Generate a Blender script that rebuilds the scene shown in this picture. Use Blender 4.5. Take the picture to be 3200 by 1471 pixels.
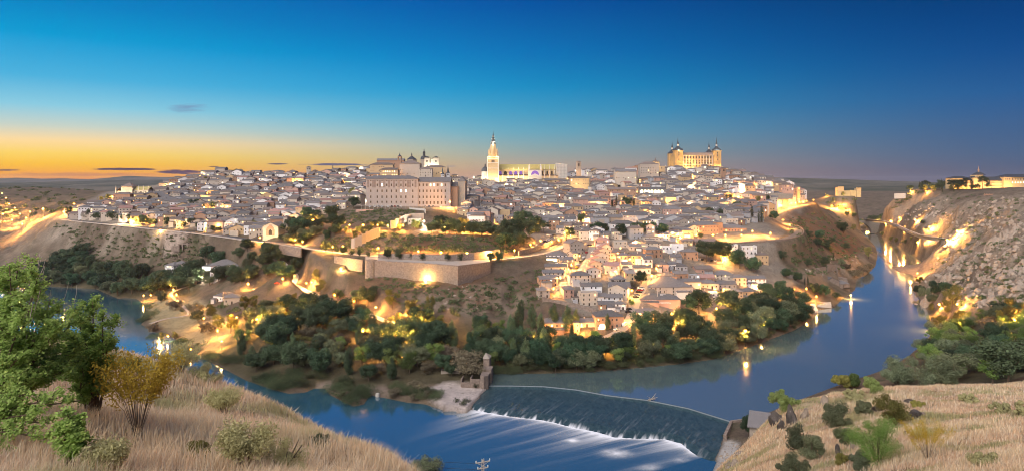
# A walled hill town above a river bend at dusk
import bpy, math, random
import numpy as np
from mathutils import Vector, Matrix

for o in list(bpy.data.objects):
    bpy.data.objects.remove(o)
SC = bpy.context.scene
COL = SC.collection
RND = random.Random(7)
R = math.radians
H, F, HZ, CX = 100.0, 2085.0, 570.0, 1600.0     # eye height over the river, focal length in photo pixels, horizon row, middle column

# ------------------------------------------------------------------ camera
cam_data = bpy.data.cameras.new('camera')
cam_data.sensor_width = 36.0
cam_data.lens = F / 3200.0 * 36.0
cam_data.shift_y = -(735.5 - HZ) / 3200.0
cam_data.clip_start = 0.5
cam_data.clip_end = 60000
cam = bpy.data.objects.new('camera', cam_data)
cam.location = (0, 0, H)
cam.rotation_euler = (R(90), 0, 0)
COL.objects.link(cam)
SC.camera = cam

# ------------------------------------------------------------------ colour management
SC.view_settings.view_transform = 'Standard'
SC.view_settings.look = 'None'
SC.view_settings.exposure = 1.4
SC.view_settings.gamma = 1.0
SC.cycles.use_denoising = True
SC.cycles.filter_width = 0.9
SC.cycles.max_bounces = 5
SC.cycles.diffuse_bounces = 2
SC.cycles.glossy_bounces = 2
SC.cycles.volume_bounces = 0
SC.cycles.sample_clamp_indirect = 4.0
SC.cycles.caustics_reflective = False
SC.cycles.caustics_refractive = False


def lin(c):
    c = c / 255.0
    return c / 12.92 if c <= 0.04045 else ((c + 0.055) / 1.055) ** 2.4


def rgb(r, g, b):
    return (lin(r), lin(g), lin(b), 1.0)


# ------------------------------------------------------------------ sky: after sunset, glow low on the left, deep blue to the right
W = bpy.data.worlds.new('World')
SC.world = W
W.use_nodes = True
nt = W.node_tree
nt.nodes.clear()
N = nt.nodes.new
L = nt.links.new
tc = N('ShaderNodeTexCoord')
sep = N('ShaderNodeSeparateXYZ')
L(tc.outputs['Generated'], sep.inputs[0])


def math_node(tree, op, a, b=None, c=None, clamp=False):
    n = tree.nodes.new('ShaderNodeMath')
    n.operation = op
    n.use_clamp = clamp
    for i, x in enumerate((a, b, c)):
        if x is None:
            continue
        if isinstance(x, (int, float)):
            n.inputs[i].default_value = x
        else:
            tree.links.new(x, n.inputs[i])
    return n.outputs[0]


def ramp(tree, fac, stops):
    n = tree.nodes.new('ShaderNodeValToRGB')
    cr = n.color_ramp
    while len(cr.elements) < len(stops):
        cr.elements.new(0.5)
    for e, (p, c) in zip(cr.elements, stops):
        e.position = p
        e.color = c
    tree.links.new(fac, n.inputs[0])
    return n.outputs[0]


def mixrgb(tree, fac, a, b, blend='MIX'):
    n = tree.nodes.new('ShaderNodeMixRGB')
    n.blend_type = blend
    for i, x in enumerate((fac, a, b)):
        if isinstance(x, (int, float)):
            n.inputs[i].default_value = x
        elif isinstance(x, tuple):
            n.inputs[i].default_value = x
        else:
            tree.links.new(x, n.inputs[i])
    return n.outputs[0]


elev = math_node(nt, 'MAXIMUM', sep.outputs[2], 0.0)
ramp_pos = math_node(nt, 'POWER', elev, 0.5)      # sqrt spreads the stops near the horizon
az = math_node(nt, 'ARCTAN2', sep.outputs[0], sep.outputs[1])
t_az = math_node(nt, 'MULTIPLY_ADD', az, 1 / R(150), 0.5, clamp=True)   # -75..75 degrees


def stops(*a):
    return [(math.sqrt(e), rgb(*c)) for e, c in a]


left = ramp(nt, ramp_pos, stops((0.0, (246, 140, 40)), (.012, (255, 172, 40)), (.024, (255, 197, 56)), (.036, (255, 214, 100)), (.052, (255, 220, 158)),
                                (.07, (200, 212, 200)), (.095, (138, 204, 226)), (.13, (74, 178, 222)), (.18, (0, 156, 214)), (.22, (0, 130, 198)), (.27, (0, 108, 182)), (.45, (8, 88, 160)), (1.0, (30, 70, 130))))
mid = ramp(nt, ramp_pos, stops((0.0, (196, 150, 122)), (.015, (200, 165, 140)), (.03, (186, 172, 152)), (.05, (150, 176, 174)), (.075, (110, 176, 196)),
                               (.105, (66, 164, 202)), (.14, (12, 150, 205)), (.19, (0, 122, 194)), (.26, (0, 88, 170)), (.45, (4, 76, 150)), (1.0, (30, 70, 130))))
right = ramp(nt, ramp_pos, stops((0.0, (92, 92, 116)), (.015, (84, 94, 122)), (.035, (72, 98, 134)), (.07, (58, 96, 142)), (.11, (34, 92, 150)),
                                 (.16, (8, 76, 142)), (.2, (0, 65, 130)), (.26, (0, 50, 106)), (.45, (6, 56, 118)), (1.0, (30, 66, 120))))
# azimuth of the columns: left edge -0.655 rad -> .25, centre .5, right edge .75
def smooth(tree, x, a, b):
    n = tree.nodes.new('ShaderNodeMapRange')
    n.interpolation_type = 'SMOOTHSTEP'
    tree.links.new(x, n.inputs[0])
    n.inputs[1].default_value, n.inputs[2].default_value = a, b
    return n.outputs[0]


f1 = smooth(nt, t_az, .26, .53)
f2 = smooth(nt, t_az, .42, .77)
sky = mixrgb(nt, f2, mixrgb(nt, f1, left, mid), right)
# thin cloud bars, placed by azimuth and elevation, ragged by noise
tan_az = math_node(nt, 'TANGENT', az)
horiz = math_node(nt, 'SQRT', math_node(nt, 'SUBTRACT', 1.0, math_node(nt, 'MULTIPLY', sep.outputs[2], sep.outputs[2])))
te = math_node(nt, 'DIVIDE', math_node(nt, 'DIVIDE', sep.outputs[2], horiz), math_node(nt, 'COSINE', az))
comb = N('ShaderNodeCombineXYZ')
L(tan_az, comb.inputs[0])
L(te, comb.inputs[1])
mp = N('ShaderNodeMapping')
mp.inputs['Scale'].default_value = (22, 190, 1)
L(comb.outputs[0], mp.inputs[0])
nz = N('ShaderNodeTexNoise')
nz.inputs['Scale'].default_value = 1.6
nz.inputs['Detail'].default_value = 5
nz.inputs['Roughness'].default_value = 0.62
L(mp.outputs[0], nz.inputs['Vector'])
for (u, v, hw, hh, c, k, soft) in (
        (395, 529, 120, 4.5, (96, 72, 88), 1.0, .5), (560, 538, 80, 8.0, (98, 70, 92), 1.0, .5), (20, 532, 55, 4, (120, 84, 84), .9, .7),
        (250, 546, 300, 7, (206, 132, 92), .75, .9), (865, 513, 34, 2.6, (112, 98, 110), 1, .5), (1045, 514.5, 110, 4.0, (108, 102, 128), 1, .5),
        (670, 521, 20, 2.0, (120, 90, 84), .9, .6), (588, 338, 72, 16, (118, 148, 184), .8, 1.3), (965, 266, 60, 9, (50, 160, 214), .6, 1.4),
        (230, 560, 260, 5, (236, 128, 66), .5, 1.0), (90, 565, 120, 3, (150, 100, 100), .5, .8), (1410, 520, 20, 3, (150, 140, 150), .5, .8)):
    dx = math_node(nt, 'DIVIDE', math_node(nt, 'SUBTRACT', tan_az, (u - CX) / F), hw / F)
    dy = math_node(nt, 'DIVIDE', math_node(nt, 'SUBTRACT', te, (HZ - v) / F), hh / F)
    d2 = math_node(nt, 'ADD', math_node(nt, 'MULTIPLY', dx, dx), math_node(nt, 'MULTIPLY', dy, dy))
    m = math_node(nt, 'SUBTRACT', math_node(nt, 'MULTIPLY_ADD', nz.outputs[0], 2.6, -0.35), d2)
    m = math_node(nt, 'MULTIPLY', math_node(nt, 'DIVIDE', m, soft, clamp=True), k)
    sky = mixrgb(nt, m, sky, rgb(*c))
bg = N('ShaderNodeBackground')
L(sky, bg.inputs[0])
bg.inputs[1].default_value = 0.38
wo = N('ShaderNodeOutputWorld')
L(bg.outputs[0], wo.inputs[0])

# ------------------------------------------------------------------ the last broad light of the sky on the left, behind the eye
sun_data = bpy.data.lights.new('sun', 'SUN')
sun_data.energy = 2.0
sun_data.angle = R(75)
sun_data.color = (1.0, 0.90, 0.80)
sun = bpy.data.objects.new('sun', sun_data)
sun.location = (-200, -200, 400)
sun.rotation_euler = (R(50), 0, R(-34))
COL.objects.link(sun)


# ------------------------------------------------------------------ helpers
def P(u, v, Y):
    return ((u - CX) / F * Y, Y, H - (v - HZ) / F * Y)


def yz(v, Z):
    return (H - Z) * F / (v - HZ)


def px(x, y, z):
    return CX + F * x / y, HZ + F * (H - z) / y


def pz(pts, ox, oy, s):
    return [(ox + x / s, oy + y / s) for x, y in pts]


def tag(o, label=None, cat=None, group=None, kind=None):
    if label:
        o['label'] = label
    if cat:
        o['category'] = cat
    if group:
        o['group'] = group
    if kind:
        o['kind'] = kind
    return o


def empty(name, loc, rz=0.0, label=None, cat=None, group=None):
    o = bpy.data.objects.new(name, None)
    o.empty_display_size = 0.5
    o.location = loc
    o.rotation_euler = (0, 0, rz)
    COL.objects.link(o)
    return tag(o, label, cat, group)


class MB:
    """collects shapes; build() links them as ONE mesh object"""

    def __init__(s):
        s.v, s.f, s.m = [], [], []
        s.mi = 0

    def add(s, vs, fs):
        b = len(s.v)
        s.v.extend(vs)
        for f in fs:
            s.f.append(tuple(b + i for i in f))
            s.m.append(s.mi)
        return s

    def box(s, x0, x1, y0, y1, z0, z1):
        return s.add([(x0, y0, z0), (x1, y0, z0), (x1, y1, z0), (x0, y1, z0), (x0, y0, z1), (x1, y0, z1), (x1, y1, z1), (x0, y1, z1)],
                     [(3, 2, 1, 0), (4, 5, 6, 7), (0, 1, 5, 4), (1, 2, 6, 5), (2, 3, 7, 6), (3, 0, 4, 7)])

    def frus(s, cx, cy, z0, z1, r0, r1, n=8, a0=0.0, sq=None):
        vs = []
        for z, r in ((z0, r0), (z1, r1)):
            for i in range(n):
                a = a0 + 2 * math.pi * i / n
                vs.append((cx + r * math.cos(a), cy + r * math.sin(a), z))
        fs = [(i, (i + 1) % n, n + (i + 1) % n, n + i) for i in range(n)]
        fs += [tuple(range(n - 1, -1, -1)), tuple(range(n, 2 * n))]
        return s.add(vs, fs)

    def sqf(s, cx, cy, z0, z1, h0, h1):
        return s.frus(cx, cy, z0, z1, h0 * math.sqrt(2), h1 * math.sqrt(2), 4, math.pi / 4)

    def lathe(s, cx, cy, prof, n=12, a0=0.0):
        vs = []
        for r, z in prof:
            for i in range(n):
                a = a0 + 2 * math.pi * i / n
                vs.append((cx + r * math.cos(a), cy + r * math.sin(a), z))
        fs = []
        for k in range(len(prof) - 1):
            for i in range(n):
                j = (i + 1) % n
                fs.append((k * n + i, k * n + j, (k + 1) * n + j, (k + 1) * n + i))
        fs.append(tuple(range(n - 1, -1, -1)))
        fs.append(tuple((len(prof) - 1) * n + i for i in range(n)))
        return s.add(vs, fs)

    def prism(s, poly, z0, z1):
        n = len(poly)
        vs = [(x, y, z0) for x, y in poly] + [(x, y, z1) for x, y in poly]
        fs = [(i, (i + 1) % n, n + (i + 1) % n, n + i) for i in range(n)] + [tuple(range(n - 1, -1, -1)), tuple(range(n, 2 * n))]
        return s.add(vs, fs)

    def tube(s, pts, r, n=5, r1=None):
        pts = [Vector(p) for p in pts]
        rows = []
        for i, p in enumerate(pts):
            d = (pts[min(i + 1, len(pts) - 1)] - pts[max(i - 1, 0)])
            d = d.normalized() if d.length > 1e-9 else Vector((0, 0, 1))
            a = d.cross(Vector((0.31, 0.17, 0.93)))
            a = a.normalized() if a.length > 1e-3 else d.cross(Vector((1, 0, 0))).normalized()
            b = d.cross(a)
            t = i / max(1, len(pts) - 1)
            rr = r if r1 is None else r + (r1 - r) * t
            rows.append([p + (a * math.cos(2 * math.pi * k / n) + b * math.sin(2 * math.pi * k / n)) * rr for k in range(n)])
        vs = [tuple(q) for row in rows for q in row]
        fs = []
        for i in range(len(pts) - 1):
            for k in range(n):
                fs.append((i * n + k, i * n + (k + 1) % n, (i + 1) * n + (k + 1) % n, (i + 1) * n + k))
        fs += [tuple(range(n - 1, -1, -1)), tuple((len(pts) - 1) * n + k for k in range(n))]
        return s.add(vs, fs)

    def gable(s, x0, x1, y0, y1, z0, z1, th=0.3, o=0.4, along='x'):
        """two-slope tile roof slab with overhang; ridge along x or y"""
        if along == 'x':
            ym = (y0 + y1) / 2
            sl = (z1 - z0) / (ym - y0)
            a, b = x0 - o, x1 + o
            ya, yb, ze = y0 - o, y1 + o, z0 - o * sl
            vs = []
            for x in (a, b):
                vs += [(x, ya, ze), (x, ym, z1), (x, yb, ze), (x, ya, ze + th), (x, ym, z1 + th), (x, yb, ze + th)]
        else:
            xm = (x0 + x1) / 2
            sl = (z1 - z0) / (xm - x0)
            a, b = y0 - o, y1 + o
            xa, xb, ze = x0 - o, x1 + o, z0 - o * sl
            vs = []
            for y in (a, b):
                vs += [(xb, y, ze), (xm, y, z1), (xa, y, ze), (xb, y, ze + th), (xm, y, z1 + th), (xa, y, ze + th)]
        fs = [(3, 4, 10, 9), (4, 5, 11, 10), (1, 0, 6, 7), (2, 1, 7, 8), (0, 3, 9, 6), (5, 2, 8, 11), (0, 1, 4, 3), (1, 2, 5, 4), (7, 6, 9, 10), (8, 7, 10, 11)]
        return s.add(vs, fs)

    def hip(s, x0, x1, y0, y1, z0, h, o=0.4, th=0.25):
        x0, x1, y0, y1 = x0 - o, x1 + o, y0 - o, y1 + o
        w, d = x1 - x0, y1 - y0
        if w >= d:
            r = d / 2 * 0.95
            ra, rb = (x0 + r, (y0 + y1) / 2), (x1 - r, (y0 + y1) / 2)
        else:
            r = w / 2 * 0.95
            ra, rb = ((x0 + x1) / 2, y0 + r), ((x0 + x1) / 2, y1 - r)
        zz = z0 + th
        vs = [(x0, y0, z0), (x1, y0, z0), (x1, y1, z0), (x0, y1, z0), (x0, y0, zz), (x1, y0, zz), (x1, y1, zz), (x0, y1, zz), (ra[0], ra[1], zz + h), (rb[0], rb[1], zz + h)]
        fs = [(3, 2, 1, 0), (0, 1, 5, 4), (1, 2, 6, 5), (2, 3, 7, 6), (3, 0, 4, 7)]
        if w >= d:
            fs += [(4, 5, 9, 8), (5, 6, 9), (6, 7, 8, 9), (7, 4, 8)]
        else:
            fs += [(4, 5, 8), (5, 6, 9, 8), (6, 7, 9), (7, 4, 8, 9)]
        return s.add(vs, fs)

    def shed(s, x0, x1, y0, y1, z0, z1, th=0.25, o=0.35):
        return s.add([(x0 - o, y0 - o, z0), (x1 + o, y0 - o, z0), (x1 + o, y1 + o, z1), (x0 - o, y1 + o, z1),
                      (x0 - o, y0 - o, z0 + th), (x1 + o, y0 - o, z0 + th), (x1 + o, y1 + o, z1 + th), (x0 - o, y1 + o, z1 + th)],
                     [(3, 2, 1, 0), (4, 5, 6, 7), (0, 1, 5, 4), (1, 2, 6, 5), (2, 3, 7, 6), (3, 0, 4, 7)])

    def arch(s, cx, y0, y1, zb, w, h, n=6):
        """solid round-headed panel in the xz plane"""
        r = w / 2
        poly = [(cx - r, zb), (cx + r, zb)] + [(cx + r * math.cos(math.pi * i / n), zb + h - r + r * math.sin(math.pi * i / n)) for i in range(n + 1)]
        k = len(poly)
        vs = [(x, y0, z) for x, z in poly] + [(x, y1, z) for x, z in poly]
        fs = [tuple(range(k)), tuple(range(2 * k - 1, k - 1, -1))] + [(i, k + i, k + (i + 1) % k, (i + 1) % k) for i in range(k)]
        return s.add(vs, fs)

    def mesh(s, name, mats):
        me = bpy.data.meshes.new(name)
        me.from_pydata(s.v, [], s.f)
        for m in (mats if isinstance(mats, (list, tuple)) else [mats]):
            me.materials.append(m)
        if max(s.m, default=0):
            me.polygons.foreach_set('material_index', s.m)
        me.update()
        return me

    def build(s, name, mats, parent=None, loc=None, rz=0.0):
        o = bpy.data.objects.new(name, s.mesh(name, mats))
        COL.objects.link(o)
        if parent:
            o.parent = parent
        if loc:
            o.location = loc
        if rz:
            o.rotation_euler = (0, 0, rz)
        return o


def link_mesh(name, me, parent=None, loc=(0, 0, 0), rz=0.0, sc=(1, 1, 1)):
    o = bpy.data.objects.new(name, me)
    COL.objects.link(o)
    o.parent = parent
    o.location = loc
    o.rotation_euler = (0, 0, rz)
    o.scale = sc
    return o


# ------------------------------------------------------------------ materials
def new_mat(name):
    m = bpy.data.materials.new(name)
    m.use_nodes = True
    t = m.node_tree
    b = t.nodes.get('Principled BSDF')
    b.inputs['Specular IOR Level'].default_value = 0.25
    return m, t, b


def noise_fac(t, scale, detail=3, rough=.6, coord='Object', vec=None, stretch=None):
    n = t.nodes.new('ShaderNodeTexNoise')
    n.inputs['Scale'].default_value = scale
    n.inputs['Detail'].default_value = detail
    n.inputs['Roughness'].default_value = rough
    if vec is None:
        c = t.nodes.new('ShaderNodeTexCoord')
        vec = c.outputs[coord]
    if stretch:
        mpn = t.nodes.new('ShaderNodeMapping')
        mpn.inputs['Scale'].default_value = stretch
        t.links.new(vec, mpn.inputs[0])
        vec = mpn.outputs[0]
    t.links.new(vec, n.inputs['Vector'])
    return n.outputs[0]


def bump(t, b, h, strength=.5, dist=.1):
    n = t.nodes.new('ShaderNodeBump')
    n.inputs['Strength'].default_value = strength
    n.inputs['Distance'].default_value = dist
    t.links.new(h, n.inputs['Height'])
    t.links.new(n.outputs[0], b.inputs['Normal'])


def plain(name, c, rough=.8, var=.18, scale=.5, vary_obj=.12, metal=0.0):
    """painted / rendered / stone surface with mottled wear and a per-object tint"""
    m, t, b = new_mat(name)
    f = noise_fac(t, scale, 5, .65)
    oi = t.nodes.new('ShaderNodeObjectInfo')
    k = math_node(t, 'MULTIPLY_ADD', f, 2 * var, 1 - var)
    k2 = math_node(t, 'MULTIPLY_ADD', oi.outputs['Random'], 2 * vary_obj, 1 - vary_obj)
    col = mixrgb(t, 1.0, (c[0], c[1], c[2], 1), math_node(t, 'MULTIPLY', k, k2), 'MULTIPLY')
    t.links.new(col, b.inputs['Base Color'])
    b.inputs['Roughness'].default_value = rough
    b.inputs['Metallic'].default_value = metal
    return m


def emis(name, c, s):
    m, t, b = new_mat(name)
    b.inputs['Base Color'].default_value = (c[0] * .5, c[1] * .5, c[2] * .5, 1)
    b.inputs['Emission Color'].default_value = (c[0], c[1], c[2], 1)
    b.inputs['Emission Strength'].default_value = s
    return m


def tile_mat(name, c1, c2):
    """clay barrel tiles: rows down the slope, lichen patches, per-house tint"""
    m, t, b = new_mat(name)
    f = noise_fac(t, .9, 6, .7)
    f2 = noise_fac(t, 5.0, 3, .7)
    oi = t.nodes.new('ShaderNodeObjectInfo')
    col = mixrgb(t, math_node(t, 'MULTIPLY_ADD', f, 1.8, -.4, clamp=True), c1, c2)
    k = math_node(t, 'MULTIPLY', math_node(t, 'MULTIPLY_ADD', f2, .8, .6), math_node(t, 'MULTIPLY_ADD', oi.outputs['Random'], .5, .75))
    col = mixrgb(t, 1.0, col, k, 'MULTIPLY')
    c = t.nodes.new('ShaderNodeTexCoord')
    sp = t.nodes.new('ShaderNodeSeparateXYZ')
    t.links.new(c.outputs['Object'], sp.inputs[0])
    w = math_node(t, 'SINE', math_node(t, 'MULTIPLY', math_node(t, 'ADD', sp.outputs[0], sp.outputs[1]), 9.0))
    w = math_node(t, 'ADD', w, math_node(t, 'MULTIPLY', f2, 2.0))
    col = mixrgb(t, 1.0, col, math_node(t, 'MULTIPLY_ADD', w, .12, .88), 'MULTIPLY')
    t.links.new(col, b.inputs['Base Color'])
    b.inputs['Roughness'].default_value = .9
    bump(t, b, w, .6, .12)
    return m


M = {}
M['white'] = plain('white_render', (.66, .64, .64))
M['cream'] = plain('cream_render', (.50, .43, .36))
M['ochre'] = plain('ochre_render', (.46, .33, .20))
M['beige'] = plain('beige_render', (.40, .345, .30))
M['grey'] = plain('grey_render', (.35, .35, .37))
M['pink'] = plain('salmon_render', (.42, .27, .22))
M['brick'] = plain('brick_wall', (.36, .22, .15), var=.3, scale=1.2)
M['stone'] = plain('stone_wall', (.30, .26, .22), var=.4, scale=1.0)
M['dark'] = plain('dark_timber', (.06, .045, .035))
M['slate'] = plain('slate_roof', (.05, .055, .065), rough=.5)
M['iron'] = plain('black_iron', (.025, .025, .028), rough=.5)
M['goldstone'] = plain('limestone', (.52, .38, .22), var=.2, scale=.3)
M['palestone'] = plain('pale_granite', (.60, .54, .46), var=.22, scale=.3)
M['asphalt'] = plain('asphalt', (.11, .10, .095), rough=.75, var=.2)
M['paving'] = plain('stone_paving', (.36, .31, .27), var=.25, scale=.8)
M['cobble'] = plain('cobbles', (.33, .28, .23), var=.3, scale=1.5)
M['concrete'] = plain('concrete', (.5, .47, .43), var=.25)
M['roof_grey'] = tile_mat('grey_brown_tiles', (.215, .20, .20, 1), (.12, .115, .12, 1))
M['roof_brown'] = tile_mat('brown_tiles', (.23, .18, .16, 1), (.14, .12, .11, 1))
M['roof_red'] = tile_mat('red_tiles', (.40, .23, .20, 1), (.27, .17, .15, 1))
M['roof_flat'] = plain('flat_roof', (.34, .30, .27))
M['gold_roof'] = plain('lead_roof', (.40, .34, .14), var=.2)
g, t_, b_ = new_mat('window_glass')
b_.inputs['Base Color'].default_value = (.03, .032, .04, 1)
b_.inputs['Roughness'].default_value = .12
M['glass'] = g
M['shutter'] = plain('brown_shutter', (.10, .065, .045))
M['litwin'] = emis('lit_window', (1.0, .55, .16), 2.2)
M['litwin2'] = emis('lit_window_pale', (1.0, .82, .50), 2.6)
M['lamp'] = emis('lamp_glass', (1.0, .46, .08), 5)
M['lampw'] = emis('white_lamp_glass', (1.0, .90, .72), 6)
M['violet'] = emis('violet_glass', (.26, .13, .50), 0.22)
# ------------------------------------------------------------------ lie of the land: surveyed points, smooth surface between them
CP = []


def cp(*a):
    for (u, v, Y) in a:
        CP.append(P(u, v, Y))


def cz(*a):
    for (u, v, Z) in a:
        CP.append(P(u, v, yz(v, Z)))


# near slope on the left
cp((0, 1471, 12), (0, 1200, 22), (0, 1060, 40), (300, 1471, 13), (300, 1250, 24), (290, 1065, 38), (600, 1471, 15), (600, 1290, 26), (574, 1160, 38), (692, 1212, 38),
   (900, 1471, 17), (900, 1340, 28), (900, 1290, 34), (1000, 1350, 31), (1138, 1412, 27), (1240, 1450, 24), (1285, 1485, 21), (459, 1106, 38), (800, 1248, 36))
CP += [(0, 0, 98.4), (-12, 0, 98.6), (14, -2, 97.5), (0, -25, 100), (-60, 0, 99), (80, 0, 96), (0, 10, 94), (0, 25, 84), (0, 60, 64), (0, 100, 44), (0, 150, 22), (5, 190, 3),
       (-40, 60, 79), (-30, 70, 69), (-70, 110, 60), (-60, 140, 40), (-150, 220, 34), (-100, 230, 14), (-190, 320, 11), (-300, 380, 10), (-420, 460, 8),
       (-250, 300, 28), (-120, 90, 80), (-150, 150, 68), (-300, 200, 60), (-400, 330, 40), (20, 30, 84), (20, 60, 70)]
# near knoll on the right
cp((2460, 1252, 110), (2600, 1218, 120), (2800, 1208, 120), (3000, 1204, 115), (3200, 1232, 100), (2250, 1471, 78), (2400, 1471, 62), (2800, 1471, 45), (3200, 1471, 32),
   (3200, 1350, 55), (2800, 1350, 70), (2500, 1350, 90), (2350, 1380, 104), (2290, 1425, 98), (2400, 1305, 112), (2620, 1280, 100), (3000, 1290, 78))
CP += [(62, 150, 42), (80, 200, 22), (100, 170, 44), (140, 232, 24), (140, 180, 48), (190, 240, 32), (24, 80, 60), (40, 130, 38), (55, 185, 15), (20, 100, 48), (30, 150, 26), (40, 200, 5),
       (70, 225, 6), (120, 30, 88), (160, 100, 72), (260, 200, 60), (95, 250, 4), (110, 275, 6)]
# right bank wood and the rocky hill above it
cp((2900, 1180, 300), (3000, 1150, 290), (3200, 1190, 250), (3200, 1050, 330), (3000, 1050, 380), (3200, 950, 380), (3000, 950, 430), (2950, 900, 520), (3200, 850, 430),
   (3000, 830, 560), (2920, 850, 690), (3200, 750, 520), (3050, 740, 680), (3200, 680, 620), (3000, 690, 760), (3200, 625, 720), (3000, 640, 880), (2850, 640, 1020),
   (2850, 700, 900), (2960, 745, 800), (2880, 740, 840), (2830, 720, 950), (2790, 700, 1040), (2850, 770, 800), (2920, 790, 740), (2750, 700, 1150), (2800, 650, 1180),
   (2700, 650, 1250), (2650, 612, 1300), (2560, 622, 1350), (2800, 610, 1250), (2900, 593, 1250), (3060, 592, 1150), (3200, 590, 1100), (3200, 595, 930), (3000, 600, 1000), (3400, 700, 500), (3400, 600, 800), (3400, 950, 330),
   (2600, 640, 1300), (2900, 812, 850), (2950, 890, 600), (2905, 870, 660))
CP += [(705, 1330, 0), (780, 1600, 0), (800, 1750, 0)]
# town hill seen across the water, by column
cz((1600, 1110, 4), (1600, 1000, 12), (1600, 930, 20), (1600, 850, 35), (1600, 812, 42), (1720, 778, 44), (1770, 757, 46), (1600, 740, 49), (1700, 740, 49))
cp((1700, 700, 700), (1600, 700, 690), (1600, 650, 800), (1600, 600, 900), (1600, 568, 960), (1700, 548, 1000), (1850, 548, 1000), (2000, 538, 1000), (2170, 532, 990), (2300, 547, 960), (2400, 568, 930), (2480, 592, 900))
cz((2000, 1100, 4), (1950, 1015, 12), (2050, 960, 18), (1900, 900, 26), (2000, 850, 33), (2000, 800, 40), (2000, 750, 48), (1750, 900, 26), (1800, 850, 33), (1850, 950, 19), (1700, 935, 22), (1700, 880, 29), (1720, 830, 38),
   (1750, 1050, 7), (1850, 1040, 8), (2130, 1030, 9))
cp((2000, 700, 706), (2000, 650, 790), (2000, 600, 880), (1850, 700, 706), (1850, 650, 790), (1850, 600, 890), (2200, 700, 706), (2200, 650, 790), (2200, 600, 870))
cz((2200, 1060, 4), (2300, 1040, 5), (2200, 960, 14), (2200, 900, 22), (2200, 850, 29), (2200, 800, 37), (2200, 750, 47), (2300, 980, 11), (2300, 900, 20), (2300, 850, 27), (2300, 800, 35), (2350, 765, 44), (2400, 745, 48), (2400, 700, 57))
cp((2400, 640, 800), (2350, 600, 860))
cz((2500, 950, 8), (2420, 900, 16), (2500, 880, 17), (2500, 810, 30), (2490, 742, 47), (2420, 770, 40), (2560, 790, 25), (2600, 850, 10), (2560, 730, 45), (2600, 700, 46), (2640, 740, 24), (2650, 900, 3), (2600, 920, 5), (2550, 840, 18), (2690, 790, 8), (2600, 760, 30), (2700, 740, 8))
cp((2430, 680, 800), (2480, 655, 890), (2535, 632, 970), (2560, 650, 990), (2500, 610, 980), (2640, 690, 1040), (2600, 660, 1060))
# gardens, terrace and promenade below the seminary
cz((870, 754, 47), (1000, 778, 44), (1100, 791, 43), (1200, 800, 42), (1330, 807, 42), (1460, 810, 42), (1300, 862, 32), (1440, 886, 30.5), (1155, 852, 33), (1300, 930, 23), (1300, 990, 16), (1200, 930, 24), (1100, 900, 27),
   (1050, 862, 32), (1000, 832, 37), (940, 812, 40), (1000, 880, 26), (1550, 870, 32), (1650, 905, 26), (1450, 960, 19), (1300, 1100, 4), (1300, 1180, 1), (1100, 1100, 5), (1100, 1180, 1.5), (900, 1100, 6), (900, 1180, 1), (1000, 1000, 12),
   (800, 1020, 10), (800, 1100, 3), (650, 1050, 2), (600, 980, 3), (520, 960, 3), (700, 950, 8), (700, 900, 14), (850, 940, 14), (600, 905, 7), (700, 840, 23), (780, 830, 26), (880, 830, 33), (800, 790, 38), (700, 790, 36), (700, 750, 46),
   (1000, 925, 17), (1110, 962, 13), (1200, 990, 12), (1450, 1060, 7), (1450, 1150, 2))
cp((1200, 755, 560), (1150, 706, 590), (1200, 662, 650), (1280, 645, 690), (1420, 645, 700), (1450, 652, 740), (1450, 692, 640), (1500, 737, 575), (1400, 735, 560), (1400, 765, 530), (1400, 797, 500), (1300, 735, 565), (1300, 790, 505), (1300, 665, 640),
   (1280, 640, 740), (1000, 600, 880), (1000, 650, 720), (1000, 700, 650), (1000, 742, 575), (1100, 580, 900), (1000, 540, 1000), (1250, 520, 980), (1250, 580, 880), (1440, 568, 960), (1540, 565, 980), (1450, 600, 880), (700, 540, 1010), (850, 548, 1010), (1100, 760, 545), (1100, 640, 720))
# left part of the town and the hill edge
cp((130, 642, 900), (250, 652, 870), (330, 642, 890), (400, 618, 940), (500, 605, 950), (500, 642, 840), (500, 682, 750), (600, 692, 730), (700, 722, 660), (700, 650, 790), (800, 702, 690), (850, 742, 612), (900, 652, 760), (900, 602, 880), (600, 650, 800), (600, 600, 950), (700, 600, 930), (800, 600, 900), (560, 560, 1020), (800, 745, 625))
cz((600, 860, 14), (600, 800, 29), (600, 722, 52), (400, 900, 4), (400, 850, 12), (400, 790, 27), (400, 740, 42), (400, 705, 53), (200, 900, 3), (200, 840, 10), (200, 780, 25), (200, 730, 42), (200, 690, 55), (50, 850, 6), (50, 760, 25), (100, 702, 47), (130, 684, 54), (520, 760, 41), (520, 712, 53), (300, 696, 54))
cp((0, 700, 1000), (0, 620, 1150), (100, 620, 1100), (200, 602, 1300), (60, 740, 930), (-200, 700, 900), (-200, 620, 1200), (-200, 850, 650), (100, 585, 1500), (250, 590, 1600), (400, 600, 1300))
for x in (-3000, -1800, -1000, -400, 200, 700, 1200, 2000, 3500):
    for y, z in ((1700, 66), (2600, 62), (4000, 58)):
        CP.append((x, y, z + (12 if x == 200 and y == 1700 else 0)))
for (x, y, z) in ((-200, 1250, 85), (100, 1250, 90), (300, 1200, 82), (-450, 1250, 80), (420, 1180, 62), (1600, 900, 90), (-1500, 900, 60), (1500, 300, 80), (-1500, 300, 60), (-700, 500, 15), (600, 500, 70), (0, -200, 105), (-600, -200, 105), (600, -200, 105)):
    CP.append((x, y, z))

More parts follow.
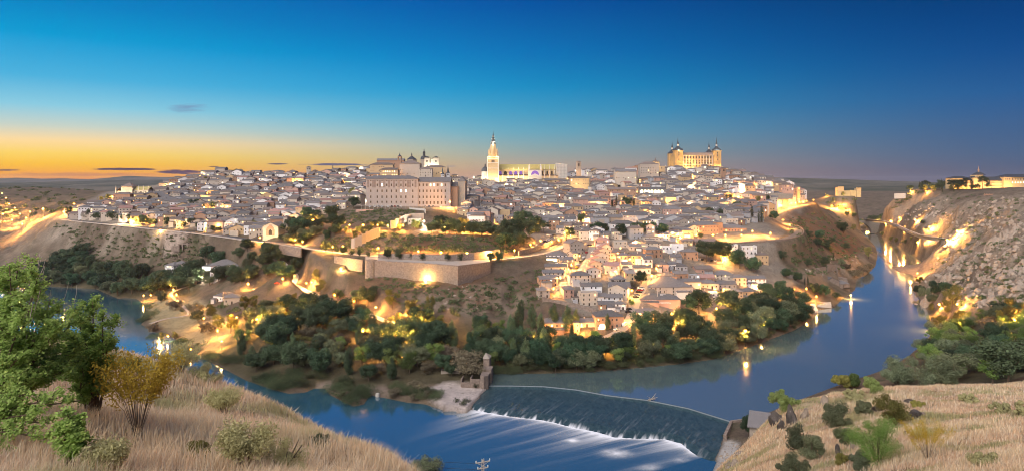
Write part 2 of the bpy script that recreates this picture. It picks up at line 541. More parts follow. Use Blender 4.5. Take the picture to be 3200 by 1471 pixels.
# water outlines
NB = [(1500, 1205), (1516, 1168), (1600, 1166), (1700, 1166), (1850, 1161), (2000, 1147), (2120, 1137), (2230, 1122), (2330, 1088), (2400, 1062), (2480, 1032), (2540, 997), (2548, 968), (2600, 962), (2640, 928), (2672, 905), (2678, 868), (2702, 862),
      (2735, 832), (2742, 800), (2738, 775), (2722, 755), (2700, 740)]
UP = [P(u, v, yz(v, 0)) for u, v in NB] + [(688, 1330, 0), (760, 1600, 0), (800, 1600, 0), (722, 1330, 0)] + \
     [P(u, v, yz(v, 0)) for u, v in ((2775, 752), (2830, 782), (2868, 806), (2905, 822), (2910, 833), (2850, 832), (2782, 834), (2804, 847), (2853, 857), (2858, 880), (2842, 892), (2852, 907), (2880, 940), (2900, 975),
                                     (2908, 1005), (2912, 1025), (2905, 1050), (2870, 1085), (2835, 1115))] + [(198, 356, 0), (159, 328, 0), (123, 300, 0), (104, 284, 0)]
CREST = [P(u, v, yz(v, 0)) for u, v in ((2290, 1316), (2150, 1273), (2020, 1247), (1900, 1233), (1800, 1215), (1700, 1205), (1600, 1203), (1530, 1203))]
UP = [(p[0], p[1]) for p in UP + CREST]
ZD = -3.0
FOOT = [P(u, v, yz(v, ZD)) for u, v in ((1458, 1274), (1500, 1285), (1600, 1302), (1690, 1312), (1740, 1322), (1790, 1336), (1850, 1346), (1920, 1366), (2000, 1371), (2080, 1373), (2130, 1386), (2158, 1410), (2160, 1436), (2130, 1450), (2105, 1462), (2090, 1475))]
DN = [P(u, v, yz(v, ZD))[:2] for u, v in ((1408, 1267), (1374, 1277), (1327, 1262), (1273, 1257), (1205, 1243), (1155, 1234), (1138, 1262), (1104, 1269), (1070, 1252), (1033, 1234), (1016, 1214), (982, 1213), (952, 1226), (901, 1229),
                                          (840, 1212), (770, 1188), (700, 1152), (640, 1122), (590, 1085), (540, 1055), (469, 1032), (440, 1012), (466, 986), (447, 946), (425, 932), (388, 930), (370, 933), (300, 902), (120, 892), (0, 880), (-300, 870))]
DN += [(-800, 560), (-560, 540), (-400, 470), (-300, 410), (-225, 345), (-135, 285), (-70, 215), (-35, 172), (20, 160), (62, 190), (70, 235)] + [P(u, v, yz(v, ZD))[:2] for u, v in ((2240, 1440), (2215, 1436), (2180, 1424))] + [p[:2] for p in FOOT[11::-1]]


def seg_dist(x, y, pts, closed=True):
    n = len(pts)
    best = np.full(x.shape, 1e9)
    for i in range(n if closed else n - 1):
        ax, ay = pts[i][:2]
        bx, by = pts[(i + 1) % n][:2]
        dx, dy = bx - ax, by - ay
        t = np.clip(((x - ax) * dx + (y - ay) * dy) / (dx * dx + dy * dy + 1e-9), 0, 1)
        best = np.minimum(best, (x - ax - t * dx) ** 2 + (y - ay - t * dy) ** 2)
    return np.sqrt(best)


def inside(x, y, pts):
    r = np.zeros(x.shape, bool)
    n = len(pts)
    for i in range(n):
        ax, ay = pts[i][:2]
        bx, by = pts[(i + 1) % n][:2]
        if ay == by:
            continue
        c = ((ay > y) != (by > y)) & (x < (bx - ax) * (y - ay) / (by - ay) + ax)
        r ^= c
    return r


def sdist(x, y, pts):
    d = seg_dist(x, y, pts)
    return np.where(inside(x, y, pts), -d, d)


for poly, z in ((UP, 0.0), (DN, ZD)):
    for i, (x, y) in enumerate(poly):
        CP.append((x, y, z + .2))
CPA = np.array(CP, float)
# drop near-duplicate control points
keep = []
for i in range(len(CPA)):
    if all(np.hypot(*(CPA[i, :2] - CPA[j, :2])) > 2.0 for j in keep):
        keep.append(i)
CPA = CPA[keep]


def warp(x, y):     # depth compressed so that near points do not swamp far ones
    s = np.log(np.maximum(np.asarray(y, float) + 60, 5) / 60.0)
    a = np.asarray(x, float) / (np.asarray(y, float) + 60)
    return a * 1.6, s


wx, wy = warp(CPA[:, 0], np.maximum(CPA[:, 1], -50))
D = np.sqrt((wx[:, None] - wx) ** 2 + (wy[:, None] - wy) ** 2)
A = np.zeros((len(CPA) + 3, len(CPA) + 3))
A[:-3, :-3] = D + np.eye(len(CPA)) * -0.004
A[:-3, -3] = A[-3, :-3] = 1
A[:-3, -2] = A[-2, :-3] = wx
A[:-3, -1] = A[-1, :-3] = wy
COEF = np.linalg.solve(A, np.concatenate([CPA[:, 2], [0, 0, 0]]))


def base_h(x, y):
    x = np.asarray(x, float)
    y = np.maximum(np.asarray(y, float), -50)
    ax, ay = warp(x.ravel(), y.ravel())
    out = COEF[-3] + COEF[-2] * ax + COEF[-1] * ay
    for i in range(len(CPA)):
        out += COEF[i] * np.sqrt((ax - wx[i]) ** 2 + (ay - wy[i]) ** 2)
    return out.reshape(x.shape)


# value noise
_perm = np.random.RandomState(3).rand(256, 256)


def vnoise(x, y):
    xi, yi = np.floor(x).astype(int), np.floor(y).astype(int)
    fx, fy = x - xi, y - yi
    fx, fy = fx * fx * (3 - 2 * fx), fy * fy * (3 - 2 * fy)
    g = lambda a, b: _perm[a % 256, b % 256]
    return (g(xi, yi) * (1 - fx) + g(xi + 1, yi) * fx) * (1 - fy) + (g(xi, yi + 1) * (1 - fx) + g(xi + 1, yi + 1) * fx) * fy


def fbm(x, y, o=4, ridged=False):
    s, a, tot = 0, 1.0, 0
    for i in range(o):
        n = vnoise(x * 2 ** i + 17 * i, y * 2 ** i + 31 * i)
        s = s + a * ((1 - np.abs(2 * n - 1)) if ridged else n)
        tot += a
        a *= .5
    return s / tot


# roads: (pixel column, row, ground height) centre lines
def road_pts(lst):
    out = [P(u, v, yz(v, z)) for u, v, z in lst]
    res = []
    for i in range(len(out) - 1):           # Catmull-Rom
        p0, p1, p2, p3 = out[max(i - 1, 0)], out[i], out[i + 1], out[min(i + 2, len(out) - 1)]
        for k in range(6):
            t = k / 6
            res.append(tuple(.5 * (2 * p1[j] + (p2[j] - p0[j]) * t + (2 * p0[j] - 5 * p1[j] + 4 * p2[j] - p3[j]) * t * t + (-p0[j] + 3 * p1[j] - 3 * p2[j] + p3[j]) * t ** 3) for j in range(3)))
    res.append(out[-1])
    return res


ROADS = {
    'promenade': (road_pts([(205, 686, 55), (300, 696, 54.5), (420, 708, 53.5), (560, 722, 52), (700, 738, 50), (800, 752, 48.5), (870, 758, 47), (940, 769, 45.5), (1020, 782, 44), (1111, 793, 43), (1200, 801, 42.3), (1266, 806, 42), (1350, 809, 42), (1421, 811, 42), (1500, 811, 42), (1590, 805, 42.3), (1690, 790, 43.2), (1761, 764, 45.5), (1800, 749, 47)]), 10.0),
    'garden_road': (road_pts([(1060, 716, 60), (1150, 712, 59.5), (1250, 714, 59), (1350, 722, 57.5), (1450, 731, 55.5), (1560, 737, 54), (1640, 738, 53)]), 8.0),
    'lane': (road_pts([(790, 905, 15.5), (860, 895, 17), (915, 889, 18.5), (950, 905, 17.6), (1010, 930, 16), (1070, 952, 14), (1130, 972, 12.5), (1200, 1000, 11), (1300, 1035, 9)]), 6.0),
    'hill_lane': (road_pts([(915, 889, 18.5), (925, 862, 22), (905, 838, 27), (880, 815, 32)]), 5.0),
    'street': (road_pts([(1850, 772, 46), (1843, 800, 41), (1825, 830, 36.5), (1805, 858, 32.5), (1785, 885, 29), (1765, 908, 26)]), 5.5),
    'hotel_street': (road_pts([(2040, 860, 32), (2020, 885, 28.5), (2000, 910, 25), (1990, 935, 22), (1980, 960, 18.5), (1975, 985, 15.5), (1960, 1010, 12.5), (1930, 1038, 9.5), (1880, 1060, 8)]), 7.0),
    'bend_road': (road_pts([(2250, 762, 47), (2320, 757, 47.5), (2400, 752, 48), (2455, 745, 48.5), (2492, 730, 49.5), (2488, 712, 51), (2460, 700, 53), (2432, 688, 55.5), (2428, 670, 60), (2470, 652, 66), (2535, 632, 71)]), 8.0),
    'valley_road': ([P(*a) for a in ((2700, 684, 1320), (2760, 690, 1180), (2800, 702, 1040), (2830, 718, 950), (2870, 733, 870), (2910, 740, 825), (2960, 746, 795), (3010, 752, 760), (3060, 752, 735))], 8.0),
    'riverside_path': (road_pts([(470, 1010, 0.8), (520, 995, 1.2), (590, 980, 2.5), (560, 945, 4), (535, 915, 6), (600, 890, 9)]), 3.0),
}

NR, NC = 760, 660
YS = [4.0]
while len(YS) < NR:
    YS.append(YS[-1] * 1.0089)
YS = np.array([-60, -25, -8, 0] + YS)
SS = np.linspace(-1.0, 1.0, NC)
GX = SS[None, :] * (YS[:, None] + 30) * 1.0
GY = np.repeat(YS[:, None], NC, 1)
GZ = base_h(GX, GY)
print('terrain', GX.shape, YS[-1], len(CPA))


def uvof(X, Y, Z):
    y = np.maximum(Y, 1.0)
    return CX + F * X / y, HZ + F * (H - Z) / y


U0, V0 = uvof(GX, GY, GZ)


def region(poly, y0=0, y1=1e9, feather=25):
    d = sdist(U0, V0, poly)
    w = np.clip(.5 - d / feather, 0, 1)
    return w * ((GY > y0) & (GY < y1))


ROCKY = np.clip(region([(2860, 900), (2900, 700), (2960, 640), (3210, 600), (3210, 950), (2980, 960)], 380, 1100, 60) +
                region([(2600, 640), (2800, 620), (2960, 600), (2960, 700), (2800, 690), (2640, 690)], 900, 1500, 40) * .7 + region([(2490, 880), (2530, 840), (2680, 800), (2740, 790), (2700, 870), (2600, 880)], 550, 1000, 30) * .6 +
                region([(1250, 930), (1560, 880), (1720, 960), (1450, 1000)], 400, 520, 30) * .5 + region([(0, 700), (180, 690), (140, 800), (0, 860)], 650, 1200, 30) * .4, 0, 1)
rid = fbm(GX / 38, GY / 52 + GX / 160, 5, True) - .62
rid2 = fbm(GX / 11 + 40, GY / 14, 4, True) - .6
gen = fbm(GX / 30, GY / 30, 5) - .5
fine = fbm(GX / 5, GY / 5, 3) - .5
amp = np.clip((GY - 15) / 250, .05, 1.0)
TOWN = np.clip(region([(150, 690), (330, 600), (560, 540), (1250, 500), (1600, 540), (2300, 520), (2560, 590), (2480, 700), (2400, 780), (2500, 880), (2300, 960), (2050, 1020), (1850, 1010), (1700, 900), (1720, 790), (1450, 660), (1000, 640), (870, 740), (600, 715)], 430, 1150, 10), 0, 1)
GZ = GZ + (1 - TOWN) * (gen * 3.0 * amp + fine * .5 * np.clip(amp * 2, .15, 1)) + ROCKY * (rid * 15 + rid2 * 11.0 + (fbm(GX / 4.5, GY / 6, 3, True) - .6) * 3)
near = GY < 160
GZ = np.where(near, GZ + (fbm(GX / 3.0, GY / 3.0, 4) - .5) * .5 + (fbm(GX / 14 + 9, GY / 14, 3) - .5) * 1.6 * np.clip(GY / 60, 0.1, 1), GZ)


def flatten(pts, width, soft):
    """levels the ground under a road"""
    global GZ
    best = np.full(GX.shape, 1e18)
    bz = np.zeros(GX.shape)
    xs = [p[0] for p in pts]
    ys = [p[1] for p in pts]
    m = (GX > min(xs) - 40) & (GX < max(xs) + 40) & (GY > min(ys) - 40) & (GY < max(ys) + 40)
    gx, gy = GX[m], GY[m]
    b, z = best[m], bz[m]
    for i in range(len(pts) - 1):
        a, c = pts[i], pts[i + 1]
        dx, dy = c[0] - a[0], c[1] - a[1]
        t = np.clip(((gx - a[0]) * dx + (gy - a[1]) * dy) / (dx * dx + dy * dy + 1e-9), 0, 1)
        d = (gx - a[0] - t * dx) ** 2 + (gy - a[1] - t * dy) ** 2
        k = d < b
        b = np.where(k, d, b)
        z = np.where(k, a[2] + t * (c[2] - a[2]), z)
    d = np.sqrt(b)
    w = np.clip(1 - (d - width / 2) / soft, 0, 1)
    w = w * w * (3 - 2 * w)
    g = GZ[m]
    GZ[m] = g * (1 - w) + z * w


ROADW = np.zeros(GX.shape)
for nm, (pts, w) in ROADS.items():
    flatten(pts, w + 3, 9)

# the terrace on top of the great wall
TERR = [P(u, v, yz(v, 42.0))[:2] for u, v in ((1142, 814), (1160, 817), (1220, 819), (1300, 823), (1380, 828), (1430, 832), (1470, 827), (1530, 820), (1530, 813), (1142, 800))]
sd = sdist(GX, GY, [(x * (1 + 6 / y), y + 6) for x, y in TERR])
w = np.clip(1 - sd / 2.5, 0, 1)
GZ = GZ * (1 - w) + 41.9 * w
sd = sdist(GX, GY, TERR)
front = (GY < 520) & (sd > -1.5) & (sd < 14) & (np.abs(GZ - 41.9) > .3) & (V0 > 815) & (U0 > 1050) & (U0 < 1480)
GZ = np.where(front, np.minimum(GZ, 33.4 - np.clip((U0 - 1150) / 290, 0, 1) * 2.9), GZ)

# the seminary platform
sem = P(1280, 645, 700)
SEMI = [(sem[0] - 55, 684), (sem[0] + 60, 684), (sem[0] + 64, 760), (sem[0] - 55, 760)]
sd = sdist(GX, GY, SEMI)
w = np.clip(1 - sd / 10, 0, 1)
GZ = GZ * (1 - w) + sem[2] * w

for u, v, Y, hw, d in ((2654, 612, 1280, 34, 24), (3080, 590, 1150, 95, 40)):
    c = P(u, v, Y)
    sd = sdist(GX, GY, [(c[0] - hw, Y - 12), (c[0] + hw, Y - 12), (c[0] + hw, Y + d), (c[0] - hw, Y + d)])
    w = np.clip(1 - sd / 30, 0, 1)
    w = w * w * (3 - 2 * w)
    GZ = GZ * (1 - w) + (c[2] - .3) * w

# the river bed and banks
ALLW = UP + []
for poly, z in ((UP, 0.0), (DN, ZD)):
    sd = sdist(GX, GY, poly)
    bank = z + np.clip(sd * .35, -2.5, 3)
    w = np.clip((sd - 1.0) / 9.0, 0, 1)
    GZ = np.where(sd < 0, np.minimum(bank, GZ), np.where(sd < 10, bank * (1 - w) + np.maximum(GZ, z + .25) * w, GZ))
APR = [p[:2] for p in CREST] + [p[:2] for p in FOOT]
APR2 = [p[:2] for p in CREST] + [p[:2] for p in FOOT[:12]] + [P(2225, 1453, yz(1453, ZD))[:2], P(2262, 1362, yz(1362, -1.5))[:2]]
sd = sdist(GX, GY, APR2)
GZ = np.where(sd < 0, np.minimum(GZ, -4.5), GZ)
LSHELF = [P(u, v, yz(v, -.5))[:2] for u, v in ((1340, 1218), (1400, 1200), (1490, 1208), (1512, 1210), (1450, 1268), (1400, 1262), (1350, 1235))]
sd = sdist(GX, GY, LSHELF)
GZ = np.where(sd < 2, -.6 + .3 * fine - np.clip(-(GY - 318) * .02, -.5, 1.5), GZ)


def hz(x, y):
    """ground height by bilinear lookup"""
    i = int(np.searchsorted(YS, y)) - 1
    i = min(max(i, 0), len(YS) - 2)
    ty = (y - YS[i]) / (YS[i + 1] - YS[i])
    z = []
    for k in (i, i + 1):
        s = (x / (YS[k] + 30) + 1) / 2 * (NC - 1)
        j = min(max(int(s), 0), NC - 2)
        t = s - j
        z.append(GZ[k, j] * (1 - t) + GZ[k, j + 1] * t)
    return float(z[0] * (1 - ty) + z[1] * ty)


def G(u, v, y0=6.0, y1=1500.0):
    """where the sight line through a photo pixel meets the ground"""
    y = y0
    step = 1.012
    dz = (v - HZ) / F
    dx = (u - CX) / F
    prev = y
    while y < y1:
        if H - dz * y <= hz(dx * y, y):
            a, b = prev, y
            for _ in range(12):
                m = (a + b) / 2
                if H - dz * m <= hz(dx * m, m):
                    b = m
                else:
                    a = m
            return (dx * b, b, hz(dx * b, b))
        prev = y
        y *= step
    return (dx * y1, y1, hz(dx * y1, y1))


# surface colours of the soil itself
def cmix(c, w, col):
    return c * (1 - w[..., None]) + np.array(col)[None, None, :] * w[..., None]


n1 = fbm(GX / 22 + 5, GY / 22, 5)
n2 = fbm(GX / 7 + 50, GY / 7, 4)
TINT = np.zeros(GX.shape + (3,))
TINT[:] = (.125, .095, .072)
TINT = cmix(TINT, np.clip(n1 * 3 - 1.2, 0, 1) * .7, (.20, .155, .11))
TINT = cmix(TINT, np.clip(n2 * 4 - 2.3, 0, 1) * .75, (.05, .062, .034))
TINT = cmix(TINT, TOWN, (.24, .205, .17))
redsoil = region([(1100, 860), (1460, 840), (1720, 880), (1650, 960), (1400, 960), (1250, 930), (1100, 910)], 400, 560, 40) + region([(2380, 690), (2540, 650), (2700, 760), (2680, 830), (2540, 760)], 550, 1100, 30) + region([(1250, 740), (1620, 745), (1620, 800), (1250, 795)], 480, 640, 20)
TINT = cmix(TINT, np.clip(redsoil, 0, 1) * np.clip(n1 * 2 - .3, 0, 1), (.15, .085, .052))
pale = region([(150, 690), (500, 720), (850, 760), (640, 800), (450, 790), (260, 800), (140, 760)], 560, 900, 40)
TINT = cmix(TINT, pale * np.clip(n1 * 3 - .9, 0, 1), (.27, .225, .18))
TINT = cmix(TINT, pale * np.clip(n2 * 4 - 2.2, 0, 1) * .7, (.085, .08, .055))
ROCKC = ROCKY * np.clip(rid * 4 + rid2 * 3 + .75, 0, 1)
TINT = cmix(TINT, ROCKC, (.29, .23, .175))
TINT = cmix(TINT, ROCKC * np.clip(n2 * 5 - 2.8, 0, 1) * .7, (.09, .085, .06))
lawn = region([(450, 940), (620, 930), (720, 1000), (800, 1110), (700, 1130), (560, 1050), (470, 1010)], 340, 600, 20)
TINT = cmix(TINT, lawn, (.30, .25, .15))
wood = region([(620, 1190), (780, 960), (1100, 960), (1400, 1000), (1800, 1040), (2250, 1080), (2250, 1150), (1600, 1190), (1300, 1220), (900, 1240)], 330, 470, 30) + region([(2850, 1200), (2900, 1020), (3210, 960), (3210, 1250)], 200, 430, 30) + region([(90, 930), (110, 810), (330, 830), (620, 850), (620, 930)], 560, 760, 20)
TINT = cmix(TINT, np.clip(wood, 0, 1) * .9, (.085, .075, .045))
nearw = np.clip((170 - GY) / 30, 0, 1)
TINT = cmix(TINT, nearw, (.60, .46, .29))
TINT = cmix(TINT, nearw * np.clip(n2 * 3 - 1.3, 0, 1) * .6, (.36, .20, .12))
TINT = cmix(TINT, nearw * np.clip(fbm(GX / 2.2, GY / 2.2, 4) * 5 - 2.9, 0, 1) * .7, (.30, .30, .13))
TINT = cmix(TINT, ((GX < 30) * nearw) * np.clip(fbm(GX / 1.1 + 7, GY / 1.1, 3) * 5 - 2.9, 0, 1) * .5, (.16, .10, .07))
sand = np.zeros(GX.shape)
for poly, z in ((UP, 0.0), (DN, ZD)):
    sd = sdist(GX, GY, poly)
    sand = np.maximum(sand, np.clip(1 - np.abs(sd) / 2.5, 0, 1))
spit = region([(2770, 825), (2920, 825), (2920, 862), (2770, 862)], 600, 1000, 8)
TINT = cmix(TINT, np.clip(sand * .7, 0, 1), (.13, .105, .075))
TINT = cmix(TINT, np.clip(spit, 0, 1), (.27, .20, .15))
TINT = cmix(TINT, np.clip(1.5 - np.maximum(sdist(GX, GY, LSHELF), 0) / 2, 0, 1), (.50, .43, .40))
gravel = region([(2225, 1471), (2267, 1370), (2310, 1385), (2290, 1471)], 150, 320, 14)
TINT = cmix(TINT, gravel, (.46, .43, .40))
beach = region([(990, 1195), (1040, 1190), (1030, 1215), (985, 1216)], 300, 400, 8) + region([(1140, 1205), (1200, 1200), (1230, 1235), (1150, 1238)], 290, 400, 8)
TINT = cmix(TINT, np.clip(beach, 0, 1), (.24, .19, .15))
bath = region([(510, 745), (620, 740), (640, 770), (600, 800), (512, 800)], 550, 720, 14)
TINT = cmix(TINT, bath * .8, (.40, .32, .27))

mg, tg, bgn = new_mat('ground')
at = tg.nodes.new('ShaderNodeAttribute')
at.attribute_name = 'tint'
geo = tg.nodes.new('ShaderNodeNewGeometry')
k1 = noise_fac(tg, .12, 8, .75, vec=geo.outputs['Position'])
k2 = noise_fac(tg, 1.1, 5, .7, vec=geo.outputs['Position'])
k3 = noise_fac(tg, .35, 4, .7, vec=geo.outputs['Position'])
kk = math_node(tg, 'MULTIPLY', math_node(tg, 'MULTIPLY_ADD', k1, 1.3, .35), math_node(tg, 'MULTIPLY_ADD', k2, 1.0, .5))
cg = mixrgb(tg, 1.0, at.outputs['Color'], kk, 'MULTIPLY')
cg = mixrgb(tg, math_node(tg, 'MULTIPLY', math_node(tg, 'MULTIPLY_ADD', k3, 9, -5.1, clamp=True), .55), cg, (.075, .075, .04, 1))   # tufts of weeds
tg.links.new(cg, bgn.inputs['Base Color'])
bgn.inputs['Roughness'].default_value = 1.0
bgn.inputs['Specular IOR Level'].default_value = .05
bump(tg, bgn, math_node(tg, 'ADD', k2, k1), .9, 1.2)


def grid_mesh(name, X, Y, Z, mat, attrs=None, smooth=True):
    nr, nc = X.shape
    co = np.stack([X, Y, Z], -1).reshape(-1, 3).astype(np.float32)
    i = np.arange(nr - 1)[:, None] * nc + np.arange(nc - 1)[None, :]
    q = np.stack([i, i + 1, i + nc + 1, i + nc], -1).reshape(-1, 4).astype(np.int32)
    me = bpy.data.meshes.new(name)
    me.vertices.add(len(co))
    me.vertices.foreach_set('co', co.ravel())
    me.loops.add(q.size)
    me.loops.foreach_set('vertex_index', q.ravel())
    me.polygons.add(len(q))
    me.polygons.foreach_set('loop_start', np.arange(0, q.size, 4, dtype=np.int32))
    me.polygons.foreach_set('loop_total', np.full(len(q), 4, np.int32))
    me.polygons.foreach_set('use_smooth', np.full(len(q), smooth))
    me.update()
    me.materials.append(mat)
    for nm, arr in (attrs or {}).items():
        if arr.ndim == 3:
            a = me.attributes.new(nm, 'FLOAT_COLOR', 'POINT')
            c4 = np.concatenate([arr.reshape(-1, 3), np.ones((arr.shape[0] * arr.shape[1], 1))], 1).astype(np.float32)
            a.data.foreach_set('color', c4.ravel())
        else:
            a = me.attributes.new(nm, 'FLOAT', 'POINT')
            a.data.foreach_set('value', arr.ravel().astype(np.float32))
    o = bpy.data.objects.new(name, me)
    COL.objects.link(o)
    return o


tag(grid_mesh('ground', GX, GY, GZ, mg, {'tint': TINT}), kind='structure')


# ------------------------------------------------------------------ water
def water_mat(name, base, rough, wave):
    m, t, b = new_mat(name)
    b.inputs['Base Color'].default_value = (*base, 1)
    b.inputs['Roughness'].default_value = rough
    b.inputs['IOR'].default_value = 1.33
    b.inputs['Specular IOR Level'].default_value = .5
    g_ = t.nodes.new('ShaderNodeNewGeometry')
    n = noise_fac(t, .25, 4, .6, vec=g_.outputs['Position'], stretch=(1, .5, 1))
    bump(t, b, n, wave, .25)
    # still water near grazing view: a clear mirror coat over the turbid body
    gl = t.nodes.new('ShaderNodeBsdfGlossy')
    gl.inputs['Roughness'].default_value = rough
    gl.inputs['Color'].default_value = (.92, .95, 1, 1)
    bn = [x for x in t.nodes if x.type == 'BUMP'][0]
    t.links.new(bn.outputs[0], gl.inputs['Normal'])
    fr = t.nodes.new('ShaderNodeLayerWeight')
    fr.inputs[0].default_value = .63
    mx = t.nodes.new('ShaderNodeMixShader')
    t.links.new(fr.outputs['Fresnel'], mx.inputs[0])
    t.links.new(b.outputs[0], mx.inputs[1])
    t.links.new(gl.outputs[0], mx.inputs[2])
    out = [x for x in t.nodes if x.type == 'OUTPUT_MATERIAL'][0]
    t.links.new(mx.outputs[0], out.inputs[0])
    return m


M['water'] = water_mat('river_water', (.10, .148, .155), .08, .05)
M['water_dn'] = water_mat('river_water_below_weir', (.03, .10, .15), .10, .08)


def ngon(name, poly, z, mat):
    me = bpy.data.meshes.new(name)
    me.from_pydata([(x, y, z) for x, y in poly], [], [tuple(range(len(poly)))])
    me.materials.append(mat)
    me.update()
    if me.polygons[0].normal.z < 0:
        me.flip_normals()
    o = bpy.data.objects.new(name, me)
    COL.objects.link(o)
    return tag(o, kind='structure')


ngon('river_water', UP, 0.0, M['water'])
DNV = DN[:-13] if False else DN
ngon('lower_river_water', DN, ZD, M['water_dn'])


# the weir: an inclined apron from crest to foot, water sheeting over it, then a foaming pool edge
def resample(pts, n):
    d = [0]
    for a, b in zip(pts, pts[1:]):
        d.append(d[-1] + math.dist(a[:2], b[:2]))
    out = []
    for i in range(n):
        t = d[-1] * i / (n - 1)
        k = max(0, min(len(pts) - 2, int(np.searchsorted(d, t)) - 1))
        f = (t - d[k]) / max(1e-6, d[k + 1] - d[k])
        out.append([pts[k][j] + f * (pts[k + 1][j] - pts[k][j]) for j in range(3)])
    return np.array(out)


NA, NB_ = 520, 200
cr = resample([(p[0], p[1], 0.06) for p in CREST[::-1]], NA)
ft = resample([(p[0], p[1], ZD + .05) for p in FOOT[:12]] + [P(u, v, yz(v, ZD + .05)) for u, v in ((2180, 1424), (2215, 1436), (2240, 1440))], NA)
s_ = np.linspace(0, 1, NB_)
AX = cr[:, 0][None, :] * (1 - s_[:, None]) + ft[:, 0][None, :] * s_[:, None]
AY = cr[:, 1][None, :] * (1 - s_[:, None]) + ft[:, 1][None, :] * s_[:, None]
prof = np.where(s_ < .06, s_ * 6, .36 + (s_ - .06) * .30)
prof = np.where(s_ > .86, .6 + (s_ - .86) / .14 * .4, prof)
AZ = cr[:, 2][None, :] * (1 - prof[:, None]) + ft[:, 2][None, :] * prof[:, None]
ii = np.linspace(0, 1, NA)[None, :] * np.ones((NB_, 1))
ss = s_[:, None] * np.ones((1, NA))
streak = fbm(ii * 120 + ss * 6, ss * 5, 4)
ed = fbm(ii * 70, ss * 2, 3)
foam = np.clip((ss - .95 + (ed - .5) * .30) / .13, 0, 1) ** 1.5 * .85 * np.clip((.97 - ii) * 18, 0, 1)
foam = np.maximum(foam, np.clip(streak * 4 - 2.3, 0, 1) * (.02 + .10 * np.clip(ss * 1.5 - .5, 0, 1)))
foam = np.maximum(foam, np.clip(1 - np.abs(ss - .012) / .012, 0, 1) * .25)
AZ = AZ + (streak - .5) * .06 * np.clip(ss * 8, 0, 1) * np.clip((1 - ss) * 8, 0, 1)

mw, tw, bw = new_mat('weir_water')
fa = tw.nodes.new('ShaderNodeAttribute')
fa.attribute_name = 'foam'
g_ = tw.nodes.new('ShaderNodeNewGeometry')
nn = noise_fac(tw, .55, 5, .7, vec=g_.outputs['Position'], stretch=(1.2, .5, 1))
c0 = mixrgb(tw, math_node(tw, 'MULTIPLY_ADD', nn, 2.2, -.7, clamp=True), (.02, .042, .052, 1), (.05, .088, .10, 1))
cw = mixrgb(tw, fa.outputs['Fac'], c0, (.88, .90, .94, 1))
tw.links.new(cw, bw.inputs['Base Color'])
bw.inputs['Roughness'].default_value = .32
bump(tw, bw, nn, .5, .3)
tag(grid_mesh('weir_water', AX, AY, AZ, mw, {'foam': foam}), kind='structure')

# silky run-out below the foot
NR2 = 150
flow = np.array([-30.0, -46.0])
s2 = np.linspace(0, 1, NR2) ** 1.4
fdir = np.stack([np.full(NA, -38.0) - 22 * np.linspace(0, 1, NA), np.full(NA, -42.0) + 8 * np.linspace(0, 1, NA)], -1)
QX = ft[:, 0][None, :] + fdir[:, 0][None, :] * s2[:, None]
QY = ft[:, 1][None, :] + fdir[:, 1][None, :] * s2[:, None]
QZ = np.full(QX.shape, ZD + .06) + .25 * np.exp(-(s2[:, None] / .05) ** 2) * (fbm(ii[0][None, :] * 90 + s2[:, None], s2[:, None] * 3, 3) - .2)
qi = np.linspace(0, 1, NA)[None, :] * np.ones((NR2, 1))
qs = s2[:, None] * np.ones((1, NA))
fall = np.exp(-qs * 4.5)
st2 = fbm(qi * 26 + qs * 1.5, qs * 1.2 + 3, 4)
patch = np.zeros(QX.shape)
for (u, v, r) in ((1925, 1415, 4.5), (1788, 1375, 2.5), (2045, 1465, 4), (2140, 1440, 3)):
    p_ = P(u, v, yz(v, ZD))
    patch = np.maximum(patch, np.exp(-((QX - p_[0]) ** 2 / (r * r) + (QY - p_[1]) ** 2 / (r * r * .5))) * (.5 + fbm(QX / 2, QY / 2, 3)))
qfoam = np.clip((.955 - qi) * 20, 0, 1) * np.clip(qi * 14, 0, 1) * np.clip(np.exp(-qs / .022) + np.exp(-qs / .16) * np.clip(.2 + st2 * 1.3 - .35, 0, 1) * .75 + np.clip(st2 * 4.2 - 1.9, 0, 1) * fall * .45 + patch * .8, 0, 1) * np.clip((1 - qs) * 4, 0, 1)
mq, tq, bq = new_mat('silky_foam')
fq = tq.nodes.new('ShaderNodeAttribute')
fq.attribute_name = 'foam'
bq.inputs['Base Color'].default_value = (.88, .90, .94, 1)
bq.inputs['Roughness'].default_value = .5
tr = tq.nodes.new('ShaderNodeBsdfTransparent')
mxq = tq.nodes.new('ShaderNodeMixShader')
tq.links.new(fq.outputs['Fac'], mxq.inputs[0])
tq.links.new(tr.outputs[0], mxq.inputs[1])
tq.links.new(bq.outputs[0], mxq.inputs[2])
tq.links.new(mxq.outputs[0], [x for x in tq.nodes if x.type == 'OUTPUT_MATERIAL'][0].inputs[0])
tag(grid_mesh('river_foam', QX, QY, QZ, mq, {'foam': qfoam}), kind='stuff')

# ------------------------------------------------------------------ far country
mh, th_, bh = new_mat('far_hills')
gh = th_.nodes.new('ShaderNodeNewGeometry')
kh = noise_fac(th_, .004, 8, .7, vec=gh.outputs['Position'], stretch=(1, .45, 1))
kh2 = noise_fac(th_, .03, 5, .7, vec=gh.outputs['Position'])
chh = mixrgb(th_, math_node(th_, 'MULTIPLY_ADD', kh, 5, -2.1, clamp=True), (.06, .068, .05, 1), (.16, .14, .115, 1))
chh = mixrgb(th_, 1.0, chh, math_node(th_, 'MULTIPLY_ADD', kh2, .9, .55), 'MULTIPLY')
th_.links.new(chh, bh.inputs['Base Color'])
bh.inputs['Roughness'].default_value = 1
bh.inputs['Specular IOR Level'].default_value = 0


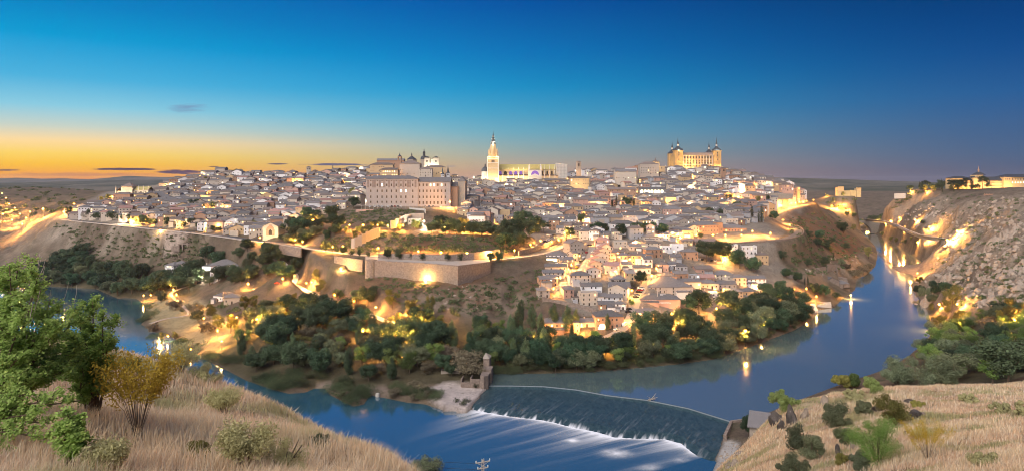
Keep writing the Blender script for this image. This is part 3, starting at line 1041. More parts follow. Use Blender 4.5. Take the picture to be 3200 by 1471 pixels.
def ridge(name, y0, y1, prof, amp, sc, base=58):
    """a range of hills: crest line given as (photo column, row) at depth y1"""
    xs = np.linspace(-1.05, 1.05, 420)
    us = CX + xs * F
    top = H - (np.interp(us, [p[0] for p in prof], [p[1] for p in prof]) - HZ) / F * y1
    r = np.linspace(0, 1, 40)
    Y = (y0 + (y1 - y0) * r)[:, None] * np.ones((1, len(xs)))
    X = xs[None, :] * Y
    n = fbm(X / sc, Y / sc, 5) - .5
    Z = base + (top - base)[None, :] * (r ** (1.3 if y0 > 3200 else .8))[:, None] + n * amp * np.sin(np.pi * np.clip(r * .9 + .1, 0, 1))[:, None]
    Yb = Y[-1:] + (y1 - y0) * .3
    X = np.concatenate([X, xs[None, :] * Yb])
    Y = np.concatenate([Y, Yb])
    Z = np.concatenate([Z, np.full((1, len(xs)), base - 40.0)])
    return tag(grid_mesh(name, X, Y, Z, mh), kind='structure')


ridge('plain', 3000, 3700, [(-600, 582), (0, 580), (300, 584), (700, 582), (1200, 590), (2300, 592), (2600, 584), (3000, 580), (3800, 580)], 12, 400)
ridge('near_hills', 3600, 5600, [(-600, 574), (0, 573), (240, 566), (420, 563), (600, 561), (700, 560), (900, 566), (1400, 572), (2300, 566), (2420, 555), (2520, 557), (2640, 561), (2760, 565), (2900, 569), (3100, 573), (3800, 574)], 26, 700)
ridge('far_mountains', 7000, 9000, [(-600, 557), (-100, 560), (0, 558), (50, 556), (130, 559), (200, 558), (280, 561), (340, 556), (400, 550), (440, 552), (520, 554), (600, 551), (680, 555), (900, 560), (1200, 566), (1700, 568), (1760, 562), (1850, 565), (2000, 568), (2600, 569), (3800, 570)], 30, 900)
# ------------------------------------------------------------------ labels: every thing of a set is told apart by look, place and order
REG = []
ORD = ['leftmost', 'second from left', 'third from left', 'fourth from left', 'fifth from left', 'sixth from left', 'seventh from left', 'eighth from left',
       'ninth from left', 'tenth from left', 'eleventh from left', 'twelfth from left', 'thirteenth from left', 'fourteenth from left', 'fifteenth from left', 'sixteenth from left']


def reg(o, cat, desc, zone, group, plural=None):
    x, y, z = o.location
    u, v = px(x, y, z)
    o['category'] = cat
    o['group'] = group
    REG.append([o, desc, plural or desc + 's', zone, u, v])


def thin_out(name, most):
    """past the largest few hundred of a kind, the smallest in view become one mass"""
    rs = [r for r in REG if r[0].name.split('.')[0] == name]
    rs.sort(key=lambda r: -r[0].children[0].scale.z / max(r[0].location.y, 1))
    far = rs[most:]
    if not far:
        return
    bpy.context.view_layer.update()
    for part, mat in (('crown', None), ('trunk', None)):
        co, fs, tone, nb = [], [], [], 0
        for r in far:
            for c in r[0].children:
                if c.name.split('.')[0] != part:
                    continue
                me = c.data
                a = np.empty(len(me.vertices) * 3, np.float32)
                me.vertices.foreach_get('co', a)
                mw = np.array(c.matrix_world)
                a = a.reshape(-1, 3) @ mw[:3, :3].T + mw[:3, 3]
                if 'tone' in me.attributes:
                    t = np.empty(len(a), np.float32)
                    me.attributes['tone'].data.foreach_get('value', t)
                    keep_ = np.repeat(np.arange(len(a) // 4) % 2 == 0, 4)
                    a, t = a[keep_], t[keep_]
                    tone.append(t)
                else:
                    fs += [tuple(nb + i for i in p.vertices) for p in me.polygons]
                co.append(a)
                nb += len(a)
                mat = me.materials[0]
        me = bpy.data.meshes.new('distant_' + part)
        if tone:
            fs = np.arange(nb).reshape(-1, 4).tolist()
        me.from_pydata(np.concatenate(co), [], fs)
        me.materials.append(mat)
        if tone:
            at_ = me.attributes.new('tone', 'FLOAT', 'POINT')
            at_.data.foreach_set('value', np.concatenate(tone))
        o = link_mesh('distant_trees' if part == 'crown' else 'distant_trunks', me)
        tag(o, 'small distant %s scattered through the town and along the far roads' % ('trees' if part == 'crown' else 'trunks'), 'trees', None, 'stuff')
    for r in far:
        for c in list(r[0].children):
            bpy.data.objects.remove(c)
        REG.remove(r)
        bpy.data.objects.remove(r[0])


def finish_labels():
    thin_out('broadleaf_tree', 285)
    sets = {}
    for r in REG:
        sets.setdefault((r[1], r[3]), []).append(r)
    for (desc, zone), rs in sets.items():
        rs.sort(key=lambda r: r[5])
        n = len(rs)
        if n == 1:
            rs[0][0]['label'] = desc + ' ' + zone
            continue
        k = max(1, math.ceil(n / 12))
        rows = [rs[i * n // k:(i + 1) * n // k] for i in range(k)]
        names = {1: [''], 2: ['upper ', 'lower '], 3: ['upper ', 'middle ', 'lower ']}.get(k)
        if names is None:
            names = ['upper ', 'upper middle ', 'middle ', 'lower middle ', 'lower ', 'lowest ', 'bottom '][:k]
        for row, nm in zip(rows, names):
            row.sort(key=lambda r: r[4])
            for i, r in enumerate(row):
                if len(row) == 1:
                    r[0]['label'] = (nm + desc + ' ' + zone).strip()
                else:
                    o_ = 'leftmost' if i == 0 else ORD[min(i, 15)].split()[0]
                    r[0]['label'] = '%s %s%s%s %s' % (o_, nm, desc, '' if i == 0 else ' from left', zone)


# ------------------------------------------------------------------ windows, doors: shared meshes
def win_mesh(name, glass, w=1.0, h=1.0):
    m = MB()
    m.box(-.5, .5, -.06, .04, 0, 1)
    m.mi = 1
    m.box(-.40, .40, -.075, -.055, .07, .93)
    return m.mesh(name, [M['frame'], glass])


M['frame'] = plain('window_frame', (.34, .29, .24))
WIN = {'dark': win_mesh('window', M['glass']), 'shutter': win_mesh('window', M['shutter']), 'lit': win_mesh('window', M['litwin']), 'lit2': win_mesh('window', M['litwin2'])}
_m = MB()
_m.box(-.5, .5, -.05, .05, 0, 1)
DOOR = _m.mesh('door', M['dark'])
_m = MB()
_m.box(-.5, .5, -.5, .5, -1.2, 1)
_m.box(-.62, .62, -.62, .62, 1, 1.18)
CHIM = _m.mesh('chimney', M['beige'])
_m = MB()
_m.box(-.5, .5, -.75, 0, -.12, 0)
for i in range(9):
    _m.box(-.48 + i * .116, -.45 + i * .116, -.75, -.72, 0, 1)
_m.box(-.5, .5, -.76, -.71, .96, 1.0)
BALC = _m.mesh('balcony', M['iron'])


def window(root, kind, x, y, z, w, h, rz=0.0):
    return link_mesh('window', WIN[kind], root, (x, y, z), rz, (w, 1, h))


def wkind(r, lit=.07):
    q = r.random()
    return 'lit' if q < lit * .6 else 'lit2' if q < lit else 'shutter' if q < .55 else 'dark'


WALLS = ['white', 'cream', 'ochre', 'beige', 'grey', 'pink', 'brick', 'stone']
ROOFS = ['roof_grey', 'roof_brown', 'roof_red', 'roof_flat']
KINDW = {'gx': 'gable-roofed', 'gy': 'gable-roofed', 'hip': 'hip-roofed', 'flat': 'flat-roofed', 'shed': 'single-pitch-roofed'}
HOUSE_SPOTS = []


def house(x, y, z, rz, w, d, h, wall='cream', roof='roof_grey', kind='hip', floors=2, seed=0, lit=.07, wins=True, balc=0, chim=True, maxwin=14, name='house'):
    """walls, tile roof, each window on the faces the eye can see; local -y is the street front"""
    r = random.Random(seed * 7 + int(x * 3) + int(y))
    root = empty(name, (x, y, z), rz)
    HOUSE_SPOTS.append((x, y, max(w, d) / 2))
    wm = MB()
    x0, x1, y0, y1 = -w / 2, w / 2, -d / 2, d / 2
    rh = min(w, d) * .22
    wm.box(x0, x1, y0, y1, -7, h)
    if kind == 'gx':
        wm.add([(x0, y0, h), (x0, y1, h), (x0, 0, h + d * .2), (x1, y0, h), (x1, y1, h), (x1, 0, h + d * .2)], [(0, 2, 1), (3, 4, 5)])
    elif kind == 'gy':
        wm.add([(x0, y0, h), (x1, y0, h), (0, y0, h + w * .2), (x0, y1, h), (x1, y1, h), (0, y1, h + w * .2)], [(0, 1, 2), (3, 5, 4)])
    elif kind == 'flat':
        for (a, b, c, e) in ((x0, x1, y0, y0 + .25), (x0, x1, y1 - .25, y1), (x0, x0 + .25, y0 + .25, y1 - .25), (x1 - .25, x1, y0 + .25, y1 - .25)):
            wm.box(a, b, c, e, h, h + .7)
    wm.build('wall', M[wall], root)
    rm = MB()
    if kind == 'gx':
        rm.gable(x0, x1, y0, y1, h, h + d * .2, along='x')
    elif kind == 'gy':
        rm.gable(x0, x1, y0, y1, h, h + w * .2, along='y')
    elif kind == 'hip':
        rm.hip(x0, x1, y0, y1, h, rh)
    elif kind == 'shed':
        rm.shed(x0, x1, y0, y1, h, h + d * .14)
    else:
        rm.box(x0 + .26, x1 - .26, y0 + .26, y1 - .26, h, h + .12)
    ro = rm.build('roof', M[roof], root)
    if y < 800 and name == 'house' and r.random() < .5:
        aw, ad, ah = w * r.uniform(.3, .55), r.uniform(2.4, 4.5), h * r.uniform(.4, .68)
        ax = r.choice((-1, 1)) * (w - aw) * .5 * r.uniform(.5, .98)
        ya = -d / 2 - ad
        an = MB().box(ax - aw / 2, ax + aw / 2, ya, y0 - .01, -7, ah).build('annex', M[r.choice((wall, 'white', 'cream', 'grey'))], root)
        if r.random() < .7:
            MB().shed(ax - aw / 2, ax + aw / 2, ya, y0 - .36, ah + .02, ah + ad * .2).build('annex_roof', M[roof], an)
    if kind != 'flat' and y < 640 and r.random() < .6:
        MB().tube([(w * .2, 0, h), (w * .2, 0, h + rh + 2.6)], .05, 4).box(w * .2 - .6, w * .2 + .6, -.03, .03, h + rh + 2.2, h + rh + 2.28).build('aerial', M['iron'], ro)
    if chim and kind != 'flat' and r.random() < .7:
        link_mesh('chimney', CHIM, ro, (r.uniform(-w * .3, w * .3), r.uniform(-d * .25, d * .3), h + rh * .75), 0, (.7, .7, 1.1))
    if not wins:
        return root
    fh = h / floors
    c, s = math.cos(rz), math.sin(rz)
    faces = []
    for (nx, ny, span, off) in ((0, -1, w, y0), (1, 0, d, x1), (-1, 0, d, x0)):
        gx, gy = nx * c - ny * s, nx * s + ny * c
        dot = -(gx * x + gy * y) / math.hypot(x, y)
        if dot > .25:
            faces.append((dot, nx, ny, span))
    faces.sort(reverse=True)
    n = 0
    for dot, nx, ny, span in faces:
        k = max(1, int(span / 2.9))
        for fl in range(floors):
            for i in range(k):
                if n >= maxwin or r.random() < (.16 if ny else .42):
                    continue
                t = (i + .5) / k * span - span / 2 + r.uniform(-.12, .12)
                ww, wh = (.95, 1.45) if fl or r.random() < .5 else (1.1, 1.2)
                zz = fl * fh + fh * .34
                if fl == 0 and ny and i == k // 2:
                    link_mesh('door', DOOR, root, (t, y0 - .03, -.2), 0, (1.1, 1, 2.3))
                    continue
                kd = wkind(r, lit)
                if ny:
                    window(root, kd, t, y0, zz, ww, wh)
                    if balc and fl and r.random() < balc:
                        link_mesh('balcony', BALC, root, (t, y0, zz - .15), 0, (1.7, 1, .95))
                elif nx > 0:
                    window(root, kd, x1, t, zz, ww, wh, R(90))
                else:
                    window(root, kd, x0, t, zz, ww, wh, R(-90))
                n += 1
    return root


# ------------------------------------------------------------------ street lamps: post, lantern, the light itself
_m = MB()
_m.frus(0, 0, 0, .35, .16, .13, 8)
_m.frus(0, 0, .35, 4.4, .075, .05, 8)
_m.frus(0, 0, 4.4, 4.5, .16, .16, 8)
POLE = _m.mesh('pole', M['iron'])
_m = MB()
_m.lathe(0, 0, [(.12, 4.5), (.26, 4.75), (.3, 5.0), (.24, 5.2), (.1, 5.3)], 8)
LANT = {'o': _m.mesh('lantern', M['lamp']), 'w': _m.mesh('lantern', M['lampw'])}
_m = MB()
_m.lathe(0, 0, [(.34, 5.3), (.2, 5.42), (.04, 5.55)], 8)
CAP = _m.mesh('lamp_cap', M['iron'])
LCOL = {'o': (1.0, .46, .10), 'w': (1.0, .90, .72), 'y': (1.0, .72, .30)}


def light(kind, name, loc, energy, col, parent=None, size=.4, rot=None, **kw):
    d = bpy.data.lights.new(name, kind)
    d.energy = energy
    d.color = col
    if kind == 'POINT':
        d.shadow_soft_size = size
    elif kind == 'AREA':
        d.shape = 'RECTANGLE'
        d.size, d.size_y = size if isinstance(size, tuple) else (size, size)
    elif kind == 'SPOT':
        d.shadow_soft_size = size
        d.spot_size = kw.get('angle', R(100))
        d.spot_blend = .6
    o = bpy.data.objects.new(name, d)
    COL.objects.link(o)
    o.parent = parent
    o.location = loc
    if rot:
        o.rotation_euler = rot
    return o


def lamp(x, y, z, e=2600, c='o', sc=1.0, s=1.0):
    root = empty('street_lamp', (x, y, z))
    link_mesh('pole', POLE, root, (0, 0, 0), 0, (1.3 * s, 1.3 * s, sc))
    k = link_mesh('lantern', LANT[c], root, (0, 0, 0), 0, (1.25 * s, 1.25 * s, sc))
    link_mesh('lamp_cap', CAP, k)
    light('POINT', 'lamp_light', (0, -.7, 4.9 * sc), e * (3.1 if c == 'o' else 1.5), LCOL[c], root, .3)
    return root


_m = MB()
_m.box(-.5, .5, -.2, .2, 0, .12)
_m.box(-.06, .06, -.06, .06, .12, .4)
_m.box(-.45, .45, -.3, .3, .4, .95)
FIX = _m.mesh('floodlight_body', M['iron'])
_m = MB()
_m.box(-.38, .38, .3, .34, .45, .9)
LENS = {k: _m.mesh('lens', M[k]) for k in ('lamp', 'lampw')}


def flood(x, y, z, e, col=(1.0, .70, .30), size=(6, 1), tilt=60, yaw=0.0, label='', lens='lampw'):
    """ground floodlight aimed back and up at a wall"""
    root = empty('floodlight', (x, y, z), yaw)
    link_mesh('housing', FIX, root)
    link_mesh('lens', LENS[lens], root)
    light('AREA', 'flood_light', (0, .6, .9), e, col, root, size, (R(90 + tilt - 45), 0, 0))
    return tag(root, label, 'floodlight', 'floodlights')


# ------------------------------------------------------------------ cars
def car_meshes(h=1.45, van=False):
    b = MB()
    if van:
        prof = [(-2.5, .35), (2.5, .35), (2.55, 1.0), (1.75, 1.25), (1.1, 2.1), (-2.45, 2.15), (-2.55, 1.0)]
        cab = [(1.55, 1.28), (1.08, 1.95), (-2.2, 1.98), (-2.2, 1.3)]
    else:
        prof = [(-2.05, .3), (2.05, .3), (2.1, .72), (1.95, .85), (1.05, .95), (.45, h), (-1.15, h), (-1.75, .98), (-2.08, .92), (-2.1, .6)]
        cab = [(.88, .98), (.38, h - .1), (-1.08, h - .1), (-1.5, 1.0)]

    def ex(mb, p, y0, y1):
        n = len(p)
        vs = [(x, y0, z) for x, z in p] + [(x, y1, z) for x, z in p]
        mb.add(vs, [tuple(range(n)), tuple(range(2 * n - 1, n - 1, -1))] + [(i, n + i, n + (i + 1) % n, (i + 1) % n) for i in range(n)])
    ex(b, prof, -.85, .85)
    gl = MB()
    ex(gl, cab, -.87, -.84)
    ex(gl, cab, .84, .87)
    if not van:
        gl.add([(1.07, -.74, .97), (1.07, .74, .97), (.49, .68, h - .04), (.49, -.68, h - .04)], [(0, 1, 2, 3)])
        gl.add([(-1.72, -.74, 1.02), (-1.72, .74, 1.02), (-1.2, .68, h - .04), (-1.2, -.68, h - .04)], [(3, 2, 1, 0)])
    else:
        gl.add([(1.77, -.74, 1.28), (1.77, .74, 1.28), (1.14, .7, 2.04), (1.14, -.7, 2.04)], [(0, 1, 2, 3)])
    return b, gl


wh = MB()
vs = []
n = 12
for y in (-.1, .1):
    vs += [(.32 * math.cos(2 * math.pi * i / n), y, .32 + .32 * math.sin(2 * math.pi * i / n)) for i in range(n)]
wh.add(vs, [tuple(range(n)), tuple(range(2 * n - 1, n - 1, -1))] + [(i, n + i, n + (i + 1) % n, (i + 1) % n) for i in range(n)])
M['tyre'] = plain('tyre', (.02, .02, .02))
WHEEL = wh.mesh('wheel', M['tyre'])
CARCOL = {'white': (.75, .75, .74), 'black': (.015, .015, .018), 'grey': (.22, .23, .24), 'silver': (.5, .5, .51), 'red': (.35, .03, .025), 'blue': (.04, .07, .18), 'yellow': (.70, .46, .03)}
CARB = {}
for k, c in CARCOL.items():
    mm, tt, bb = new_mat(k + '_car_paint')
    bb.inputs['Base Color'].default_value = (*c, 1)
    bb.inputs['Roughness'].default_value = .25
    bb.inputs['Specular IOR Level'].default_value = .5
    for van in (False, True):
        bm_, gm_ = car_meshes(van=van)
        CARB[k, van] = (bm_.mesh('body', mm), gm_.mesh('car_window', M['glass']))


def car(x, y, z, rz, col, van=False):
    root = empty('parked_van' if van else 'parked_car', (x, y, z), rz)
    b, gl = CARB[col, van]
    link_mesh('body', b, root)
    link_mesh('car_window', gl, root)
    for sx in (1.3, -1.3):
        for sy in (.8, -.8):
            link_mesh('wheel', WHEEL, root, (sx, sy, 0))
    return root


# ------------------------------------------------------------------ trees: tapered trunk with limbs, crown of many leaf-clump faces
def leaf_mat(name, c1, c2, trans=.25, var=1.0):
    m, t, b = new_mat(name)
    at_ = t.nodes.new('ShaderNodeAttribute')
    at_.attribute_name = 'tone'
    oi = t.nodes.new('ShaderNodeObjectInfo')
    col = mixrgb(t, at_.outputs['Fac'], (*c1, 1), (*c2, 1))
    hue = math_node(t, 'FRACT', math_node(t, 'MULTIPLY', oi.outputs['Random'], 7.31))
    k = (c1[1] + c2[1]) / 2
    col = mixrgb(t, math_node(t, 'MULTIPLY', hue, .45 * var), col, (k * 1.0, k * .95, k * .45, 1))
    col = mixrgb(t, 1.0, col, math_node(t, 'MULTIPLY_ADD', oi.outputs['Random'], var, 1 - var / 2), 'MULTIPLY')
    t.links.new(col, b.inputs['Base Color'])
    b.inputs['Roughness'].default_value = .6
    tl = t.nodes.new('ShaderNodeBsdfTranslucent')
    t.links.new(col, tl.inputs[0])
    mx = t.nodes.new('ShaderNodeMixShader')
    mx.inputs[0].default_value = trans
    t.links.new(b.outputs[0], mx.inputs[1])
    t.links.new(tl.outputs[0], mx.inputs[2])
    t.links.new(mx.outputs[0], [q for q in t.nodes if q.type == 'OUTPUT_MATERIAL'][0].inputs[0])
    return m


LEAF = {
    'dry': leaf_mat('dry_broom', (.44, .42, .20), (.62, .58, .32), .4, .3),
    'round': leaf_mat('dark_green_leaves', (.026, .062, .036), (.066, .135, .065)),
    'olive': leaf_mat('grey_green_leaves', (.095, .125, .07), (.19, .225, .13)),
    'poplar': leaf_mat('poplar_leaves', (.06, .11, .055), (.13, .20, .10)),
    'pine': leaf_mat('pine_needles', (.03, .05, .025), (.07, .10, .045)),
    'cypress': leaf_mat('cypress_foliage', (.018, .035, .018), (.045, .075, .03)),
    'golden': leaf_mat('yellow_green_and_lamplit_leaves', (.17, .165, .035), (.32, .29, .07), .4),  # lamplight gold put into the leaf colour; also serves yellow-green shrubs
    'bush': leaf_mat('scrub_leaves', (.06, .085, .035), (.13, .15, .07)),
    'tamarisk': leaf_mat('tamarisk_leaves', (.13, .10, .075), (.24, .20, .14)),
    'reed': leaf_mat('reed_blades', (.05, .085, .04), (.12, .16, .08)),
    'bright': leaf_mat('fresh_green_leaves', (.11, .20, .04), (.22, .36, .09), .4),
}
M['bark'] = plain('bark', (.12, .085, .06), var=.35, scale=4)


def quads_mesh(name, c, nrm, size, mat, rs, asp=1.0, up=None):
    """many small leaf faces: centres c, facing nrm"""
    n = len(c)
    a = rs.randn(n, 3) if up is None else up + rs.randn(n, 3) * .25
    nrm = nrm / np.linalg.norm(nrm, axis=1)[:, None]
    t = np.cross(nrm, a)
    t /= np.linalg.norm(t, axis=1)[:, None] + 1e-9
    b = np.cross(nrm, t)
    s = size[:, None]
    jit = lambda: (1 + rs.uniform(-.3, .3, (n, 1)))
    v = np.stack([c - t * s * jit() * .5, c + b * s * asp * jit() * .5 + nrm * s * .1, c + t * s * jit() * .5, c - b * s * asp * jit() * .5 - nrm * s * .1], 1)
    me = bpy.data.meshes.new(name)
    me.vertices.add(4 * n)
    me.vertices.foreach_set('co', v.reshape(-1).astype(np.float32))
    me.loops.add(4 * n)
    me.loops.foreach_set('vertex_index', np.arange(4 * n, dtype=np.int32))
    me.polygons.add(n)
    me.polygons.foreach_set('loop_start', np.arange(0, 4 * n, 4, dtype=np.int32))
    me.polygons.foreach_set('loop_total', np.full(n, 4, np.int32))
    me.update()
    tone = np.repeat(np.clip(rs.rand(n) * .7 + (rs.rand(n) > .86) * .4, 0, 1), 4)
    a_ = me.attributes.new('tone', 'FLOAT', 'POINT')
    a_.data.foreach_set('value', tone.astype(np.float32))
    for mt in (mat if isinstance(mat, (list, tuple)) else [mat]):
        me.materials.append(mt)
    return me


def crown(kind, seed, hgt=10.0, rad=4.0, n=1700):
    rs = np.random.RandomState(seed)
    lobes = []
    if kind in ('cypress', 'poplar'):
        nl = 26
        for i in range(nl):
            t = (i + .5) / nl
            rr = rad * (math.sin(math.pi * min(1, t * .8 + .22)) ** .7) * (.9 if kind == 'poplar' else 1)
            a = rs.rand() * 6.28
            off = rr * (.55 if kind == 'poplar' else .3)
            lobes.append((off * math.cos(a), off * math.sin(a), hgt * (.08 + .88 * t), rr * (.62 if kind == 'poplar' else .75), 1.8))
    elif kind == 'pine':
        for i in range(13):
            a, q = rs.rand() * 6.28, math.sqrt(rs.rand())
            lobes.append((rad * .8 * q * math.cos(a), rad * .8 * q * math.sin(a), hgt * (.62 + .28 * rs.rand() - .12 * q), rad * .36, .6))
    else:
        nl = 20
        zc = {'bush': .45, 'tamarisk': .5, 'reed': .4}.get(kind, .60)
        zs = {'bush': .40, 'tamarisk': .42, 'reed': .4}.get(kind, .40)
        for i in range(nl):
            d = rs.randn(3)
            d /= np.linalg.norm(d)
            q = rs.rand() ** .4 * .86
            lobes.append((d[0] * rad * q, d[1] * rad * q, hgt * (zc + d[2] * zs * q), rad * rs.uniform(.16, .46), rs.uniform(.7, 1.1)))
    C_, N_, S_ = [], [], []
    tot = sum(l[3] ** 2 for l in lobes)
    for (x, y, z, r, sq) in lobes:
        k = max(20, int(n * r * r / tot))
        d = rs.randn(k, 3)
        d /= np.linalg.norm(d, axis=1)[:, None]
        q = (rs.rand(k, 1) ** .35)
        p = d * r * q * np.array([1, 1, sq])
        p *= (1 + .35 * (vnoise(d[:, 0] * 2.2 + x * 3 + 40, d[:, 2] * 2.2 + y * 3 + 40) - .5))[:, None]
        C_.append(p + np.array([x, y, z]))
        N_.append(d * .8 + rs.randn(k, 3) * .5 + np.array([0, 0, .25]))
        S_.append(rs.uniform(.5, 1.15, k) * .078 * rad * (1.0 if kind not in ('cypress', 'poplar') else 1.7))
    c, nn_, s = np.concatenate(C_), np.concatenate(N_), np.concatenate(S_)
    if kind == 'reed':
        c[:, 2] = np.abs(c[:, 2])
        up = np.tile(np.array([[0.0, 0, 1.0]]), (len(c), 1))
        return quads_mesh('crown', c, np.cross(up, rs.randn(len(c), 3)), s, LEAF[kind], rs, .35, np.cross(up, rs.randn(len(c), 3)))
    return quads_mesh('crown', c, nn_, s, LEAF[kind], rs, 1.3 if kind != 'pine' else .8)


def trunk_mesh(kind, seed, hgt=10.0, rad=4.0):
    r = random.Random(seed)
    m = MB()
    tr = {'bush': .05, 'tamarisk': .08, 'cypress': .16, 'reed': .04}.get(kind, .24)
    top = hgt * (.8 if kind in ('poplar', 'cypress', 'pine') else .55)
    m.tube([(0, 0, -1), (r.uniform(-.1, .1), r.uniform(-.1, .1), top * .4), (r.uniform(-.4, .4), r.uniform(-.4, .4), top)], tr, 6, tr * .35)
    for i in range(6 if kind not in ('cypress',) else 2):
        a, z0 = r.random() * 6.28, hgt * r.uniform(.25, .5)
        L_ = rad * r.uniform(.5, .85)
        m.tube([(0, 0, z0), (L_ * .45 * math.cos(a), L_ * .45 * math.sin(a), z0 + hgt * .1), (L_ * math.cos(a), L_ * math.sin(a), z0 + hgt * r.uniform(.15, .35))], tr * .45, 4, tr * .12)
    return m.mesh('trunk', M['bark'])


TREES = {}
SPEC = {'round': (10, 5.2, 6400), 'olive': (7, 4.1, 4800), 'poplar': (14, 2.5, 4600), 'pine': (9, 4.2, 3800), 'cypress': (11, 1.25, 2600), 'golden': (8, 3.2, 4200), 'bush': (3.0, 1.9, 1500), 'tamarisk': (5, 3.0, 3200), 'reed': (2.6, 2.4, 3000), 'bright': (7, 3.2, 4200)}
for k, (hh, rr, n_) in SPEC.items():
    TREES[k] = [(crown(k, 11 * i + len(k) * 31, hh, rr, n_), trunk_mesh(k, i + 5, hh, rr)) for i in range(4 if k == 'round' else 3)]
TDESC = {'round': 'rounded dark green tree', 'olive': 'grey-green olive tree', 'poplar': 'tall narrow poplar', 'pine': 'umbrella pine', 'cypress': 'slim dark cypress', 'golden': 'lamp-lit golden tree', 'bush': 'low green bush', 'tamarisk': 'brownish feathery tamarisk', 'reed': 'clump of riverside reeds', 'bright': 'fresh green tree'}
TPLUR = {'reed': 'clumps of riverside reeds', 'bush': 'low green bushes', 'cypress': 'slim dark cypresses'}
TNAME = {'round': 'broadleaf_tree', 'olive': 'olive_tree', 'poplar': 'poplar_tree', 'pine': 'pine_tree', 'cypress': 'cypress_tree', 'golden': 'golden_tree', 'bush': 'bush', 'tamarisk': 'tamarisk', 'reed': 'reed_clump', 'bright': 'green_tree'}
TREE_SPOTS = []


def tree(kind, x, y, z, hgt, zone, wid=1.0, seed=None, desc=None):
    i = RND.randrange(len(TREES[kind]))
    cm, tm = TREES[kind][i]
    root = empty(TNAME[kind], (x, y, z), RND.random() * 6.28)
    s = hgt / SPEC[kind][0] * (1.22 if kind in ('round', 'olive', 'golden', 'bright', 'tamarisk') else 1.12)
    w = s * wid
    link_mesh('crown', cm, root, (0, 0, 0), 0, (w, w * RND.uniform(.9, 1.1), s))
    link_mesh('trunk', tm, root, (0, 0, 0), 0, (w, w, s))
    d = desc or TDESC[kind]
    cat = 'bush' if kind in ('bush', 'reed', 'tamarisk') else 'tree'
    reg(root, cat, d, zone, TNAME[kind].replace('_', ' ') + 's ' + zone, TPLUR.get(kind) if desc is None else None)
    TREE_SPOTS.append((x, y, w * SPEC[kind][1] * .6))
    return root


def in_poly(u, v, poly):
    r = False
    n = len(poly)
    for i in range(n):
        ax, ay = poly[i]
        bx, by = poly[(i + 1) % n]
        if (ay > v) != (by > v) and u < (bx - ax) * (v - ay) / (by - ay) + ax:
            r = not r
    return r


def wood(poly, n, mind, kinds, hts, zone, wid=(.85, 1.2), tries=40, y0=60, avoid=True):
    """trees standing in a stretch of ground seen in the photo; kinds = weighted string list"""
    us = [p[0] for p in poly]
    vs_ = [p[1] for p in poly]
    spots = []
    for _ in range(n * tries):
        if len(spots) >= n:
            break
        u, v = RND.uniform(min(us), max(us)), RND.uniform(min(vs_), max(vs_))
        if not in_poly(u, v, poly):
            continue
        g = G(u, v, y0)
        if any((g[0] - q[0]) ** 2 + (g[1] - q[1]) ** 2 < mind * mind for q in spots):
            continue
        if avoid and any((g[0] - a) ** 2 + (g[1] - b) ** 2 < (r_ + 1) ** 2 for a, b, r_ in HOUSE_SPOTS):
            continue
        if g[2] < .15 and g[1] > 320 and g[0] > 0 or g[2] < -2.9:
            continue
        spots.append(g)
        k = RND.choice(kinds)
        sc = hts.get(k, hts.get('*'))
        tree(k, g[0], g[1], g[2] - .3, RND.uniform(*sc), zone, RND.uniform(*wid))
    return spots
# ------------------------------------------------------------------ great buildings
def base(u, v, Y):
    p = P(u, v, Y)
    return p


def big(name, u, v, Y, label, cat, rz=0.0):
    HOUSE_SPOTS.append((P(u, v, Y)[0], Y + 10, 18))
    return empty(name, P(u, v, Y), rz, label, cat)


def rowwin(root, n, x0, x1, y, z, w, h, kinds=('dark',), rz=0.0, skip=()):
    for i in range(n):
        if i in skip:
            continue
        window(root, RND.choice(kinds), x0 + (x1 - x0) * (i + .5) / n, y, z, w, h, rz)


# fortress on the right of the skyline
M['fort'] = plain('fortress_stone', (.46, .29, .125), var=.12, scale=.2)
ft_ = big('fortress', 2181, 533, 985, 'floodlit square fortress with four spired corner towers on the skyline', 'fortress')
FW, FD, FH = 68.7, 46.0, 23.0
MB().box(-FW / 2 + 2, FW / 2 - 2, .6, FD - 1, -14, FH).build('wall', M['fort'], ft_)
m = MB()
m.gable(-FW / 2 + 8, FW / 2 - 8, 1.2, 12, FH, FH + 3.4, o=.8)
m.gable(-FW / 2 + 8, FW / 2 - 8, FD - 12, FD - 1, FH, FH + 3.4, o=.8)
m.gable(-FW / 2 + 3, -FW / 2 + 12, 8, FD - 8, FH, FH + 3.2, o=.8, along='y')
m.gable(FW / 2 - 12, FW / 2 - 3, 8, FD - 8, FH, FH + 3.2, o=.8, along='y')
m.build('roof', M['roof_brown'], ft_)
m = MB()
for z in (4.6, 8.4, 16.2, 22.0):
    m.box(-FW / 2 + 8, FW / 2 - 8, -.1, .6, z, z + .5)
for i in range(11):
    x = -FW / 2 + 13 + i * (FW - 26) / 10
    m.box(x - .35, x + .35, -.05, .6, -2, 4.6)
    m.box(x - .3, x + .3, -.05, .6, 8.9, 16.2)
    m.box(x - .3, x + .3, -.05, .6, 16.7, 22.0)
m.build('cornice', M['palestone'], ft_)
for (z, w, h, kd) in ((1.0, 1.5, 2.0, ('dark',)), (5.4, 1.6, 2.6, ('dark',)), (9.6, 1.7, 3.3, ('dark', 'shutter')), (13.6, 1.3, 1.5, ('dark',)), (17.4, 2.0, 3.4, ('dark',))):
    rowwin(ft_, 10, -FW / 2 + 13, FW / 2 - 13, .6, z, w, h, kd)


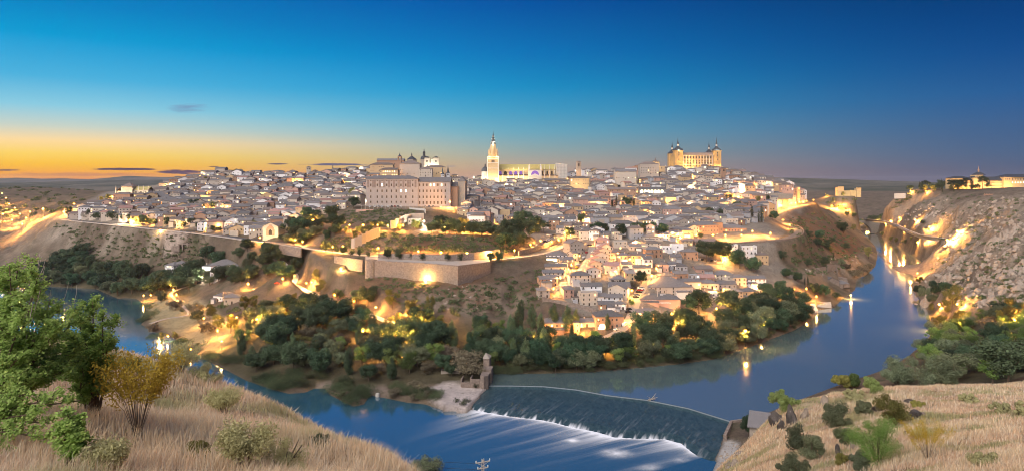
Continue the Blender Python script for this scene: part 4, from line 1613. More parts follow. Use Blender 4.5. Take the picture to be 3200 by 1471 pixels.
def ftower(cx, cy, w, h, cap):
    t = MB()
    t.box(cx - w / 2, cx + w / 2, cy - w / 2, cy + w / 2, -14, h)
    for z in (h - 4.6, h - 8, h * .35):
        t.box(cx - w / 2 - .18, cx + w / 2 + .18, cy - w / 2 - .18, cy + w / 2 + .18, z, z + .35)
    t.box(cx - w / 2 - .6, cx + w / 2 + .6, cy - w / 2 - .6, cy + w / 2 + .6, h, h + .7)
    o = t.build('tower', M['fort'], ft_)
    s = MB()
    hw = w / 2
    s.sqf(cx, cy, h + .7, h + 2.2, hw, hw * .98)
    s.sqf(cx, cy, h + 2.2, h + 4.5, hw * .98, hw * .52)
    s.sqf(cx, cy, h + 4.5, h + 7.4, hw * .52, hw * .20)
    s.frus(cx, cy, h + 10.4, h + 11.2, hw * .30, hw * .28, 8)
    s.lathe(cx, cy, [(hw * .24, h + 11.2), (hw * .15, h + 13), (hw * .07, h + 16), (.05, h + 21)], 8)
    for a in range(4):
        s.sqf(cx + hw * .85 * (1 if a % 2 else -1), cy + hw * .85 * (1 if a > 1 else -1), h + .7, h + 3.4, .8, .3)
    s.build('spire', M['slate'], o)
    MB().frus(cx, cy, h + 7.4, h + 10.4, hw * .22, hw * .22, 8).build('lantern', M['palestone'], o)
    for z in (h - 3.9, h - 7.4, h * .52, 1.5):
        window(ft_, 'dark', cx, cy - w / 2, z, 1.5, 2.3)


ftower(-FW / 2 + 6.1, 5.6, 12.3, 29.0, 1)
ftower(FW / 2 - 5.4, 5.2, 10.9, 28.5, 1)
ftower(-FW / 2 + 6.1, FD - 5, 11.5, 25.5, 1)
ftower(FW / 2 - 6, FD - 5, 10.5, 26.0, 1)
for i, dx in enumerate((-29, -17, -5, 7, 19, 30)):
    flood(ft_.location.x + dx, ft_.location.y - 15, ft_.location.z + 3, 5200, (1, .58, .16), (9, 1), 52, 0, '%s floodlight at the foot of the fortress' % ORD[i])
light('AREA', 'ledge_light', (0, -1.6, FH + .2), 2200, (1, .52, .10), ft_, (46, .4), (R(160), 0, 0))
for cx in (-FW / 2 + 6.1, FW / 2 - 5.4):
    light('POINT', 'spire_light', (cx, -2.2, 30.8), 500, (.85, 1, .85), ft_, .5)
light('POINT', 'side_light', (-FW / 2 - 9, 20, 7), 3200, (1, .70, .30), ft_, 2)
bpy.context.view_layer.update()

# cathedral
K = 975 / F
ca = big('cathedral', 1541, 564, 975, 'floodlit gothic cathedral with one tall tapering spire in the town centre', 'cathedral')


def cu(x):
    return ((1480 + x / 6.576) - 1541) * K


def cv(y):
    return (564 - (400 + y / 6.576)) * K


tx, tw_ = cu(402), (510 - 290) / 6.576 * K
MB().box(tx - tw_ / 2, tx + tw_ / 2, -tw_ / 2, tw_ / 2, -25, cv(600)).build('tower', M['goldstone'], ca)
m = MB()
for y in (600, 640, 722, 830):
    m.box(tx - tw_ / 2 - .35, tx + tw_ / 2 + .35, -tw_ / 2 - .35, tw_ / 2 + .35, cv(y) - .5, cv(y) + .4)
for sx in (-1, 1):
    for sy in (-1, 1):
        m.box(tx + sx * tw_ / 2 - .7, tx + sx * tw_ / 2 + .7, sy * tw_ / 2 - .7, sy * tw_ / 2 + .7, -20, cv(600))
m.build('cornice', M['palestone'], ca)
m = MB()
m.frus(tx, 0, cv(600) + .4, cv(335), 6.2, 3.9, 8, R(22.5))
for k in range(8):
    a = R(45 * k)
    for (r_, z0, z1) in ((7.0, cv(600), cv(430)), (5.8, cv(560), cv(390))):
        x, y = tx + r_ * math.cos(a), r_ * math.sin(a)
        m.sqf(x, y, z0, z0 + (z1 - z0) * .7, .55, .4)
        m.sqf(x, y, z0 + (z1 - z0) * .7, z1, .4, .04)
m.build('octagon', M['goldstone'], ca)
m = MB()
m.lathe(tx, 0, [(4.2, cv(335)), (4.2, cv(325)), (3.3, cv(318)), (2.7, cv(285)), (2.0, cv(235)), (1.25, cv(178)), (.75, cv(150)), (.3, cv(100)), (.08, cv(40))], 8)
m.build('spire', M['slate'], ca)
for y, r_ in ((318, 3.9), (285, 3.2), (235, 2.5), (178, 1.6)):
    m = MB()
    for k in range(8):
        a = R(45 * k)
        m.sqf(tx + r_ * math.cos(a), r_ * math.sin(a), cv(y) - .2, cv(y) + 1.2, .35, .05)
    m.frus(tx, 0, cv(y) - .3, cv(y) + .1, r_, r_, 8)
    m.build('crown_ring', M['palestone'], ca)
for k in (-1.3, 1.3):
    for y in (720, ):
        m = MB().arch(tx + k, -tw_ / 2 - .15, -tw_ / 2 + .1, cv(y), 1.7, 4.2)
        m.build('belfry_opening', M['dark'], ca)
# nave with aisles and buttresses
nx0, nx1 = cu(385), cu(1690)
MB().box(nx0, nx1, 8, 26, -25, cv(850)).build('nave_wall', M['goldstone'], ca)
m = MB()
m.gable(nx0, nx1, 8, 26, cv(850), cv(790) + 3, o=.5)
m.build('roof', M['gold_roof'], ca)
MB().box(nx0 - 2, nx1 + 3, -1, 7.9, -25, cv(985)).build('aisle_wall', M['goldstone'], ca)
MB().shed(nx0 - 2, nx1 + 3, -1, 7.9, cv(985), cv(960), o=.3).build('aisle_roof', M['roof_brown'], ca)
m = MB()
for i in range(13):
    x = nx0 + (nx1 - nx0) * (i + .02) / 12.2
    m.box(x - .45, x + .45, -1.6, -.8, -25, cv(930))
    m.add([(x - .3, -1, cv(940)), (x + .3, -1, cv(940)), (x + .3, 8, cv(870)), (x - .3, 8, cv(870)), (x - .3, -1, cv(965)), (x + .3, -1, cv(965)), (x + .3, 8, cv(900)), (x - .3, 8, cv(900))],
          [(0, 1, 2, 3), (7, 6, 5, 4), (0, 4, 5, 1), (1, 5, 6, 2), (2, 6, 7, 3), (3, 7, 4, 0)])
    MB().sqf(x, -1.2, cv(930), cv(905), .45, .04).build('pinnacle', M['palestone'], ca)
    MB().sqf(x, 8, cv(850), cv(800 if i < 8 else 745), .5, .05).build('pinnacle', M['palestone'], ca)
m.build('buttress', M['palestone'], ca)
for i in range(6):
    x = nx0 + (nx1 - nx0) * (i + .5) / 12.2
    m = MB().arch(x, 7.75, 8.1, cv(960), 4.2, 5.2)
    m.build('nave_window', M['violet'] if i != 2 else M['dark'], ca)
for i in (8.6, 9.6, 10.6, 11.5):
    x = nx0 + (nx1 - nx0) * i / 12.2
    MB().arch(x, 7.75, 8.1, cv(965), 2.2, 6).build('choir_window', M['dark'], ca)
# transept front
t0, t1 = cu(1125), cu(1395)
MB().box(t0, t1, -4, 8, -25, cv(850)).build('transept_wall', M['palestone'], ca)
m = MB()
m.arch((t0 + t1) / 2, -4.1, 9, cv(850), t1 - t0 - 4, cv(770) - cv(850) + 1, 10)
m.build('transept_gable', M['gold_roof'], ca)
MB().arch((t0 + t1) / 2, -4.3, -3.9, cv(1000), 11.0, cv(880) - cv(1000), 10).build('rose_window', M['violet'], ca)
m = MB()
m.add([(t0, -4.6, cv(1000)), (t1, -4.6, cv(1000)), ((t0 + t1) / 2, -4.6, cv(940)), (t0, -3.9, cv(1000)), (t1, -3.9, cv(1000)), ((t0 + t1) / 2, -3.9, cv(940))], [(0, 1, 2), (5, 4, 3), (0, 2, 5, 3), (1, 4, 5, 2), (0, 3, 4, 1)])
m.box(t0 + .2, t1 - .2, -4.5, -3.9, -12, cv(1000))
m.build('portal', M['palestone'], ca)
for x in (t0 + 1.2, t1 - 1.2):
    m = MB()
    m.sqf(x, -3, cv(850), cv(790), 1.4, 1.0)
    m.lathe(x, -3, [(1.1, cv(790)), (1.0, cv(770)), (.3, cv(755)), (.05, cv(740))], 8)
    m.build('turret', M['palestone'], ca)
# domed chapel at the tower's foot
dx_ = cu(240)
m = MB()
m.frus(dx_, -4, -20, cv(900), 5.6, 5.6, 8, R(22.5))
m.build('chapel_wall', M['palestone'], ca)
m = MB()
m.lathe(dx_, -4, [(5.8, cv(900)), (5.3, cv(860)), (4.0, cv(825)), (2.0, cv(805)), (1.0, cv(795)), (.9, cv(770)), (1.1, cv(765)), (.2, cv(740)), (.06, cv(715))], 10)
m.build('chapel_dome', M['slate'], ca)
# scaffolding on the east end
sx0, sx1 = cu(1695), cu(1930)
m = MB()
m.add([(sx0, 2, -25), (sx1, 2, -25), (sx1, 14, -25), (sx0, 14, -25), (sx0, 2, cv(720)), (sx1, 2, cv(745)), (sx1, 14, cv(745)), (sx0, 14, cv(720))], [(3, 2, 1, 0), (4, 5, 6, 7), (0, 1, 5, 4), (1, 2, 6, 5), (2, 3, 7, 6), (3, 0, 4, 7)])
m.build('scaffold_sheeting', M['concrete'], ca)
m = MB()
for i in range(9):
    x = sx0 + (sx1 - sx0) * i / 8
    m.box(x - .06, x + .06, 1.8, 1.95, -20, cv(722 + 3 * i))
for k in range(9):
    m.box(sx0, sx1, 1.7, 1.8, cv(1000) + k * 2.1, cv(1000) + k * 2.1 + .1)
m.build('scaffold_tubes', M['iron'], ca)
cx_, cy_, cz_ = ca.location
for dx in range(-26, 118, 12):
    HOUSE_SPOTS += [(cx_ + dx, 985, 14), (cx_ + dx, 962, 12), (cx_ + dx, 944, 10)]
for i, (dx, dy, z, e, c, l) in enumerate(((-22, -16, -2, 5000, (1, .90, .70), 'at the foot of the domed chapel'), (-6, -16, 0, 9000, (1, .70, .30), 'under the cathedral tower'), (8, -12, -1, 11000, (1, .80, .42), 'first along the cathedral nave'), (24, -12, -1, 16000, (1, .80, .45), 'second along the cathedral nave'),
                                          (42, -12, -1, 15000, (1, .80, .45), 'third along the cathedral nave'), (58, -14, -2, 14000, (1, .9, .66), 'facing the cathedral transept'), (74, -12, -2, 16000, (1, .82, .5), 'facing the cathedral choir'), (92, -12, -2, 12000, (1, .82, .5), 'facing the scaffolded end'))):
    flood(cx_ + dx, cy_ + dy, cz_ + z, e * .2, (c[0], c[1] * .9, c[2] * .7), (7, 1), 48, 0, 'floodlight ' + l)
light('POINT', 'belfry_light', (tx - 5, -10, cv(610)), 1100, (1, .56, .15), ca, 1)
light('POINT', 'belfry_light', (tx + 6, -10, cv(600)), 1100, (1, .56, .15), ca, 1)
light('POINT', 'spire_light', (tx, -6, cv(320)), 900, (.9, 1, .8), ca, .5)
light('AREA', 'roof_light', ((nx0 + nx1) / 2, 2, cv(860)), 2600, (1, .8, .35), ca, (50, .5), (R(150), 0, 0))

# seminary
K2 = 695 / F
se = big('seminary', 1276, 642, 695, 'long pinkish brick seminary of five window rows above the gardens', 'building')
HOUSE_SPOTS.append((se.location.x - 30, 712, 24))
HOUSE_SPOTS.append((se.location.x + 30, 712, 24))
M['sem'] = plain('pink_brick', (.38, .325, .30), var=.14, scale=.4)
M['sempat'] = plain('brick_bands', (.20, .14, .12), var=.2)


def su(x):
    return (1120 + x / 5.38 - 1276) * K2


def sv(y):
    return (642 - (440 + y / 5.38)) * K2


a0, a1, a2 = su(132), su(1002), su(1545)
MB().box(a0, a1, 0, 22, -12, sv(645)).box(a1, a2, .8, 20, -12, sv(690)).build('wall', M['sem'], se)
m = MB()
m.hip(a0, a1, 0, 22, sv(645), 3.6, .7)
m.gable(a1 + .3, a2, .8, 20, sv(690), sv(690) + 4.6, o=.6)
m.build('roof', M['roof_grey'], se)
m = MB()
for x in (262, 435, 672, 855):
    m.box(su(x) - .12, su(x) + .12, -.12, 0, 0, sv(650))
for x in (1115, 1362):
    m.box(su(x) - .12, su(x) + .12, .66, .8, 0, sv(695))
m.box(a0, a1, -.15, 0, sv(795) - .15, sv(795) + .15)
m.box(a1, a2, .66, .8, sv(795) - .15, sv(795) + .15)
m.box(a0 - .2, a1 + .2, -.3, 0, sv(650), sv(640))
m.build('cornice', M['beige'], se)
cols = [208, 318, 398, 477, 556, 636, 716, 797, 914]
for x in cols:
    for (y, w, h) in ((685, 1.5, 1.0), (768, 1.5, 2.9), (868, 1.5, 2.9), (968, 1.5, 2.9), (1048, 1.5, 2.4)):
        window(se, 'lit2' if (x, y) in ((398, 768), (716, 868), (797, 868)) else 'shutter', su(x), 0, sv(y), w, h)
for x in (1028, 1089, 1150, 1211, 1272, 1335, 1397, 1460):
    for (y, w, h) in ((768, 1.6, 3.0), (868, 1.6, 2.9), (970, 1.6, 2.9), (1068, 1.7, 3.4)):
        window(se, 'lit2' if (x, y) in ((1211, 768), (1272, 768), (1397, 768)) else 'shutter', su(x), .8, sv(y), w, h)
for x in (165, 263, 358, 437, 516, 596, 676, 757, 850, 960):
    m = MB()
    for k in range(10):
        z = sv(790) + k * (sv(665) - sv(790)) / 10
        w_ = 1.0 if x not in (263, 850) else 1.9
        m.box(su(x) - w_, su(x) + w_, -.1, 0, z + .15, z + .65)
    m.build('brick_band', M['sempat'], se)
m = MB()
m.box(a2, su(1660), 6, 22, -12, sv(770))
m.build('chapel_wall', M['brick'], se)
m = MB().shed(a2, su(1660), 6, 22, sv(770), sv(700))
m.build('chapel_roof', M['roof_grey'], se)
m = MB()
m.box(su(1662), su(1785), 10, 40, -12, sv(680))
m.build('apse_wall', M['stone'], se)
MB().hip(su(1662), su(1785), 10, 40, sv(680), 4).build('apse_roof', M['roof_grey'], se)

# domed church beyond the seminary
K3 = 960 / F


def ju(x, u0=1340):
    return (1120 + x / 5.38 - u0) * K3


def jv(y, v0=528):
    return (v0 - (440 + y / 5.38)) * K3


je = big('domed_church', 1340, 528, 960, 'pale twin-towered church with dark dome on the ridge behind the seminary', 'church')
MB().box(ju(1195), ju(1262), 0, 6, -18, jv(375)).box(ju(1110), ju(1270), 6.1, 30, -18, jv(380)).build('wall', M['palestone'], je)
for xa, xb in ((1110, 1197), (1258, 1350)):
    o = MB().box(ju(xa), ju(xb), -.4, 6.5, -18, jv(285)).build('bell_tower', M['palestone'], je)
    MB().sqf((ju(xa) + ju(xb)) / 2, 3, jv(285), jv(263), (ju(xb) - ju(xa)) / 2 + .7, .8).build('tower_cap', M['slate'], o)
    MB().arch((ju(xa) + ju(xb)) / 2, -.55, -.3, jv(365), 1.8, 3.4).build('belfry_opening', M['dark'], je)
m = MB()
m.arch(ju(1245), -.3, 1.0, jv(378), 4.0, 6.0)
m.build('gable_front', M['palestone'], je)
for x, y in ((1165, 430), (1318, 430), (1243, 445)):
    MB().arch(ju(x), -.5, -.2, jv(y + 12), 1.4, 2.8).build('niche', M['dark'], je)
m = MB()
m.frus(ju(1082), 14, -18, jv(310), 5.0, 5.0, 10)
m.build('drum', M['stone'], je)
m = MB()
m.lathe(ju(1082), 14, [(5.3, jv(310)), (5.1, jv(285)), (4.0, jv(262)), (2.6, jv(250)), (1.9, jv(248)), (1.8, jv(195)), (2.1, jv(192)), (1.6, jv(178)), (.6, jv(165)), (.5, jv(150)), (.7, jv(145)), (.1, jv(130)), (.05, jv(108))], 12)
m.build('dome', M['slate'], je)
flood(je.location.x + 4, je.location.y - 10, je.location.z - 1, 2200, (1, .84, .5), (6, 1), 45, 0, 'floodlight before the twin-towered church')
cvn = big('pyramid_roofed_church', 1283, 520, 965, 'octagonal church with dark pyramid roof left of the dome on the ridge', 'church')
m = MB()
m.frus(ju(880, 1283), 10, -20, jv(310, 520), 7.2, 7.2, 8, R(22.5))
m.build('wall', M['beige'], cvn)
m = MB()
m.frus(ju(880, 1283), 10, jv(312, 520), jv(255, 520), 7.8, 1.2, 8, R(22.5))
m.lathe(ju(880, 1283), 10, [(.9, jv(255, 520)), (.8, jv(225, 520)), (.95, jv(222, 520)), (.2, jv(205, 520)), (.05, jv(185, 520))], 8)
m.build('roof', M['slate'], cvn)
b2 = big('bell_turret', 1249, 520, 962, 'slender open brick bell turret on the ridge left of the pyramid roof', 'bell tower')
m = MB()
for sx in (-1, 1):
    for sy in (-1, 1):
        m.box(sx * 2.0 - .55, sx * 2.0 + .55, sy * 2 - .55, sy * 2 + .55, 7.2, 13)
m.box(-2.6, 2.6, -2.6, 2.6, -16, 7.2)
m.box(-2.7, 2.7, -2.7, 2.7, 13, 14.2)
m.build('wall', M['brick'], b2)
MB().lathe(0, 0, [(3.0, 14.2), (1.0, 16.2), (.8, 17.5), (.1, 18.5), (.05, 20)], 8).build('roof', M['slate'], b2)


def block(name, u, v, Y, w, d, h, wall, roof, kind, label, cat, floors=3, rz=0, maxwin=40, lit=.06, balc=0):
    x, y, z = P(u, v, Y)
    o = house(x, y + d / 2, z, rz, w, d, h, wall, roof, kind, floors, seed=int(u), maxwin=maxwin, lit=lit, balc=balc, chim=False, name=name)
    return tag(o, label, cat)


block('convent', 1280, 549, 900, 27, 20, 16, 'beige', 'roof_brown', 'hip', 'big plain beige convent block directly behind the seminary roof', 'building', 3, 0, 6)
block('convent', 1192, 540, 930, 32, 14, 11, 'ochre', 'roof_brown', 'hip', 'long ochre convent wing on the ridge at the far left of the domes', 'building', 2, 0, 12)
block('convent', 1220, 520, 985, 40, 12, 9, 'brick', 'roof_grey', 'gx', 'low brick church nave left of the bell turret on the ridge', 'building', 1, 0, 8)
block('apartment_block', 1215, 552, 880, 24, 12, 9, 'ochre', 'roof_brown', 'hip', 'lamp-lit golden arcaded house left of the convent block', 'house', 2, 0, 12, .9)
block('apartment_block', 1330, 552, 890, 17, 12, 10, 'cream', 'roof_brown', 'hip', 'cream three-storey house behind the right part of the seminary roof', 'house', 3)
block('apartment_block', 1360, 545, 930, 26, 12, 10, 'ochre', 'roof_brown', 'hip', 'ochre house below the twin-towered church', 'house', 2, 0, 10, .2)

# left church with square lantern block
K4 = 900 / F


def lu(x):
    return (x / 3.2175 - 412) * K4


def lv(y):
    return (622 - (500 + y / 3.2175)) * K4


sj = big('abbey_church', 412, 622, 900, 'brightly floodlit pale abbey church with low tiled roof on the left', 'church')
M['abbey'] = plain('abbey_stone', (.66, .58, .46), var=.1, scale=.3)
MB().box(lu(1222), lu(1330), 0, 14, -12, lv(268)).box(lu(1330), lu(1480), 3, 15, -12, lv(300)).box(lu(1166), lu(1222), 2, 14, -12, lv(312)).build('wall', M['abbey'], sj)
m = MB()
m.sqf((lu(1222) + lu(1330)) / 2, 7, lv(268), lv(232), 8.4, .9)
m.lathe((lu(1222) + lu(1330)) / 2, 7, [(.6, lv(232)), (.3, lv(226)), (.05, lv(218))], 6)
m.build('roof', M['roof_brown'], sj)
MB().gable(lu(1330), lu(1480), 3, 15, lv(300), lv(272), o=.4).build('nave_roof', M['gold_roof'], sj)
MB().gable(lu(1166), lu(1222), 2, 14, lv(312), lv(285), o=.3, along='y').build('transept_roof', M['roof_brown'], sj)
m = MB()
for x in (1166, 1222, 1330, 1380, 1430, 1478):
    m.sqf(lu(x), 0 if x < 1340 else 3, lv(300), lv(258), .5, .05)
    m.box(lu(x) - .4, lu(x) + .4, (-.6 if x < 1340 else 2.4), (0 if x < 1340 else 3), -12, lv(300))
m.build('buttress', M['abbey'], sj)
for x in (1355, 1405, 1455):
    MB().arch(lu(x), 2.85, 3.1, lv(340), 1.5, 3.4).build('nave_window', M['dark'], sj)
for i, (dx, e) in enumerate(((-10, 3000), (2, 7500), (16, 3600), (26, 2600))):
    flood(sj.location.x + dx, sj.location.y - 11, sj.location.z + 1, e, (1, .80, .42), (6, 1), 48, 0, '%s floodlight before the abbey church' % ORD[i])
block('house', 380, 632, 860, 22, 12, 10, 'brick', 'roof_brown', 'hip', 'brown brick house below the floodlit abbey church', 'house', 3, 0, 12, .2)
block('house', 433, 632, 865, 13, 11, 10, 'ochre', 'roof_brown', 'hip', 'narrow ochre house right under the abbey church nave', 'house', 3, 0, 8, .3)

# academy on the far right ridge
K5 = 1150 / F


def au(x):
    return (2900 + x / 8.457 - 3056) * K5


def av(y):
    return (590 - (500 + y / 8.457)) * K5


ac = big('academy', 3056, 590, 1150, 'long floodlit academy with domed central tower on the right ridge', 'building')
M['acad'] = plain('academy_stone', (.55, .40, .22), var=.12, scale=.3)
MB().box(au(760), au(1965), 0, 14, -10, av(545)).box(au(622), au(880), -3, 16, -10, av(490)).box(au(1962), au(2160), -4, 20, -10, av(455)).box(au(2160), au(2900), -2, 20, -10, av(455)).box(au(1182), au(1462), -2, 15, -10, av(472)).box(au(1255), au(1462), 0, 13, av(472), av(398)).build('wall', M['acad'], ac)
m = MB()
m.hip(au(622), au(1100), -3, 16, av(490), 4, .8)
m.gable(au(900), au(1180), 0, 14, av(545), av(470), o=.6)
m.gable(au(1464), au(1960), 0, 14, av(545), av(450), o=.6)
m.hip(au(1962), au(2900), -4, 20, av(455), 5, .8)
m.hip(au(1182), au(1600), -2, 15, av(472), 4, .5)
m.build('roof', M['slate'], ac)
m = MB()
cx0 = au(1400)
m.sqf(cx0, 6, av(398), av(360), 7.6, 5.2)
m.sqf(cx0, 6, av(360), av(315), 5.2, 1.6)
m.build('dome', M['slate'], ac)
m = MB()
m.lathe(cx0, 6, [(1.4, av(315)), (1.3, av(265)), (1.6, av(260)), (.7, av(235)), (.4, av(215)), (.06, av(155))], 8)
m.build('spire', M['brick'], ac)
for z_, n_, xa, xb in ((av(610), 16, 780, 1180), (av(690), 14, 780, 1180), (av(610), 20, 1470, 1960), (av(690), 20, 1470, 1960)):
    rowwin(ac, n_, au(xa), au(xb), 0, z_, 1.1, 2.0, ('dark', 'shutter'))
rowwin(ac, 3, au(1985), au(2140), -4, av(530), 1.6, 2.6)
rowwin(ac, 5, au(2170), au(2540), -2, av(530), 1.6, 2.6)
rowwin(ac, 5, au(2170), au(2540), -2, av(610), 1.6, 2.0, ('lit2',))
rowwin(ac, 3, au(1265), au(1450), 0, av(465), 1.2, 2.2)
m = MB()
for z_ in (av(545), av(640)):
    m.box(au(760), au(1182), -.3, 0, z_ - .5, z_)
    m.box(au(1462), au(1962), -.3, 0, z_ - .5, z_)
m.build('cornice', M['palestone'], ac)
for i, dx in enumerate((-44, -28, -8, 12, 30, 48)):
    flood(ac.location.x + dx, ac.location.y - 16, ac.location.z + 1, 3800, (1, .52, .12), (8, 1), 42, 0, '%s floodlight on the academy lawn' % ORD[i], 'lampw')

# small castle below it
K6 = 1280 / F


def tu(x):
    return (2400 + x / 3.2175 - 2654) * K6


def tv(y):
    return (612 - (450 + y / 3.2175)) * K6


cs = big('castle', 2654, 612, 1280, 'small floodlit castle with two square towers across the gorge', 'castle')
m = MB()
m.box(tu(705), tu(890), 2, 4, -3, tv(478))
m.box(tu(706), tu(764), 0, 11, -3, tv(440))
m.box(tu(890), tu(934), -1, 9, -3, tv(450))
m.box(tu(770), tu(800), 1, 6, -8, tv(476))
m.box(tu(832), tu(858), .5, 6, -8, tv(466))
for i in range(22):
    x = tu(705) + i * (tu(890) - tu(705)) / 21
    m.box(x - 1, x + 1, 2, 3, tv(478), tv(478) + 1.8)
for xa, xb, z_ in ((706, 764, 440), (890, 934, 450)):
    for i in range(5):
        x = tu(xa) + (i + .5) * (tu(xb) - tu(xa)) / 5
        m.box(x - 1.2, x + 1.2, -1 if xa > 800 else 0, 1, tv(z_), tv(z_) + 2)
m.build('wall', M['goldstone'], cs)
MB().arch(tu(745), -.2, .2, tv(515), 3, 5).build('gate', M['dark'], cs)
for i, dx in enumerate((-18, -2, 14)):
    flood(cs.location.x + dx, cs.location.y - 14, cs.location.z + .5, 480, (1, .80, .30), (7, 1), 42, 0, '%s floodlight before the castle' % ORD[i])

# bridge in the gorge
br = big('bridge', 2680, 690, 1300, 'stone arch bridge low in the gorge on the right', 'bridge')
m = MB()
z1 = 0.0
x0, x1 = -32, 34
m.box(x0 - 14, x1 + 14, -4, 4, z1 - 1.5, z1)
m.box(x0 - 14, x1 + 14, -4.2, -3.8, z1, z1 + 1.1)
m.box(x0 - 14, x1 + 14, 3.8, 4.2, z1, z1 + 1.1)
n = 14
for i in range(n):
    a, b = math.pi * i / n, math.pi * (i + 1) / n
    xa, xb = 24 * math.cos(a), 24 * math.cos(b)
    za, zb = -21 + 18 * math.sin(a), -21 + 18 * math.sin(b)
    m.add([(xa, -3.9, za), (xb, -3.9, zb), (xb, -3.9, z1 - 1.5), (xa, -3.9, z1 - 1.5), (xa, 3.9, za), (xb, 3.9, zb), (xb, 3.9, z1 - 1.5), (xa, 3.9, z1 - 1.5)],
          [(1, 0, 3, 2), (4, 5, 6, 7), (0, 1, 5, 4)])
m.box(x0 - 14, -24, -3.9, 3.9, -24, z1 - 1.5)
m.box(24, x1 + 14, -3.9, 3.9, -24, z1 - 1.5)
m.build('arch', M['stone'], br)

# chapel with a stone portal by the road fork
ch = big('chapel', 845, 733, 612, 'small lamp-lit white chapel with ragged stone portal at the road fork', 'chapel', R(-12))
KC = 612 / F
MB().box(-8, 8, 0, 18, -6, 7.4).add([(-8, 0, 7.4), (8, 0, 7.4), (0, 0, 10.8), (-8, 18, 7.4), (8, 18, 7.4), (0, 18, 10.8)], [(0, 1, 2), (3, 5, 4)]).build('wall', M['cream'], ch)
MB().gable(-8, 8, 0, 18, 7.4, 10.8, along='y').build('roof', M['roof_brown'], ch)
m = MB()
for (xa, xb, za, zb) in ((-4.4, -2, -1, 5.2), (2, 4.2, -1, 4.8), (-3.6, 3.4, 5.0, 6.6), (-2.6, 2.4, 6.6, 7.8), (-1.2, 1.1, 7.8, 8.9)):
    m.box(xa, xb, -.35, 0, za, zb)
m.build('portal', M['brick'], ch)
MB().arch(0, -.3, .1, -.5, 3.2, 5.2).build('door', M['dark'], ch)
o = MB().box(6, 10, 12, 16, -4, 15).box(5.7, 10.3, 11.7, 16.3, 15, 15.4).build('bell_tower', M['beige'], ch)
MB().sqf(8, 14, 15.4, 17, 2.4, .2).build('tower_cap', M['roof_brown'], o)
MB().arch(8, 11.8, 12.1, 10.5, 1.5, 3).build('belfry_opening', M['dark'], ch)
flood(ch.location.x - 6, ch.location.y - 9, ch.location.z + .3, 800, (1, .66, .26), (4, 1), 42, 0, 'floodlight left of the white chapel front')
flood(ch.location.x + 6, ch.location.y - 10, ch.location.z + .3, 800, (1, .66, .26), (4, 1), 42, 0, 'floodlight right of the white chapel front')


# towers rising from the roofs
def tower(u, v, Y, w, h, wall, label, cap='sq', rz=0.2):
    o = big('bell_tower', u, v, Y, label, 'bell tower', rz)
    t = MB()
    t.box(-w / 2, w / 2, -w / 2, w / 2, -10, h)
    t.box(-w / 2 - .25, w / 2 + .25, -w / 2 - .25, w / 2 + .25, h, h + .4)
    t.box(-w / 2 - .15, w / 2 + .15, -w / 2 - .15, w / 2 + .15, h * .68, h * .68 + .3)
    t.build('wall', M[wall], o)
    if cap == 'sq':
        MB().sqf(0, 0, h + .4, h + 2.2, w / 2 + .5, .15).build('roof', M['roof_brown'], o)
    elif cap == 'spire':
        MB().lathe(0, 0, [(w * .62, h + .4), (w * .4, h + 2), (w * .22, h + 4.5), (w * .24, h + 5), (.1, h + 10), (.04, h + 13)], 8).build('roof', M['slate'], o)
    for k in (-1, 1):
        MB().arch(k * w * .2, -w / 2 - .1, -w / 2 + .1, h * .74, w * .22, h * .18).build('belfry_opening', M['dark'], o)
    return o


tower(1808, 555, 960, 5.6, 22, 'stone', 'dark square tower with pyramid cap right of the cathedral')
tower(2260, 560, 925, 5.2, 14.5, 'brick', 'brown brick tower just right of the fortress')
tower(1945, 662, 770, 3.8, 11.8, 'brick', 'slim brick tower among cypresses in the middle of the town', 'none')
tower(2342, 655, 790, 5.5, 9.8, 'cream', 'stubby pale church belfry left of the tall cypresses')
tower(2000, 555, 940, 4, 7, 'beige', 'small turret rising left below the fortress')
tower(1383, 565, 900, 4.2, 8, 'white', 'left of two white slate-spired turrets behind the seminary', 'spire')
tower(1400, 563, 905, 4.2, 9, 'white', 'right of two white slate-spired turrets behind the seminary', 'spire')
tower(965, 545, 990, 6, 10, 'cream', 'pale lit square tower on the left skyline')
tower(985, 552, 980, 7, 8, 'brick', 'brown brick tower right of the pale one on the left skyline')
tower(1040, 545, 990, 2.5, 6, 'brick', 'thin dark spire on the left skyline', 'spire')
tower(915, 548, 985, 8, 6, 'beige', 'broad low tower with pyramid roof on the left skyline')
o = big('domed_chapel', 2051, 532, 960, 'small domed church on the skyline left of the fortress', 'church')
MB().box(-14, 12, 0, 14, -10, 6).box(-5, 5, 2, 12, 6, 12).build('wall', M['ochre'], o)
MB().sqf(0, 7, 12, 15, 5.5, .6).lathe(0, 7, [(.7, 15), (.5, 17), (.05, 19)], 6).build('dome', M['roof_brown'], o)
rowwin(o, 5, -12, 10, 0, 2, 1.4, 1.8)
flood(o.location.x - 10, o.location.y - 8, o.location.z + 2, 2500, (1, .70, .30), (4, 1), 42, 0, 'floodlight below the small domed church')

